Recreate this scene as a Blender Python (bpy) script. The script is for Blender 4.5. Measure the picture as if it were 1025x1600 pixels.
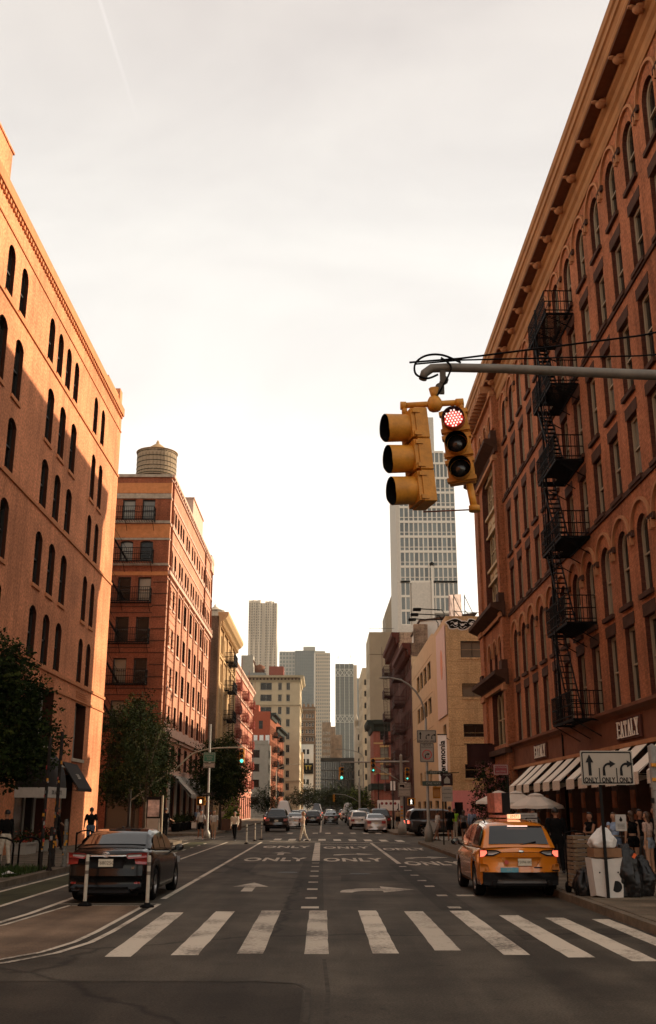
import bpy, bmesh, math, random
from math import pi, sin, cos, tan, atan, atan2, radians, sqrt
from mathutils import Vector, Matrix, noise
random.seed(11)
R = random.Random(5)

# ------------------------------------------------------------------ scene, camera, light
sc = bpy.context.scene
for o in list(bpy.data.objects): bpy.data.objects.remove(o)
col = bpy.data.collections.new('street'); sc.collection.children.link(col)

CAM_H = 1.95
cam_d = bpy.data.cameras.new('camera'); cam = bpy.data.objects.new('camera', cam_d); col.objects.link(cam)
cam_d.sensor_fit = 'VERTICAL'; cam_d.sensor_height = 36.0; cam_d.sensor_width = 24.0
cam_d.lens = 35.0
cam_d.clip_start = 0.1; cam_d.clip_end = 9000
cam.location = (0, 0, CAM_H)
cam.rotation_euler = (radians(90 + 16.547), 0, radians(-0.2826))
cam_d.dof.use_dof = True; cam_d.dof.focus_distance = 11.5; cam_d.dof.aperture_fstop = 8.0
sc.camera = cam

SUN_EL, SUN_AZ = 19.6, 25.0            # azimuth measured from +X towards +Y
sd = bpy.data.lights.new('sun', 'SUN'); so = bpy.data.objects.new('sun', sd); col.objects.link(so)
sd.energy = 4.5; sd.angle = radians(0.6); sd.color = (1.0, 0.83, 0.62)
sv = Vector((cos(radians(SUN_EL))*cos(radians(SUN_AZ)), cos(radians(SUN_EL))*sin(radians(SUN_AZ)), sin(radians(SUN_EL))))
so.rotation_euler = sv.to_track_quat('Z', 'Y').to_euler()

w = bpy.data.worlds.new('World'); sc.world = w; w.use_nodes = True
nt = w.node_tree; nt.nodes.clear(); N = nt.nodes.new; Lk = nt.links.new
out = N('ShaderNodeOutputWorld'); mix = N('ShaderNodeMixShader')
b1 = N('ShaderNodeBackground'); b2 = N('ShaderNodeBackground')
sky = N('ShaderNodeTexSky'); sky.sky_type = 'NISHITA'; sky.sun_disc = False
sky.sun_elevation = radians(SUN_EL); sky.sun_rotation = radians(90 - SUN_AZ)
sky.dust_density = 3.0
Lk(sky.outputs[0], b1.inputs[0]); b1.inputs[1].default_value = 0.12
tc = N('ShaderNodeTexCoord'); mp = N('ShaderNodeMapping'); mp.inputs['Scale'].default_value = (1.0, 1.0, 2.6)
Lk(tc.outputs['Generated'], mp.inputs[0])
nz = N('ShaderNodeTexNoise'); nz.inputs['Scale'].default_value = 2.2; nz.inputs['Detail'].default_value = 7; nz.inputs['Roughness'].default_value = .55
nz.inputs['Distortion'].default_value = .5
Lk(mp.outputs[0], nz.inputs['Vector'])
sx = N('ShaderNodeSeparateXYZ'); Lk(tc.outputs['Generated'], sx.inputs[0])
# thin high cloud: brightest low in the sky, greyer towards the zenith
rp = N('ShaderNodeValToRGB'); rp.color_ramp.elements[0].position = 0.0; rp.color_ramp.elements[0].color = (1.25, 1.10, .86, 1)
rp.color_ramp.elements[1].position = 1.0; rp.color_ramp.elements[1].color = (.50, .455, .415, 1)
for p_, c_ in ((.13, (1.10, .99, .82)), (.26, (.78, .73, .66)), (.40, (.61, .585, .545)), (.54, (.545, .52, .485)), (.70, (.445, .405, .375)), (.80, (.46, .42, .385))):
    e = rp.color_ramp.elements.new(p_); e.color = (*c_, 1)
Lk(sx.outputs['Z'], rp.inputs[0])
mm = N('ShaderNodeMixRGB'); mm.blend_type = 'MULTIPLY'; mm.inputs[0].default_value = 1
cr = N('ShaderNodeValToRGB'); cr.color_ramp.elements[0].position = .30; cr.color_ramp.elements[0].color = (.85, .84, .85, 1)
cr.color_ramp.elements[1].position = .62; cr.color_ramp.elements[1].color = (1.05, 1.05, 1.04, 1)
Lk(nz.outputs[0], cr.inputs[0]); Lk(rp.outputs[0], mm.inputs[1]); Lk(cr.outputs[0], mm.inputs[2])
# old vapour trail, a thin faint arc of a great circle
def trail():
    def dirn(az, el): return Vector((sin(radians(az))*cos(radians(el)), cos(radians(az))*cos(radians(el)), sin(radians(el))))
    a, c = dirn(-15.4, 42.5), dirn(-12.6, 37.6); n_ = a.cross(c).normalized()
    d = N('ShaderNodeVectorMath'); d.operation = 'DOT_PRODUCT'; d.inputs[1].default_value = n_; nrm = N('ShaderNodeVectorMath'); nrm.operation = 'NORMALIZE'; Lk(tc.outputs['Generated'], nrm.inputs[0]); Lk(nrm.outputs[0], d.inputs[0])
    ab = N('ShaderNodeMath'); ab.operation = 'ABSOLUTE'; Lk(d.outputs['Value'], ab.inputs[0])
    r = N('ShaderNodeMapRange'); r.interpolation_type = 'SMOOTHSTEP'; r.inputs[1].default_value = .0; r.inputs[2].default_value = .0028; r.inputs[3].default_value = .045; r.inputs[4].default_value = 0; Lk(ab.outputs[0], r.inputs[0])
    z = N('ShaderNodeMapRange'); z.inputs[1].default_value = .60; z.inputs[2].default_value = .66; Lk(sx.outputs['Z'], z.inputs[0])
    fy = N('ShaderNodeMath'); fy.operation = 'GREATER_THAN'; fy.inputs[1].default_value = 0; Lk(sx.outputs['Y'], fy.inputs[0])
    q = N('ShaderNodeMath'); q.operation = 'MULTIPLY'; Lk(r.outputs[0], q.inputs[0]); Lk(z.outputs[0], q.inputs[1]); q2 = N('ShaderNodeMath'); q2.operation = 'MULTIPLY'; Lk(q.outputs[0], q2.inputs[0]); Lk(fy.outputs[0], q2.inputs[1])
    ad = N('ShaderNodeMixRGB'); ad.blend_type = 'ADD'; ad.inputs[0].default_value = 1; Lk(mm.outputs[0], ad.inputs[1]); Lk(q2.outputs[0], ad.inputs[2]); return ad.outputs[0]
Lk(trail(), b2.inputs[0]); b2.inputs[1].default_value = 1.0
mix.inputs[0].default_value = .90
Lk(b1.outputs[0], mix.inputs[1]); Lk(b2.outputs[0], mix.inputs[2]); Lk(mix.outputs[0], out.inputs[0])

sc.view_settings.view_transform = 'Standard'; sc.view_settings.look = 'None'
sc.view_settings.exposure = 0.88; sc.view_settings.gamma = 1.0; sc.view_settings.use_curve_mapping = False
sc.render.engine = 'CYCLES'
sc.cycles.max_bounces = 6; sc.cycles.diffuse_bounces = 3; sc.cycles.volume_bounces = 1

# ------------------------------------------------------------------ mesh helpers
class MB:
    def __init__(s): s.v = []; s.f = []; s.m = []; s.sm = []
    def add(s, vs, fs, m=0, smooth=False):
        o = len(s.v); s.v += [tuple(p) for p in vs]
        for f in fs: s.f.append(tuple(o+i for i in f)); s.m.append(m); s.sm.append(smooth)
    def quad(s, a, b, c, d, m=0): s.add([a, b, c, d], [(0, 1, 2, 3)], m)
    def box(s, x0, x1, y0, y1, z0, z1, m=0):
        s.add([(x0,y0,z0),(x1,y0,z0),(x1,y1,z0),(x0,y1,z0),(x0,y0,z1),(x1,y0,z1),(x1,y1,z1),(x0,y1,z1)],
              [(0,3,2,1),(4,5,6,7),(0,1,5,4),(1,2,6,5),(2,3,7,6),(3,0,4,7)], m)
    def bar(s, a, b, w, h=None, m=0):
        """rectangular bar from a to b"""
        h = h or w; a = Vector(a); b = Vector(b); d = (b-a).normalized()
        up = Vector((0, 0, 1)) if abs(d.z) < .95 else Vector((0, 1, 0))
        x = d.cross(up).normalized()*w/2; y = x.cross(d).normalized()*h/2
        vs = [a-x-y, a+x-y, a+x+y, a-x+y, b-x-y, b+x-y, b+x+y, b-x+y]
        s.add(vs, [(0,3,2,1),(4,5,6,7),(0,1,5,4),(1,2,6,5),(2,3,7,6),(3,0,4,7)], m)
    def tube(s, pts, r, n=8, m=0, cap=True, smooth=True):
        pts = [Vector(p) for p in pts]; rr = r if isinstance(r, (list, tuple)) else [r]*len(pts)
        o = len(s.v); prev = None
        for i, p in enumerate(pts):
            d = (pts[min(i+1, len(pts)-1)] - pts[max(i-1, 0)]).normalized()
            if prev is None:
                up = Vector((0, 0, 1)) if abs(d.z) < .9 else Vector((1, 0, 0)); x = d.cross(up).normalized()
            else: x = (prev - d*prev.dot(d)).normalized()
            prev = x; y = d.cross(x)
            for k in range(n):
                a = 2*pi*k/n; s.v.append(tuple(p + (x*cos(a)+y*sin(a))*rr[i]))
        for i in range(len(pts)-1):
            for k in range(n):
                k2 = (k+1) % n
                s.f.append((o+i*n+k, o+i*n+k2, o+(i+1)*n+k2, o+(i+1)*n+k)); s.m.append(m); s.sm.append(smooth)
        if cap:
            s.f.append(tuple(o+k for k in range(n))[::-1]); s.m.append(m); s.sm.append(False)
            q = o+(len(pts)-1)*n; s.f.append(tuple(q+k for k in range(n))); s.m.append(m); s.sm.append(False)
    def lathe(s, prof, n=20, c=(0, 0, 0), m=0, smooth=True, cap=True, axis='z'):
        o = len(s.v)
        for r, z in prof:
            for k in range(n):
                a = 2*pi*k/n
                if axis == 'z': q = (c[0]+r*cos(a), c[1]+r*sin(a), c[2]+z)
                elif axis == 'y': q = (c[0]+r*cos(a), c[1]-z, c[2]+r*sin(a))
                else: q = (c[0]+z, c[1]+r*cos(a), c[2]+r*sin(a))
                s.v.append(q)
        for i in range(len(prof)-1):
            for k in range(n):
                k2 = (k+1) % n
                s.f.append((o+i*n+k, o+i*n+k2, o+(i+1)*n+k2, o+(i+1)*n+k)); s.m.append(m); s.sm.append(smooth)
        if cap:
            if prof[0][0] > 1e-4: s.f.append(tuple(o+k for k in range(n))[::-1]); s.m.append(m); s.sm.append(False)
            if prof[-1][0] > 1e-4: s.f.append(tuple(o+(len(prof)-1)*n+k for k in range(n))); s.m.append(m); s.sm.append(False)
    def prism(s, pts, y0, y1, m=0):
        """polygon pts (x,z) extruded along y"""
        n = len(pts); o = len(s.v)
        s.v += [(p[0], y0, p[1]) for p in pts] + [(p[0], y1, p[1]) for p in pts]
        fs = [tuple(range(n)), tuple(range(2*n-1, n-1, -1))] + [(i, i+n, (i+1) % n+n, (i+1) % n) for i in range(n)]
        for f in fs: s.f.append(tuple(o+i for i in f)); s.m.append(m); s.sm.append(False)
    def sphere(s, c, r, n=12, k=8, m=0, sc3=(1, 1, 1)):
        o = len(s.v)
        for i in range(k+1):
            t = pi*i/k
            for j in range(n):
                a = 2*pi*j/n; s.v.append((c[0]+r*sc3[0]*sin(t)*cos(a), c[1]+r*sc3[1]*sin(t)*sin(a), c[2]+r*sc3[2]*cos(t)))
        for i in range(k):
            for j in range(n):
                j2 = (j+1) % n
                s.f.append((o+i*n+j, o+(i+1)*n+j, o+(i+1)*n+j2, o+i*n+j2)); s.m.append(m); s.sm.append(True)
    def xf(s, M, start=0):
        for i in range(start, len(s.v)): s.v[i] = tuple(M @ Vector(s.v[i]))
        return s
    def mesh(s, name, mats):
        me = bpy.data.meshes.new(name); me.from_pydata(s.v, [], s.f)
        for mt in (mats if isinstance(mats, (list, tuple)) else [mats]): me.materials.append(mt)
        me.polygons.foreach_set('material_index', s.m); me.polygons.foreach_set('use_smooth', s.sm)
        me.update(); return me

def link(name, me, parent=None, loc=(0, 0, 0), rot=(0, 0, 0), scl=None):
    o = bpy.data.objects.new(name, me); col.objects.link(o)
    if parent is not None: o.parent = parent
    o.location = loc; o.rotation_euler = rot
    if scl: o.scale = scl
    return o
def part(name, mb, mats, parent, loc=(0, 0, 0), rot=(0, 0, 0), label=None, kind=None):
    o = link(name, mb.mesh(name, mats) if isinstance(mb, MB) else mb, parent, loc, rot)
    if label: o['label'] = label
    if kind: o['kind'] = kind
    return o
def thing(name, label, cat, loc=(0, 0, 0), rz=0, group=None):
    o = link(name, None, None, loc, (0, 0, rz)); o['label'] = label; o['category'] = cat
    o.empty_display_size = .2
    if group: o['group'] = group
    return o
def tag(o, label, cat, group=None):
    o['label'] = label; o['category'] = cat
    if group: o['group'] = group
    return o
def struct(name, mb, mats, loc=(0, 0, 0)):
    o = link(name, mb.mesh(name, mats), None, loc); o['kind'] = 'structure'; return o
kids = {}
def dup(root, loc, rz=0, label=None, group=None):
    """copy a thing with its parts and sub-parts"""
    r = root.copy(); col.objects.link(r); r.location = loc; r.rotation_euler = (0, 0, rz)
    if label: r['label'] = label
    if group: r['group'] = group
    for ch in [o for o in col.objects if o.parent == root]:
        c = ch.copy(); col.objects.link(c); c.parent = r
        for g in [o for o in col.objects if o.parent == ch]:
            d = g.copy(); col.objects.link(d); d.parent = c
    return r
def text_mesh(body, size=1.0, ext=.01, sx=1.0, bold=0.0, align='CENTER', spacing=1.0):
    cu = bpy.data.curves.new('t', 'FONT'); cu.body = body; cu.size = size; cu.extrude = ext; cu.offset = bold
    cu.align_x = align; cu.align_y = 'CENTER'; cu.resolution_u = 3; cu.space_character = spacing
    ob = bpy.data.objects.new('t', cu); sc.collection.objects.link(ob)
    dg = bpy.context.evaluated_depsgraph_get(); dg.update()
    me = bpy.data.meshes.new_from_object(ob.evaluated_get(dg)); 
    bpy.data.objects.remove(ob); bpy.data.curves.remove(cu)
    for v in me.vertices: v.co.x *= sx
    return me
def text(name, body, mt, parent, loc, rot, size=1.0, ext=.006, sx=1.0, bold=0.0, align='CENTER', spacing=1.0):
    """lettering in the local xz plane facing -y when rot z = 0"""
    me = text_mesh(body, size, ext, sx, bold, align, spacing)
    for v in me.vertices: v.co = Vector((v.co.x, -v.co.z, v.co.y))
    me.materials.clear(); me.materials.append(mt)
    return link(name, me, parent, loc, rot)

# ------------------------------------------------------------------ materials
MATS = {}
def nodes(name):
    m = bpy.data.materials.new(name); m.use_nodes = True; t = m.node_tree
    return m, t, t.nodes['Principled BSDF'], t.nodes.new, t.links.new
def mat(name, c, rough=.6, metal=0, noise=.15, scale=3.0, bump=0, bscale=30, emis=None, es=1.0, spec=None, coat=0, trans=0):
    if name in MATS: return MATS[name]
    m, t, b, N, L = nodes(name)
    b.inputs['Roughness'].default_value = rough; b.inputs['Metallic'].default_value = metal
    if spec is None: spec = .08 if rough >= .55 and not metal else .4
    b.inputs['Specular IOR Level'].default_value = spec
    if coat: b.inputs['Coat Weight'].default_value = coat; b.inputs['Coat Roughness'].default_value = .04
    if emis: b.inputs['Emission Color'].default_value = (*emis, 1); b.inputs['Emission Strength'].default_value = es
    co = N('ShaderNodeTexCoord')
    nz = N('ShaderNodeTexNoise'); nz.inputs['Scale'].default_value = scale; nz.inputs['Detail'].default_value = 6; nz.inputs['Roughness'].default_value = .65
    L(co.outputs['Object'], nz.inputs['Vector'])
    mr = N('ShaderNodeMapRange'); mr.inputs[1].default_value = .3; mr.inputs[2].default_value = .7
    mr.inputs[3].default_value = 1-noise; mr.inputs[4].default_value = 1+noise
    L(nz.outputs[0], mr.inputs[0])
    mx = N('ShaderNodeMixRGB'); mx.blend_type = 'MULTIPLY'; mx.inputs[0].default_value = 1; mx.inputs[1].default_value = (*c, 1)
    L(mr.outputs[0], mx.inputs[2]); L(mx.outputs[0], b.inputs['Base Color'])
    if bump:
        n2 = N('ShaderNodeTexNoise'); n2.inputs['Scale'].default_value = bscale; n2.inputs['Detail'].default_value = 4
        L(co.outputs['Object'], n2.inputs['Vector'])
        bp = N('ShaderNodeBump'); bp.inputs['Strength'].default_value = bump; bp.inputs['Distance'].default_value = .02
        L(n2.outputs[0], bp.inputs['Height']); L(bp.outputs[0], b.inputs['Normal'])
    MATS[name] = m; return m
def brick(name, c1, c2, mortar, bw=.22, bh=.075, big=.18, stain=.25, bump=.6, rough=.85, paint=0):
    """brick courses in the local xz plane of a wall"""
    if name in MATS: return MATS[name]
    m, t, b, N, L = nodes(name)
    co = N('ShaderNodeTexCoord'); s = N('ShaderNodeSeparateXYZ'); L(co.outputs['Object'], s.inputs[0])
    ad = N('ShaderNodeMath'); ad.operation = 'ADD'; L(s.outputs[0], ad.inputs[0]); L(s.outputs[1], ad.inputs[1])
    cb = N('ShaderNodeCombineXYZ'); L(ad.outputs[0], cb.inputs[0]); L(s.outputs[2], cb.inputs[1])
    br = N('ShaderNodeTexBrick'); L(cb.outputs[0], br.inputs['Vector'])
    br.inputs['Scale'].default_value = 1; br.inputs['Brick Width'].default_value = bw; br.inputs['Row Height'].default_value = bh
    br.inputs['Mortar Size'].default_value = .008; br.inputs['Mortar Smooth'].default_value = .2; br.inputs['Bias'].default_value = -.2
    br.inputs['Color1'].default_value = (*c1, 1); br.inputs['Color2'].default_value = (*c2, 1); br.inputs['Mortar'].default_value = (*mortar, 1)
    n1 = N('ShaderNodeTexNoise'); n1.inputs['Scale'].default_value = .35; n1.inputs['Detail'].default_value = 8; n1.inputs['Roughness'].default_value = .6
    L(co.outputs['Object'], n1.inputs['Vector'])
    mr = N('ShaderNodeMapRange'); mr.inputs[1].default_value = .4; mr.inputs[2].default_value = .6; mr.inputs[3].default_value = 1-big; mr.inputs[4].default_value = 1+big
    L(n1.outputs[0], mr.inputs[0])
    # vertical run-off streaks
    mp = N('ShaderNodeMapping'); mp.inputs['Scale'].default_value = (1.6, 1.6, .12); L(co.outputs['Object'], mp.inputs[0])
    n2 = N('ShaderNodeTexNoise'); n2.inputs['Scale'].default_value = 1.2; n2.inputs['Detail'].default_value = 6; L(mp.outputs[0], n2.inputs['Vector'])
    m2 = N('ShaderNodeMapRange'); m2.inputs[1].default_value = .48; m2.inputs[2].default_value = .66; m2.inputs[3].default_value = 1; m2.inputs[4].default_value = 1-stain
    L(n2.outputs[0], m2.inputs[0])
    mu = N('ShaderNodeMath'); mu.operation = 'MULTIPLY'; L(mr.outputs[0], mu.inputs[0]); L(m2.outputs[0], mu.inputs[1])
    n3 = N('ShaderNodeTexNoise'); n3.inputs['Scale'].default_value = 9; n3.inputs['Detail'].default_value = 5; L(co.outputs['Object'], n3.inputs['Vector'])
    m3 = N('ShaderNodeMapRange'); m3.inputs[1].default_value = .38; m3.inputs[2].default_value = .62; m3.inputs[3].default_value = .78; m3.inputs[4].default_value = 1.2
    L(n3.outputs[0], m3.inputs[0])
    mu2 = N('ShaderNodeMath'); mu2.operation = 'MULTIPLY'; L(mu.outputs[0], mu2.inputs[0]); L(m3.outputs[0], mu2.inputs[1])
    mx = N('ShaderNodeMixRGB'); mx.blend_type = 'MULTIPLY'; mx.inputs[0].default_value = 1
    L(br.outputs['Color'], mx.inputs[1]); L(mu2.outputs[0], mx.inputs[2]); L(mx.outputs[0], b.inputs['Base Color'])
    bp = N('ShaderNodeBump'); bp.inputs['Strength'].default_value = bump; bp.inputs['Distance'].default_value = .012; bp.invert = True
    ad2 = N('ShaderNodeMath'); ad2.operation = 'ADD'; L(br.outputs['Fac'], ad2.inputs[0])
    m4 = N('ShaderNodeMath'); m4.operation = 'MULTIPLY'; m4.inputs[1].default_value = .8; L(n3.outputs[0], m4.inputs[0]); L(m4.outputs[0], ad2.inputs[1])
    L(ad2.outputs[0], bp.inputs['Height']); L(bp.outputs[0], b.inputs['Normal'])
    b.inputs['Roughness'].default_value = rough; b.inputs['Specular IOR Level'].default_value = .08
    MATS[name] = m; return m
def ground_mat(name, c, kind='asphalt', slab=0):
    m, t, b, N, L = nodes(name)
    co = N('ShaderNodeTexCoord')
    fine = N('ShaderNodeTexNoise'); fine.inputs['Scale'].default_value = 34; fine.inputs['Detail'].default_value = 5; fine.inputs['Roughness'].default_value = .8
    mid = N('ShaderNodeTexNoise'); mid.inputs['Scale'].default_value = .5; mid.inputs['Detail'].default_value = 9; mid.inputs['Roughness'].default_value = .62
    mp = N('ShaderNodeMapping'); mp.inputs['Scale'].default_value = (1.1, .12, 1); L(co.outputs['Object'], mp.inputs[0])
    trk = N('ShaderNodeTexNoise'); trk.inputs['Scale'].default_value = .9; trk.inputs['Detail'].default_value = 5; L(mp.outputs[0], trk.inputs['Vector'])
    for q in (fine, mid): L(co.outputs['Object'], q.inputs['Vector'])
    def rng(src, a, bb, lo=.3, hi=.7):
        r = N('ShaderNodeMapRange'); r.inputs[1].default_value = lo; r.inputs[2].default_value = hi; r.inputs[3].default_value = a; r.inputs[4].default_value = bb
        L(src, r.inputs[0]); return r.outputs[0]
    def mul(a, bb):
        q = N('ShaderNodeMath'); q.operation = 'MULTIPLY'; L(a, q.inputs[0]); L(bb, q.inputs[1]); return q.outputs[0]
    v = mul(mul(rng(fine.outputs[0], .45, 1.6, .32, .68), rng(mid.outputs[0], .72, 1.30, .38, .62)), rng(trk.outputs[0], .74, 1.24, .4, .6))
    if kind == 'asphalt':      # crack lines and oil drips
        vo = N('ShaderNodeTexVoronoi'); vo.feature = 'DISTANCE_TO_EDGE'; vo.inputs['Scale'].default_value = .16
        wn = N('ShaderNodeTexNoise'); wn.inputs['Scale'].default_value = 1.3; wn.inputs['Detail'].default_value = 6; L(co.outputs['Object'], wn.inputs['Vector'])
        va = N('ShaderNodeMixRGB'); va.inputs[0].default_value = .38; L(co.outputs['Object'], va.inputs[1]); L(wn.outputs['Color'], va.inputs[2])
        L(va.outputs[0], vo.inputs['Vector'])
        v = mul(v, rng(vo.outputs['Distance'], .4, 1.0, .0, .009))
        sp = N('ShaderNodeTexVoronoi'); sp.inputs['Scale'].default_value = 1.4; L(co.outputs['Object'], sp.inputs['Vector'])
        v = mul(v, rng(sp.outputs['Distance'], .6, 1.0, .03, .1))
    mx = N('ShaderNodeMixRGB'); mx.blend_type = 'MULTIPLY'; mx.inputs[0].default_value = 1; mx.inputs[1].default_value = (*c, 1)
    L(v, mx.inputs[2]); L(mx.outputs[0], b.inputs['Base Color'])
    bp = N('ShaderNodeBump'); bp.inputs['Strength'].default_value = .5; bp.inputs['Distance'].default_value = .006
    L(fine.outputs[0], bp.inputs['Height']); L(bp.outputs[0], b.inputs['Normal'])
    b.inputs['Roughness'].default_value = .8; b.inputs['Specular IOR Level'].default_value = .12
    MATS[name] = m; return m
def paint_mat(name, c, under, wear=.5):
    """road paint worn through to the asphalt in patches"""
    m, t, b, N, L = nodes(name)
    co = N('ShaderNodeTexCoord')
    ge = N('ShaderNodeNewGeometry')
    a = N('ShaderNodeTexNoise'); a.inputs['Scale'].default_value = 14; a.inputs['Detail'].default_value = 8; a.inputs['Roughness'].default_value = .75
    d = N('ShaderNodeTexNoise'); d.inputs['Scale'].default_value = .9; d.inputs['Detail'].default_value = 3
    L(ge.outputs['Position'], a.inputs['Vector']); L(ge.outputs['Position'], d.inputs['Vector'])
    ad = N('ShaderNodeMath'); ad.operation = 'ADD'; L(a.outputs[0], ad.inputs[0]); L(d.outputs[0], ad.inputs[1])
    r = N('ShaderNodeMapRange'); r.inputs[1].default_value = 1.06-.14*wear; r.inputs[2].default_value = 1.36-.10*wear; L(ad.outputs[0], r.inputs[0])
    mx = N('ShaderNodeMixRGB'); mx.inputs[1].default_value = (*c, 1); mx.inputs[2].default_value = (*under, 1)
    L(r.outputs[0], mx.inputs[0]); L(mx.outputs[0], b.inputs['Base Color']); b.inputs['Roughness'].default_value = .75; b.inputs['Specular IOR Level'].default_value = .12
    MATS[name] = m; return m
def glass_mat(name, c=(.012, .014, .016), rough=.06, var=.5, scale=.7, spec=.6):
    m, t, b, N, L = nodes(name)
    oi = N('ShaderNodeObjectInfo'); co = N('ShaderNodeTexCoord')
    nz = N('ShaderNodeTexNoise'); nz.inputs['Scale'].default_value = scale; L(co.outputs['Object'], nz.inputs['Vector'])
    ad = N('ShaderNodeMath'); ad.operation = 'MULTIPLY'; L(oi.outputs['Random'], ad.inputs[0]); L(nz.outputs[0], ad.inputs[1])
    r = N('ShaderNodeMapRange'); r.inputs[1].default_value = 0; r.inputs[2].default_value = .6; r.inputs[3].default_value = 1-var; r.inputs[4].default_value = 1+3*var
    L(ad.outputs[0], r.inputs[0])
    mx = N('ShaderNodeMixRGB'); mx.blend_type = 'MULTIPLY'; mx.inputs[0].default_value = 1; mx.inputs[1].default_value = (*c, 1)
    L(r.outputs[0], mx.inputs[2]); L(mx.outputs[0], b.inputs['Base Color'])
    b.inputs['Roughness'].default_value = rough; b.inputs['Specular IOR Level'].default_value = spec
    bp = N('ShaderNodeBump'); bp.inputs['Strength'].default_value = .08; bp.inputs['Distance'].default_value = .05
    L(nz.outputs[0], bp.inputs['Height']); L(bp.outputs[0], b.inputs['Normal'])
    MATS[name] = m; return m

GLASS = glass_mat('window_glass', (.006, .0055, .005), .10, .5, .7, .22)
GLASS_PALE = glass_mat('window_glass_blind', (.11, .098, .07), .25, .4)
GLASS_TOWER = glass_mat('tower_glass', (.075, .085, .08), .12, .35, .05)
CARGLASS = mat('car_glass', (.008, .009, .01), .03, noise=.05, spec=.7)
BLACK = mat('black_iron', (.0035, .003, .0027), .7, noise=.3, scale=8, spec=.08)
DARK = mat('dark_interior', (.005, .004, .004), .9, spec=.1)
STEEL = mat('galvanised_steel', (.16, .15, .135), .5, .6, noise=.2, scale=6)
WHITE = mat('white_paint', (.75, .73, .68), .55)
STONE_TRIM = mat('brown_stone_trim', (.06, .029, .018), .85, noise=.3, scale=2, bump=.5)
# ------------------------------------------------------------------ building kit
def outline(w, h, rise, n=8):
    """window outline, counter-clockwise from lower left, in xz"""
    if rise <= 0: return [(0, 0), (w, 0), (w, h), (0, h)]
    hw = w/2; rad = (hw*hw+rise*rise)/(2*rise); zc = h-rad; a0 = atan2(h-rise-zc, hw)
    pts = [(0, 0), (w, 0)]
    for i in range(n+1):
        a = a0+(pi-2*a0)*i/n; pts.append((hw+rad*cos(a), zc+rad*sin(a)))
    return pts
WIN = {}
def window_meshes(w, h, rise, fm, gm, bars, t=.07):
    key = (round(w, 3), round(h, 3), round(rise, 3), fm.name, gm.name, bars, t)
    if key in WIN: return WIN[key]
    o = outline(w, h, rise); c = (w/2, h/2)
    i = [(c[0]+(x-c[0])*(w-2*t)/w, c[1]+(z-c[1])*(h-2*t)/h) for x, z in o]
    f = MB(); n = len(o); D = .09
    f.v = [(x, 0, z) for x, z in o]+[(x, 0, z) for x, z in i]+[(x, D, z) for x, z in i]
    for k in range(n):
        k2 = (k+1) % n
        f.f += [(k, k2, n+k2, n+k), (n+k, n+k2, 2*n+k2, 2*n+k)]; f.m += [0, 0]; f.sm += [False]*2
    nx, nz = bars
    for k in range(1, nx): f.box(w*k/nx-.022, w*k/nx+.022, .012, D, t, h-t-(rise*.1 if rise else 0))
    for k in range(1, nz): f.box(t, w-t, .004, D-.002, h*k/nz-.03, h*k/nz+.03)
    g = MB(); g.v = [(x, D-.015, z) for x, z in i]; g.f = [tuple(range(n))]; g.m = [0]; g.sm = [False]
    WIN[key] = (f.mesh('window', fm), g.mesh('glass', gm)); return WIN[key]

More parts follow.
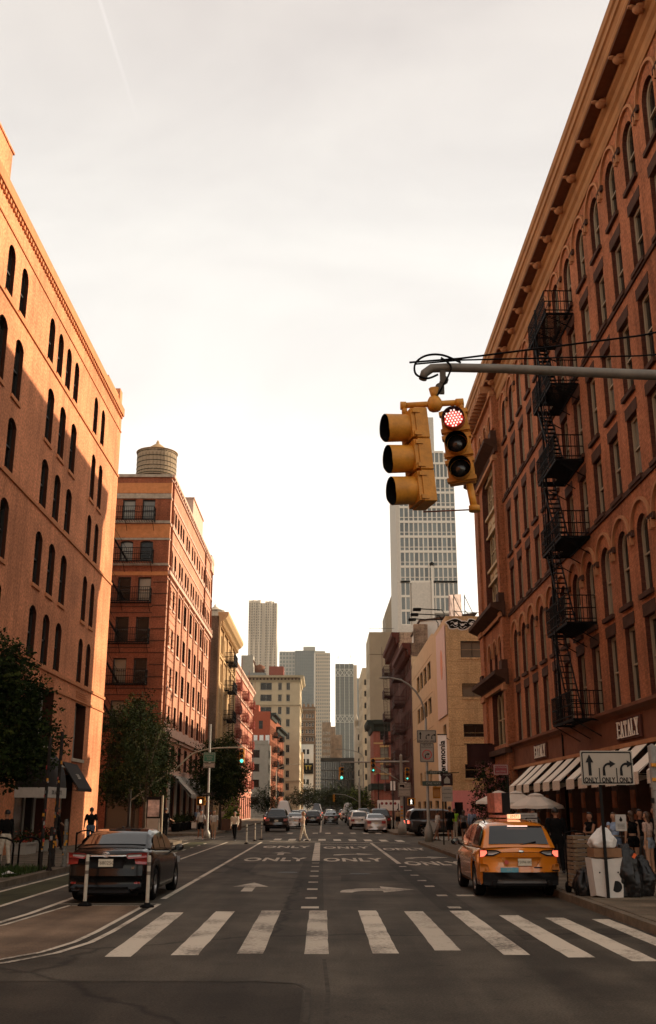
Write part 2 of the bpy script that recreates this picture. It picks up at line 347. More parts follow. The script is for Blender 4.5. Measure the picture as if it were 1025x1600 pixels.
class Bld:
    def __init__(s, name, label, cat='building', loc=(0, 0), group=None):
        s.r = thing(name, label, cat, (loc[0], loc[1], 0), 0, group); s.o = Vector((loc[0], loc[1], 0))
    def frame(s, P0, P1):
        P0 = Vector((P0[0], P0[1], 0)); P1 = Vector((P1[0], P1[1], 0)); U = (P1-P0).normalized()
        return P0-s.o, (P1-P0).length, (0, 0, atan2(U.y, U.x))
    def loc(s, L0, rot, u, d, z):
        a = rot[2]; return (L0.x+u*cos(a)-d*sin(a), L0.y+u*sin(a)+d*cos(a), z)
    def face(s, P0, P1, z0, z1, holes, mt, rv=.3, rmat=None, fm=None, gm=None, bars=(1, 2), ft=.07, sill=None, sillp=.07, lintel=None,
             hood=None, name='wall', windows=True, pale=.0, sub=True):
        """wall with real openings; holes = (u centre, width, z bottom, z top, arch rise)"""
        L0, W, rot = s.frame(P0, P1); b = MB()
        H = [(c-w/2, c+w/2, a, t, r) for c, w, a, t, r in [h[:5] for h in holes]]
        us = sorted(set([0, W]+[round(x, 4) for h in H for x in h[:2]])); zs = sorted(set([z0, z1]+[round(x, 4) for h in H for x in h[2:4]]))
        idx = {}
        def vid(u, z):
            k = (u, z)
            if k not in idx: idx[k] = len(b.v); b.v.append((u, 0, z))
            return idx[k]
        for i in range(len(us)-1):
            uc = (us[i]+us[i+1])/2; hh = [h for h in H if h[0] < uc < h[1]]
            for j in range(len(zs)-1):
                zc = (zs[j]+zs[j+1])/2
                if any(h[2] < zc < h[3] for h in hh): continue
                b.f.append((vid(us[i], zs[j]), vid(us[i+1], zs[j]), vid(us[i+1], zs[j+1]), vid(us[i], zs[j+1]))); b.m.append(0); b.sm.append(False)
        for (a, c, zb, zt, r) in H:
            o = [(a+x, zb+z) for x, z in outline(c-a, zt-zb, r)]; n = len(o); q = len(b.v)
            b.v += [(x, 0, z) for x, z in o]+[(x, rv+.04, z) for x, z in o]
            for k in range(n):
                k2 = (k+1) % n; b.f.append((q+k, q+k2, q+n+k2, q+n+k)[::-1]); b.m.append(1); b.sm.append(False)
            if r > 0:   # spandrels
                m_ = (n-2)//2+2
                cr_ = len(b.v); b.v += [(c, 0, zt), (a, 0, zt)]
                arc = [q+2+k for k in range(n-2)]; mid = (len(arc)-1)//2
                for k in range(mid): b.f.append((arc[k], cr_, arc[k+1])); b.m.append(0); b.sm.append(False)
                for k in range(mid, len(arc)-1): b.f.append((arc[k], cr_+1, arc[k+1])); b.m.append(0); b.sm.append(False)
                b.f.append((arc[mid], cr_, cr_+1)); b.m.append(0); b.sm.append(False)
        wall = part(name, b, [mt, rmat or mt], s.r, L0, rot)
        rr = random.Random(len(H)*7+int(W*10))
        for k, (a, c, zb, zt, r) in enumerate(H):
            if windows:
                g_ = GLASS_PALE if rr.random() < pale else (gm or GLASS)
                fm_, gl_ = window_meshes(c-a, zt-zb, r, fm or BLACK, g_, bars, ft)
                wo = link('window', fm_, s.r, s.loc(L0, rot, a, rv, zb), rot)
                if sub: link('glass', gl_, wo)
                else: link('glass', gl_, s.r, s.loc(L0, rot, a, rv, zb), rot)
            if sill:
                ms = s.cached('sill', round(c-a+.2, 3), lambda: box_mb(-.1, c-a+.1, -sillp, rv*.6, -.16, -.002), sill)
                link('sill', ms, s.r, s.loc(L0, rot, a, 0, zb), rot)
            if lintel and r <= 0:
                ms = s.cached('lintel', round(c-a+.3, 3), lambda: box_mb(-.1, c-a+.1, -.018, .1, .002, .42), lintel)
                link('lintel', ms, s.r, s.loc(L0, rot, a, 0, zt), rot)
            if hood and r > 0:
                ms = s.cached('arch_moulding', (round(c-a, 3), round(r, 3)), lambda: hood_mb(c-a, r), hood)
                link('arch_moulding', ms, s.r, s.loc(L0, rot, a, 0, zt), rot)
        return wall
    C = {}
    def cached(s, name, key, fn, mt):
        k = (name, key, mt.name)
        if k not in Bld.C: Bld.C[k] = fn().mesh(name, mt)
        return Bld.C[k]
    def trim(s, name, P0, P1, z0, z1, proj, mt, inset=.05, label=None, prof=None):
        """moulding along the wall line; prof = list of (outward, z) for a shaped cornice"""
        L0, W, rot = s.frame(P0, P1); b = MB()
        if prof:
            n = len(prof); b.v = [(0, -d, z) for d, z in prof]+[(W, -d, z) for d, z in prof]
            for k in range(n):
                k2 = (k+1) % n; b.f.append((k, k2, n+k2, n+k)); b.m.append(0); b.sm.append(False)
            b.f += [tuple(range(n))[::-1], tuple(range(n, 2*n))]; b.m += [0, 0]; b.sm += [False]*2
        else: b.box(0, W, -proj, inset, z0, z1)
        return part(name, b, mt, s.r, L0, rot, label)
    def repeat(s, name, P0, P1, us, z, mb, mt):
        L0, W, rot = s.frame(P0, P1); me = mb.mesh(name, mt)
        for u in us: link(name, me, s.r, s.loc(L0, rot, u, 0, z), rot)
    def roof(s, pts, z, mt, name='roof'):
        b = MB(); b.v = [(p[0]-s.o.x, p[1]-s.o.y, z) for p in pts]; b.f = [tuple(range(len(pts)))]; b.m = [0]; b.sm = [False]
        return part(name, b, mt, s.r)
    def text(s, P0, P1, u, z, d, body, mt, size, sx=1, bold=0, name='lettering', ext=.02, rotx=0):
        L0, W, rot = s.frame(P0, P1)
        return text(name, body, mt, s.r, s.loc(L0, rot, u, -d, z), (0, rotx, rot[2]), size, ext, sx, bold)
def box_mb(*a):
    b = MB(); b.box(*a); return b
def hood_mb(w, rise, gap=.40, t=.11, p=.10):
    """half-ring drip mould over an arch; origin = left end of opening at its crown"""
    b = MB(); r0 = w/2+gap; r1 = r0+t; cx = w/2; cz = -w/2+.06; n = 14
    def ring(a): return [(cx+r0*cos(a), -p, cz+r0*sin(a)), (cx+r1*cos(a), -p, cz+r1*sin(a)), (cx+r1*cos(a), .02, cz+r1*sin(a)), (cx+r0*cos(a), .02, cz+r0*sin(a))]
    for i in range(n+1): b.v += ring(pi*i/n)
    for i in range(n):
        for k in range(4): b.f.append((4*i+k, 4*i+(k+1) % 4, 4*i+4+(k+1) % 4, 4*i+4+k)); b.m.append(0); b.sm.append(False)
    for sgn in (-1, 1): b.box(cx+sgn*(r0+t/2)-t*.36, cx+sgn*(r0+t/2)+t*.36, -p*1.2, .02, cz-.32, cz+.02)
    return b
# ------------------------------------------------------------------ ground, road, pavements
ASPH = (.058, .048, .035)
M_ground = ground_mat('far_ground', (.05, .046, .042)); M_road = ground_mat('asphalt', ASPH)
M_patch = ground_mat('asphalt_patch', (.036, .029, .021)); M_walk = ground_mat('pavement_concrete', (.13, .10, .068), 'concrete')
M_bike = ground_mat('faded_green_lane', (.042, .041, .018)); M_pad = ground_mat('beige_road_coating', (.15, .102, .066), 'coat')
M_paint = paint_mat('road_paint', (.52, .45, .35), (.045, .037, .029), .5)
M_paint2 = paint_mat('worn_road_paint', (.44, .38, .295), (.038, .031, .024), .9)
M_kerb = mat('granite_kerb', (.135, .105, .074), .8, noise=.3, scale=4, bump=.5)
M_slab = ground_mat('paving_slab', (.12, .092, .062), 'concrete')
M_grass = mat('grass_blade', (.045, .07, .02), .8, noise=.5, scale=3)

b = MB(); b.quad((-3000, -400, -.03), (3000, -400, -.03), (3000, 6000, -.03), (-3000, 6000, -.03)); struct('ground', b, M_ground)
b = MB(); b.quad((-16, -60, 0), (18, -60, 0), (18, 420, 0), (-16, 420, 0))
b.quad((18, -14, 0), (90, -14, 0), (90, 15, 0), (18, 15, 0)); b.quad((-90, -14, 0), (-16, -14, 0), (-16, 15, 0), (-90, 15, 0))
b.quad((18, 60, 0), (90, 60, 0), (90, 76, 0), (18, 76, 0)); b.quad((-90, 62, 0), (-16, 62, 0), (-16, 76, 0), (-90, 76, 0))
road = struct('road', b, M_road)

def block(name, pts, mt=M_walk, h=.13):
    """raised pavement with a kerbstone edge"""
    b = MB(); n = len(pts)
    b.v = [(x, y, -.02) for x, y in pts]+[(x, y, h) for x, y in pts]
    b.f = [tuple(range(n, 2*n))]+[(i, (i+1) % n, (i+1) % n+n, i+n) for i in range(n)]; b.m = [0]*len(b.f); b.sm = [False]*len(b.f)
    return struct(name, b, mt)
def arcpts(cx, cy, r, a0, a1, n=8): return [(cx+r*cos(radians(a0+(a1-a0)*i/n)), cy+r*sin(radians(a0+(a1-a0)*i/n))) for i in range(n+1)]
right_pts = [(60, 13.5), (60, 61.5)]+arcpts(8.4, 58.5, 3.0, 90, 180)+arcpts(8.4, 16.5, 3.0, 180, 270)
left_pts = [(-60, 63.5)]+[(-60, 17)]+arcpts(-11.2, 20, 3.0, 270, 360)+arcpts(-11.2, 60.5, 3.0, 0, 90)
fr = [(60, 76), (60, 420), (5.4, 420)]+arcpts(8.4, 79, 3, 180, 270)
fl = [(-60, 420), (-60, 76)]+arcpts(-11.2, 79, 3, 270, 360)+[(-8.2, 285), (-5.4, 300), (-5.0, 420)]
walks = {}
for nm, pts in (('right', right_pts), ('left', left_pts), ('far_right', fr), ('far_left', fl)):
    o = block('pavement', pts); walks[nm] = o
def kerb(parent, pts, w=.16, h=.15):
    """granite kerbstones, each about two metres long"""
    for (a, c) in zip(pts[:-1], pts[1:]):
        a = Vector((*a, 0)); c = Vector((*c, 0)); L = (c-a).length; n = max(1, round(L/2.0)); d = (c-a).normalized()
        if (c-a).length < 1.9: n = 1
        me = box_mb(0, L/n-.012, -w/2, w/2, -.02, h).mesh('kerbstone', M_kerb)
        for i in range(n): link('kerbstone', me, parent, a+d*(L/n*i)+Vector((0, 0, R.uniform(-.004, .004))), (0, 0, atan2(d.y, d.x)))
kerb(walks['right'], arcpts(8.4, 16.5, 3.0, 250, 180, 6)+arcpts(8.4, 58.5, 3.0, 180, 90, 6)+[(14, 61.5)])
kerb(walks['left'], [(-8.2, 22)]+arcpts(-11.2, 60.5, 3.0, 0, 90, 6)+[(-20, 63.5)])
kerb(walks['far_right'], [(14, 76)]+arcpts(8.4, 79, 3, 270, 180, 5)+[(5.4, 160)])
kerb(walks['far_left'], [(-20, 76)]+arcpts(-11.2, 79, 3, 270, 360, 5)+[(-8.2, 160)])
slab = box_mb(-.744, .744, -.744, .744, -.02, .0).mesh('paving_slab', M_slab)
for nm, x0, y0, nx, ny in (('right', 6.26, 18.0, 3, 28), ('left', -11.9, 26.0, 3, 23)):
    for i in range(nx):
        for j in range(ny):
            link('paving_slab', slab, walks[nm], (x0+1.5*i, y0+1.5*j, .15+R.uniform(-.004, .003)), (R.uniform(-.002, .002), R.uniform(-.002, .002), 0))

def poly(name, pts, mt, z=.004):
    b = MB(); b.v = [(x, y, 0) for x, y in pts]; b.f = [tuple(range(len(pts)))]; b.m = [0]; b.sm = [False]
    return part(name, b, mt, road, (0, 0, z))
def strip(name, pts, wd, mt=None, z=.008):
    b = MB(); P = [Vector((*p, 0)) for p in pts]; n = len(P)
    for i, p in enumerate(P):
        d = (P[min(i+1, n-1)]-P[max(i-1, 0)]).normalized(); s = Vector((-d.y, d.x, 0))*wd/2; b.v += [tuple(p+s), tuple(p-s)]
    for i in range(n-1): b.f.append((2*i, 2*i+1, 2*i+3, 2*i+2)); b.m.append(0); b.sm.append(False)
    return part(name, b, mt or M_paint, road, (0, 0, z))
# near crosswalk
for k, (x0, x1, ya, yb) in enumerate([(-2.98, -2.62, 14.75, 20.75), (-2.09, -1.72, 14.9, 20.95), (-1.2, -.83, 15.05, 21.1), (-.26, .08, 15, 21.1), (.70, 1.06, 15.05, 21.1),
                    (1.60, 1.97, 15.35, 20.95), (2.50, 2.87, 14.9, 21.05), (3.33, 3.70, 14.65, 20.2), (4.10, 4.46, 14.3, 19.75), (4.9, 5.22, 14.4, 19.5)]):
    b = MB(); n = 12; d = .08 if k == 0 else 0    # slightly ragged thermoplastic edges
    vs = []
    for i in range(n+1):
        y = ya+(yb-ya)*i/n; vs += [(x0-d*i/n+R.uniform(-.008, .008), y, 0), (x1-d*i/n+R.uniform(-.008, .008), y, 0)]
    b.add(vs, [(2*i, 2*i+1, 2*i+3, 2*i+2) for i in range(n)])
    part('crosswalk_stripe', b, M_paint2 if k in (2, 3, 5) else M_paint, road, (0, 0, .004))
strip('lane_line', [(-3.55, 23.7), (-3.62, 62.3)], .13); strip('lane_line', [(-.27, 40.4), (-.30, 61)], .30); strip('lane_line', [(2.77, 38.2), (2.77, 60.2)], .16)
for y in (21.7, 23.9, 26.45, 28.9, 31.4, 33.8, 36.4, 38.7): strip('lane_dash', [(-.26, y-.2), (-.26, y+.22)], .26 if y > 22 else .36, M_paint2)
for y in (24.6, 27.4, 29.5, 31.8, 34.2, 36.4): strip('lane_dash', [(2.76, y-.2), (2.76, y+.2)], .24, M_paint2)
strip('lane_dash', [(3.3, 24.4), (3.3, 24.8)], .4); strip('lane_dash', [(2.68, 21.5), (2.68, 21.9)], .26)
# kerb-side lanes on the left
poly('green_bike_lane', [(-7.75, 21), (-6.65, 21), (-6.65, 62), (-7.75, 62)], M_bike)
strip('bike_lane_line', [(-7.8, 18), (-7.8, 61)], .12); strip('bike_lane_line', [(-6.62, 18), (-6.68, 28)], .12)
for y in range(29, 62, 3): strip('bike_lane_line', [(-6.68, y), (-6.68, y+1.1)], .1)
strip('buffer_line', [(-7.4, 14.9), (-6.6, 16.0), (-5.75, 18.4), (-5.62, 20.5), (-5.62, 62)], .12)
pad = [(-9, 13.3), (-6.5, 13.45), (-5.0, 13.8), (-4.35, 14.4), (-3.95, 15.2), (-3.75, 16.3), (-3.70, 17.6), (-3.70, 22.15), (-5.2, 22.15), (-5.35, 20.5), (-5.5, 18.6), (-6.3, 16.3), (-7.3, 15.0), (-9, 14.3)]
poly('beige_kerb_extension', pad, M_pad)
strip('edge_line', pad[0:8]+[(-3.70, 22.2)], .09); strip('edge_line', [(-9, 13.05), (-6.5, 13.2), (-4.9, 13.52), (-4.15, 14.2), (-3.72, 15.1), (-3.5, 16.25), (-3.45, 17.6), (-3.45, 22.5)], .10)
strip('edge_line', [(-5.55, 22.5), (-3.45, 22.5)], .08); strip('edge_line', [(-5.2, 22.15), (-3.8, 22.1)], .06); strip('edge_line', [(-5.25, 22.15), (-5.38, 20.5), (-5.52, 18.6), (-6.35, 16.3), (-7.4, 14.95)], .08)
# arrows
def arrow_straight(cx, y, s=1): poly('straight_arrow', [(cx-.14, y), (cx+.14, y), (cx+.14, y+1.5*s), (cx+.47, y+1.5*s), (cx, y+3.0*s), (cx-.47, y+1.5*s), (cx-.14, y+1.5*s)], M_paint2)
def arrow_turn(x, y, s=1):
    pts = [(x, y), (x+.3, y)]+[(x+.3+.45*(1-cos(t)), y+.55*s*sin(t)) for t in (.4, .8, 1.2, 1.57)]+[(x+1.05, y+.55*s), (x+1.05, y+.05), (x+1.85, y+.95*s), (x+1.05, y+1.95*s), (x+1.05, y+1.3*s)]
    pts += [(x+.75-.75*sin(t), y+.3*s+1.0*s*cos(t)) for t in (0, .4, .8, 1.2, 1.57)]
    poly('right_turn_arrow', pts, M_paint2)
arrow_straight(-1.86, 25.8); arrow_turn(.42, 25.45); arrow_straight(-1.85, 45.5); arrow_turn(.45, 45.0); arrow_turn(3.3, 42.0)
def road_word(cx, cy, w_, h_):
    me = text_mesh('ONLY', 1.0, 0, 1.0, .03, 'CENTER', 1.08); xs = [v.co.x for v in me.vertices]; ys = [v.co.y for v in me.vertices]
    for v in me.vertices: v.co = Vector(((v.co.x-(min(xs)+max(xs))/2)*w_/(max(xs)-min(xs)), (v.co.y-(min(ys)+max(ys))/2)*h_/(max(ys)-min(ys)), 0))
    me.materials.clear(); me.materials.append(M_paint); link('road_lettering', me, road, (cx, cy, .004))
for cx, cy, w_ in ((-1.87, 41.5, 2.45), (1.2, 41.2, 2.35), (4.05, 38.6, 2.1), (-1.87, 54.6, 2.45), (1.2, 53.6, 2.35), (4.0, 51.6, 2.1)): road_word(cx, cy, w_, 2.7)
# far crosswalks and stop lines
strip('stop_line', [(-3.2, 63.0), (5.0, 60.2)], .45, M_paint2); strip('stop_line', [(-.3, 58.2), (2.6, 57.3)], .3, M_paint2)
for k in range(9):
    x = -2.9+.95*k; y = 67.2-.33*k-.06*max(0, k-5)**2
    strip('crosswalk_stripe', [(x, y-1.7), (x, y+1.7)], .46)
for k in range(8): strip('crosswalk_stripe', [(-2.6+1.0*k, 81.5), (-2.6+1.0*k, 85)], .42, M_paint2)
for k in range(7): strip('crosswalk_stripe', [(-11.2+.25*k, 65.3+1.35*k), (-8.4+.25*k, 65.3+1.35*k)], .5)
for k in range(6): strip('crosswalk_stripe', [(6.8, 62.6+2.0*k), (9.8, 62.6+2.0*k)], .5)
strip('lane_line', [(-.2, 86), (-.2, 200)], .15, M_paint2)
# cut patch in the foreground with a sealed seam
poly('asphalt_patch', [(-9, 6), (-.22, 6), (-.22, 12.2), (-.36, 12.55), (-.75, 12.68), (-9, 12.72)], M_patch)
strip('patch_seam', [(-9, 12.76), (-.72, 12.73), (-.30, 12.58), (-.16, 12.2), (-.16, 6)], .06, mat('seam_tar', (.052, .044, .034), .8, noise=.4, scale=5), .006)
strip('patch_seam', [(.02, 14.5), (.06, 12), (.0, 9), (.05, 6)], .05, MATS['seam_tar'], .006)
# bands where old markings were ground off, utility cuts and tar lines
M_band = ground_mat('ground_off_band', (.037, .030, .0215))
poly('removed_marking_band', [(-.80, 21.2), (.02, 21.2), (.0, 40.2), (-.72, 40.2)], M_band, .002); poly('removed_marking_band', [(2.35, 21.2), (3.05, 21.2), (3.0, 38), (2.4, 38)], M_band, .002)
poly('utility_cut', [(.5, 29.2), (2.1, 29.4), (2.05, 32.1), (.55, 31.8)], M_patch, .002); poly('utility_cut', [(-3.1, 33), (-2.3, 33), (-2.4, 39), (-3.2, 39)], M_patch, .002); poly('utility_cut', [(3.1, 16.5), (5.0, 16.9), (5.0, 18.1), (3.15, 17.8)], M_patch, .002)
for k in range(7):
    x, y = R.uniform(-3, 4.5), R.uniform(11, 44); pts = [(x, y)]
    for q in range(7): x += R.uniform(-.12, .5)*(1 if k % 2 else -1); y += R.uniform(.1, .5); pts.append((x, y))
    strip('tar_line', pts, .035, MATS['seam_tar'] if k % 3 == 0 else M_band, .0025)
# manhole and gully covers
mc = MB(); mc.lathe([(.33, 0), (.33, .006), (.30, .006), (.29, .003), (.0, .003)], 24, cap=False)
for i in range(-3, 4):
    for j in range(-3, 4):
        if i*i+j*j < 10: mc.box(i*.075-.02, i*.075+.02, j*.075-.02, j*.075+.02, .003, .007)
part('manhole_cover', mc, mat('cast_iron', (.035, .03, .026), .6, .5, noise=.3), road, (1.15, 32.5, .002))
part('manhole_cover', bpy.data.meshes['manhole_cover'], None, road, (-1.6, 34.2, .002)) if False else link('manhole_cover', bpy.data.meshes['manhole_cover'], road, (-1.1, 33.2, .002))
# ------------------------------------------------------------------ near left: painted orange brick
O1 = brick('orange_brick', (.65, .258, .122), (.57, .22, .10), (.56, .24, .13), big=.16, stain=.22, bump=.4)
O1r = mat('shaded_orange_reveal', (.055, .019, .011), .9, noise=.2)  # wall orange darkened: shade inside the openings is put into the reveal colour
O1t = mat('orange_trim', (.52, .21, .095), .85, noise=.15, bump=.2)
DKF = mat('dark_window_frame', (.018, .014, .011), .5, noise=.1)
PALEF = mat('pale_window_frame', (.40, .36, .30), .6, noise=.1)
ROOFM = mat('tar_roof', (.05, .045, .04), .9, noise=.3)
P0, P1 = (-12.6, 18), (-12.6, 58)
B = Bld('brick_building', 'tall painted orange brick building at the left edge, sunlit strip at its corner', 'building', (-12.6, 18))
Y2 = lambda y: y-18
H = []
for c in (24.4, 26.1, 27.8, 35.75, 37.6, 42.05, 43.65, 45.25, 46.85, 51.35, 53.2): H.append((Y2(c), .92, 21.62, 23.82, .46))
for (a, t) in ((17.97, 20.56), (14.85, 17.1), (11.3, 13.72), (8.12, 10.4)):
    for c in (20.2, 22.4, 24.6, 28.9, 31.1, 33.35, 35.55, 37.75, 42.75, 44.95, 47.15, 51.65, 53.45): H.append((Y2(c), 1.08 if c < 50 else .92, a, t, .26))
H += [(Y2(44.9), 4.6, 4.7, 7.1, 0), (Y2(52.6), 2.3, 4.35, 7.1, 0), (Y2(36.5), 4.6, 4.7, 7.1, 0), (Y2(28.0), 4.6, 4.7, 7.1, 0)]
B.face(P0, P1, 0, 25.5, [h for h in H if h[1] < 2], O1, .42, O1t, DKF, bars=(1, 2), ft=.06, sill=O1t, pale=.12) if False else None
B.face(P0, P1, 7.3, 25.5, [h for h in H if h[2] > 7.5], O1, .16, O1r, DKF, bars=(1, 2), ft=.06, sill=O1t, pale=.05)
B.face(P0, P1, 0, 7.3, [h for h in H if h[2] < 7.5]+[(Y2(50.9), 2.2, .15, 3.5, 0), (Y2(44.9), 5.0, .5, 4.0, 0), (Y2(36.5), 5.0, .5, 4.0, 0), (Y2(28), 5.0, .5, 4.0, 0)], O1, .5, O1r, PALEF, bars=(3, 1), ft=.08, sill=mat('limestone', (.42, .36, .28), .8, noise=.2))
B.face((-12.6, 58), (-45, 58), 0, 25.5, [], O1); B.face((-45, 18), (-12.6, 18), 0, 25.5, [], O1); B.face((-45, 58), (-45, 18), 0, 25.5, [], O1)
B.roof([(-12.7, 18), (-12.7, 58), (-45, 58), (-45, 18)], 25.3, ROOFM)
B.trim('cornice', P0, P1, 25.35, 25.85, .16, O1t, .3)
B.repeat('dentil', P0, P1, [u*.32 for u in range(125)], 25.15, box_mb(0, .16, -.1, .02, 0, .19), O1t)
for z, hh, pr_ in ((24.28, .09, .05), (21.38, .12, .07), (14.62, .12, .07), (7.9, .14, .08), (6.86 if False else 7.18, .1, .06)): B.trim('string_course', P0, P1, z, z+hh, pr_, O1t)
b = MB(); b.box(-12, .0, 0, 16.6, 25.5, 27.35); b.box(-12.1, .05, -.05, 16.7, 27.35, 27.45); part('stair_bulkhead', b, [O1], B.r)
b = MB(); b.box(-1.2, -.1, 36.2, 39.2, 25.85, 26.5); b.box(-1.25, -.02, 39.2, 39.9, 25.85, 26.95); part('parapet_block', b, [O1], B.r)
for c, n in ((Y2(52.6), 4), (Y2(46.0), 6)):
    for k in range(n): B.trim('louvre_band', (-12.6, 18+c-1.2), (-12.6, 18+c+1.1), 7.32+.11*k, 7.37+.11*k, .03, O1t)
b = MB(); b.box(-1.1, 1.1, -.02, .3, 3.55, 4.3); part('wood_panel', b, mat('rust_wood_panel', (.28, .09, .04), .7, noise=.3), B.r, (0, Y2(52.6), 0), (0, 0, pi/2))
# shed awning over the door, sloping out from the wall
AWD = mat('charcoal_canvas', (.022, .018, .015), .85, noise=.15, spec=.2); AWL = mat('awning_print', (.55, .5, .42), .8)
def shed_awning(name, label, loc, rz, wd, pr_, zt, zb, val, mt, group=None, txt=None):
    """canvas awning; local x along the wall, -y outwards"""
    t = thing(name, label, 'awning', loc, rz, group); b = MB()
    b.add([(0, 0, zt), (wd, 0, zt), (wd, -pr_, zb), (0, -pr_, zb), (0, -pr_, zb-val), (wd, -pr_, zb-val), (0, 0, zt-.04), (wd, 0, zt-.04), (0, -pr_+.03, zb-.05), (wd, -pr_+.03, zb-.05), (0, -pr_+.03, zb-val), (wd, -pr_+.03, zb-val)],
          [(0, 3, 2, 1), (3, 4, 5, 2), (6, 7, 9, 8), (8, 9, 11, 10), (0, 6, 8, 3), (1, 2, 9, 7), (3, 8, 10, 4), (2, 5, 11, 9), (4, 10, 11, 5)])
    part('canopy', b, mt, t)
    f = MB()
    for x in (.03, wd-.03):
        f.bar((x, -.02, zb-.08), (x, -pr_+.05, zb-.08), .03); f.bar((x, -.02, zt-.1), (x, -pr_+.05, zb-.08), .03)
    f.bar((.03, -pr_+.05, zb-.08), (wd-.03, -pr_+.05, zb-.08), .03)
    part('awning_frame', f, BLACK, t)
    if txt:
        sl = atan2(pr_, zt-zb); text('lettering', txt, AWL, t, (wd/2, -pr_*.55-.015, zt-(zt-zb)*.55+.01), (-sl, 0, 0), .42, .002)
    return t
shed_awning('awning', 'charcoal sloping awning over the doorway of the orange brick building', (-12.6, 49.7, 0), pi/2, 2.9, .85, 4.1, 2.85, .14, AWD, None, '200')
t = thing('dome_awning', 'big rounded black awning with white valance, half hidden by the tree at far left', 'awning', (-12.6, 42.3, 0), pi/2)
b = MB(); n = 10
for i in range(n+1):
    a = pi/2*i/n; y = -1.3*sin(a); z = 2.75+1.75*cos(a)
    for x in (0, 3.2): b.v.append((x, y, z))
for i in range(n): b.f.append((2*i, 2*i+2, 2*i+3, 2*i+1)); b.m.append(0); b.sm.append(True)
o_ = len(b.v); b.v += [(0, 0, 2.75), (3.2, 0, 2.75)]
b.f += [tuple([o_]+[2*i for i in range(n, -1, -1)]), tuple([o_+1]+[2*i+1 for i in range(n+1)])]; b.m += [0]*2; b.sm += [False]*2
part('canopy', b, AWD, t)
b = MB(); b.box(0, 3.2, -1.32, -1.29, 2.35, 2.78); b.box(3.18, 3.21, -1.29, 0, 2.35, 2.75); b.box(-.01, .02, -1.29, 0, 2.35, 2.75); part('valance', b, mat('cream_canvas', (.50, .46, .39), .8), t)
text('lettering', '200 LAFAYETTE', AWD, t, (1.6, -1.325, 2.56), (0, 0, 0), .24, .002)
text('lettering', '200', AWL, t, (2.9, -1.12, 3.72), (-1.0, 0, 0), .4, .002)

# ------------------------------------------------------------------ left, second block: red corner building with water tank
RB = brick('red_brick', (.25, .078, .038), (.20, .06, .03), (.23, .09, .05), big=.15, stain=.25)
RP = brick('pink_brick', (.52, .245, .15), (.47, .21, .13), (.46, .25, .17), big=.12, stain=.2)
OR = mat('orange_stucco', (.44, .18, .07), .85, noise=.18, bump=.3)
RPt = mat('pink_stone_trim', (.56, .36, .27), .85, noise=.2, bump=.3)
GSt = mat('grey_stone_band', (.30, .25, .19), .85, noise=.3, bump=.4)
C2 = (-12.6, 78.8); E2 = (-12.6, 110.6)
B = Bld('corner_brick_building', 'red brick corner building with a wooden water tank on its roof, left of the street', 'building', C2)
Y2 = lambda y: y-78.8
H = [(Y2(y+.35), 1.0, 24.62, 26.08, 0) for y in (80.2, 81.6, 83.3, 84.9, 86.4, 88.9, 90.4, 92.9, 94.6, 96.7, 98.5, 100.8, 102.5, 104.9, 106.3, 107.9)]
H += [(Y2(y+.35), 1.05, 21.0, 22.55, .3 if y < 84 else 0) for y in (80.3, 82.3, 85.0, 86.5, 88.9, 90.5, 93.0, 94.6, 96.7, 98.4, 100.8, 102.5, 104.9, 106.5, 108.0)]
for a, t_ in ((17.6, 19.42), (14.36, 16.18), (11.2, 13.05), (8.35, 9.95)):
    H += [(Y2(y), 1.0, a+.15, t_, 0) for y in (80.5, 82.6)]+[(Y2(y), 1.75, a, t_+.15, 0) for y in (85.8, 89.8, 93.8, 97.8, 101.9)]+[(Y2(y), 1.1, a, t_, 0) for y in (105.6, 107.6)]
H += [(Y2(y), 1.9, 5.0, 6.95, 0) for y in (82, 85.8, 89.8, 93.8, 97.8, 101.9, 106)]+[(Y2(y), 2.6, .4, 4.3, 0) for y in (82, 86, 90, 94, 98, 102, 106.3)]
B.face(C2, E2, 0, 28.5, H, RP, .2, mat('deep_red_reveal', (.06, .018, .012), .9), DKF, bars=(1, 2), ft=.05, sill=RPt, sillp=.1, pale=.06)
F0 = (-45, 78.8); Wd = 32.4
fx_ = lambda x: x+45
Hf = []
for (a, t_) in ((24.65, 26.42), (21.2, 22.9), (17.85, 19.85), (14.6, 16.6), (11.35, 13.3), (8.1, 10.0), (4.9, 6.7)):
    for x in (-14.42, -16.05, -18.6, -20.4, -23, -25, -28, -31): Hf.append((fx_(x), 1.05, a, t_, .12 if a == 21.2 else 0))
Hf += [(fx_(-15.2), 2.6, .3, 3.9, 0), (fx_(-19.5), 2.6, .3, 3.9, 0), (fx_(-24), 2.6, .3, 3.9, 0)]
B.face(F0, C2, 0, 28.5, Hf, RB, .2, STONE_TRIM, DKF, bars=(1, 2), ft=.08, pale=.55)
B.face(E2, (-45, 110.6), 0, 28.5, [], RB); B.face((-45, 110.6), F0, 0, 28.5, [], RB)
B.roof([(-12.65, 78.85), (-12.65, 110.6), (-45, 110.6), (-45, 78.85)], 28.2, ROOFM)
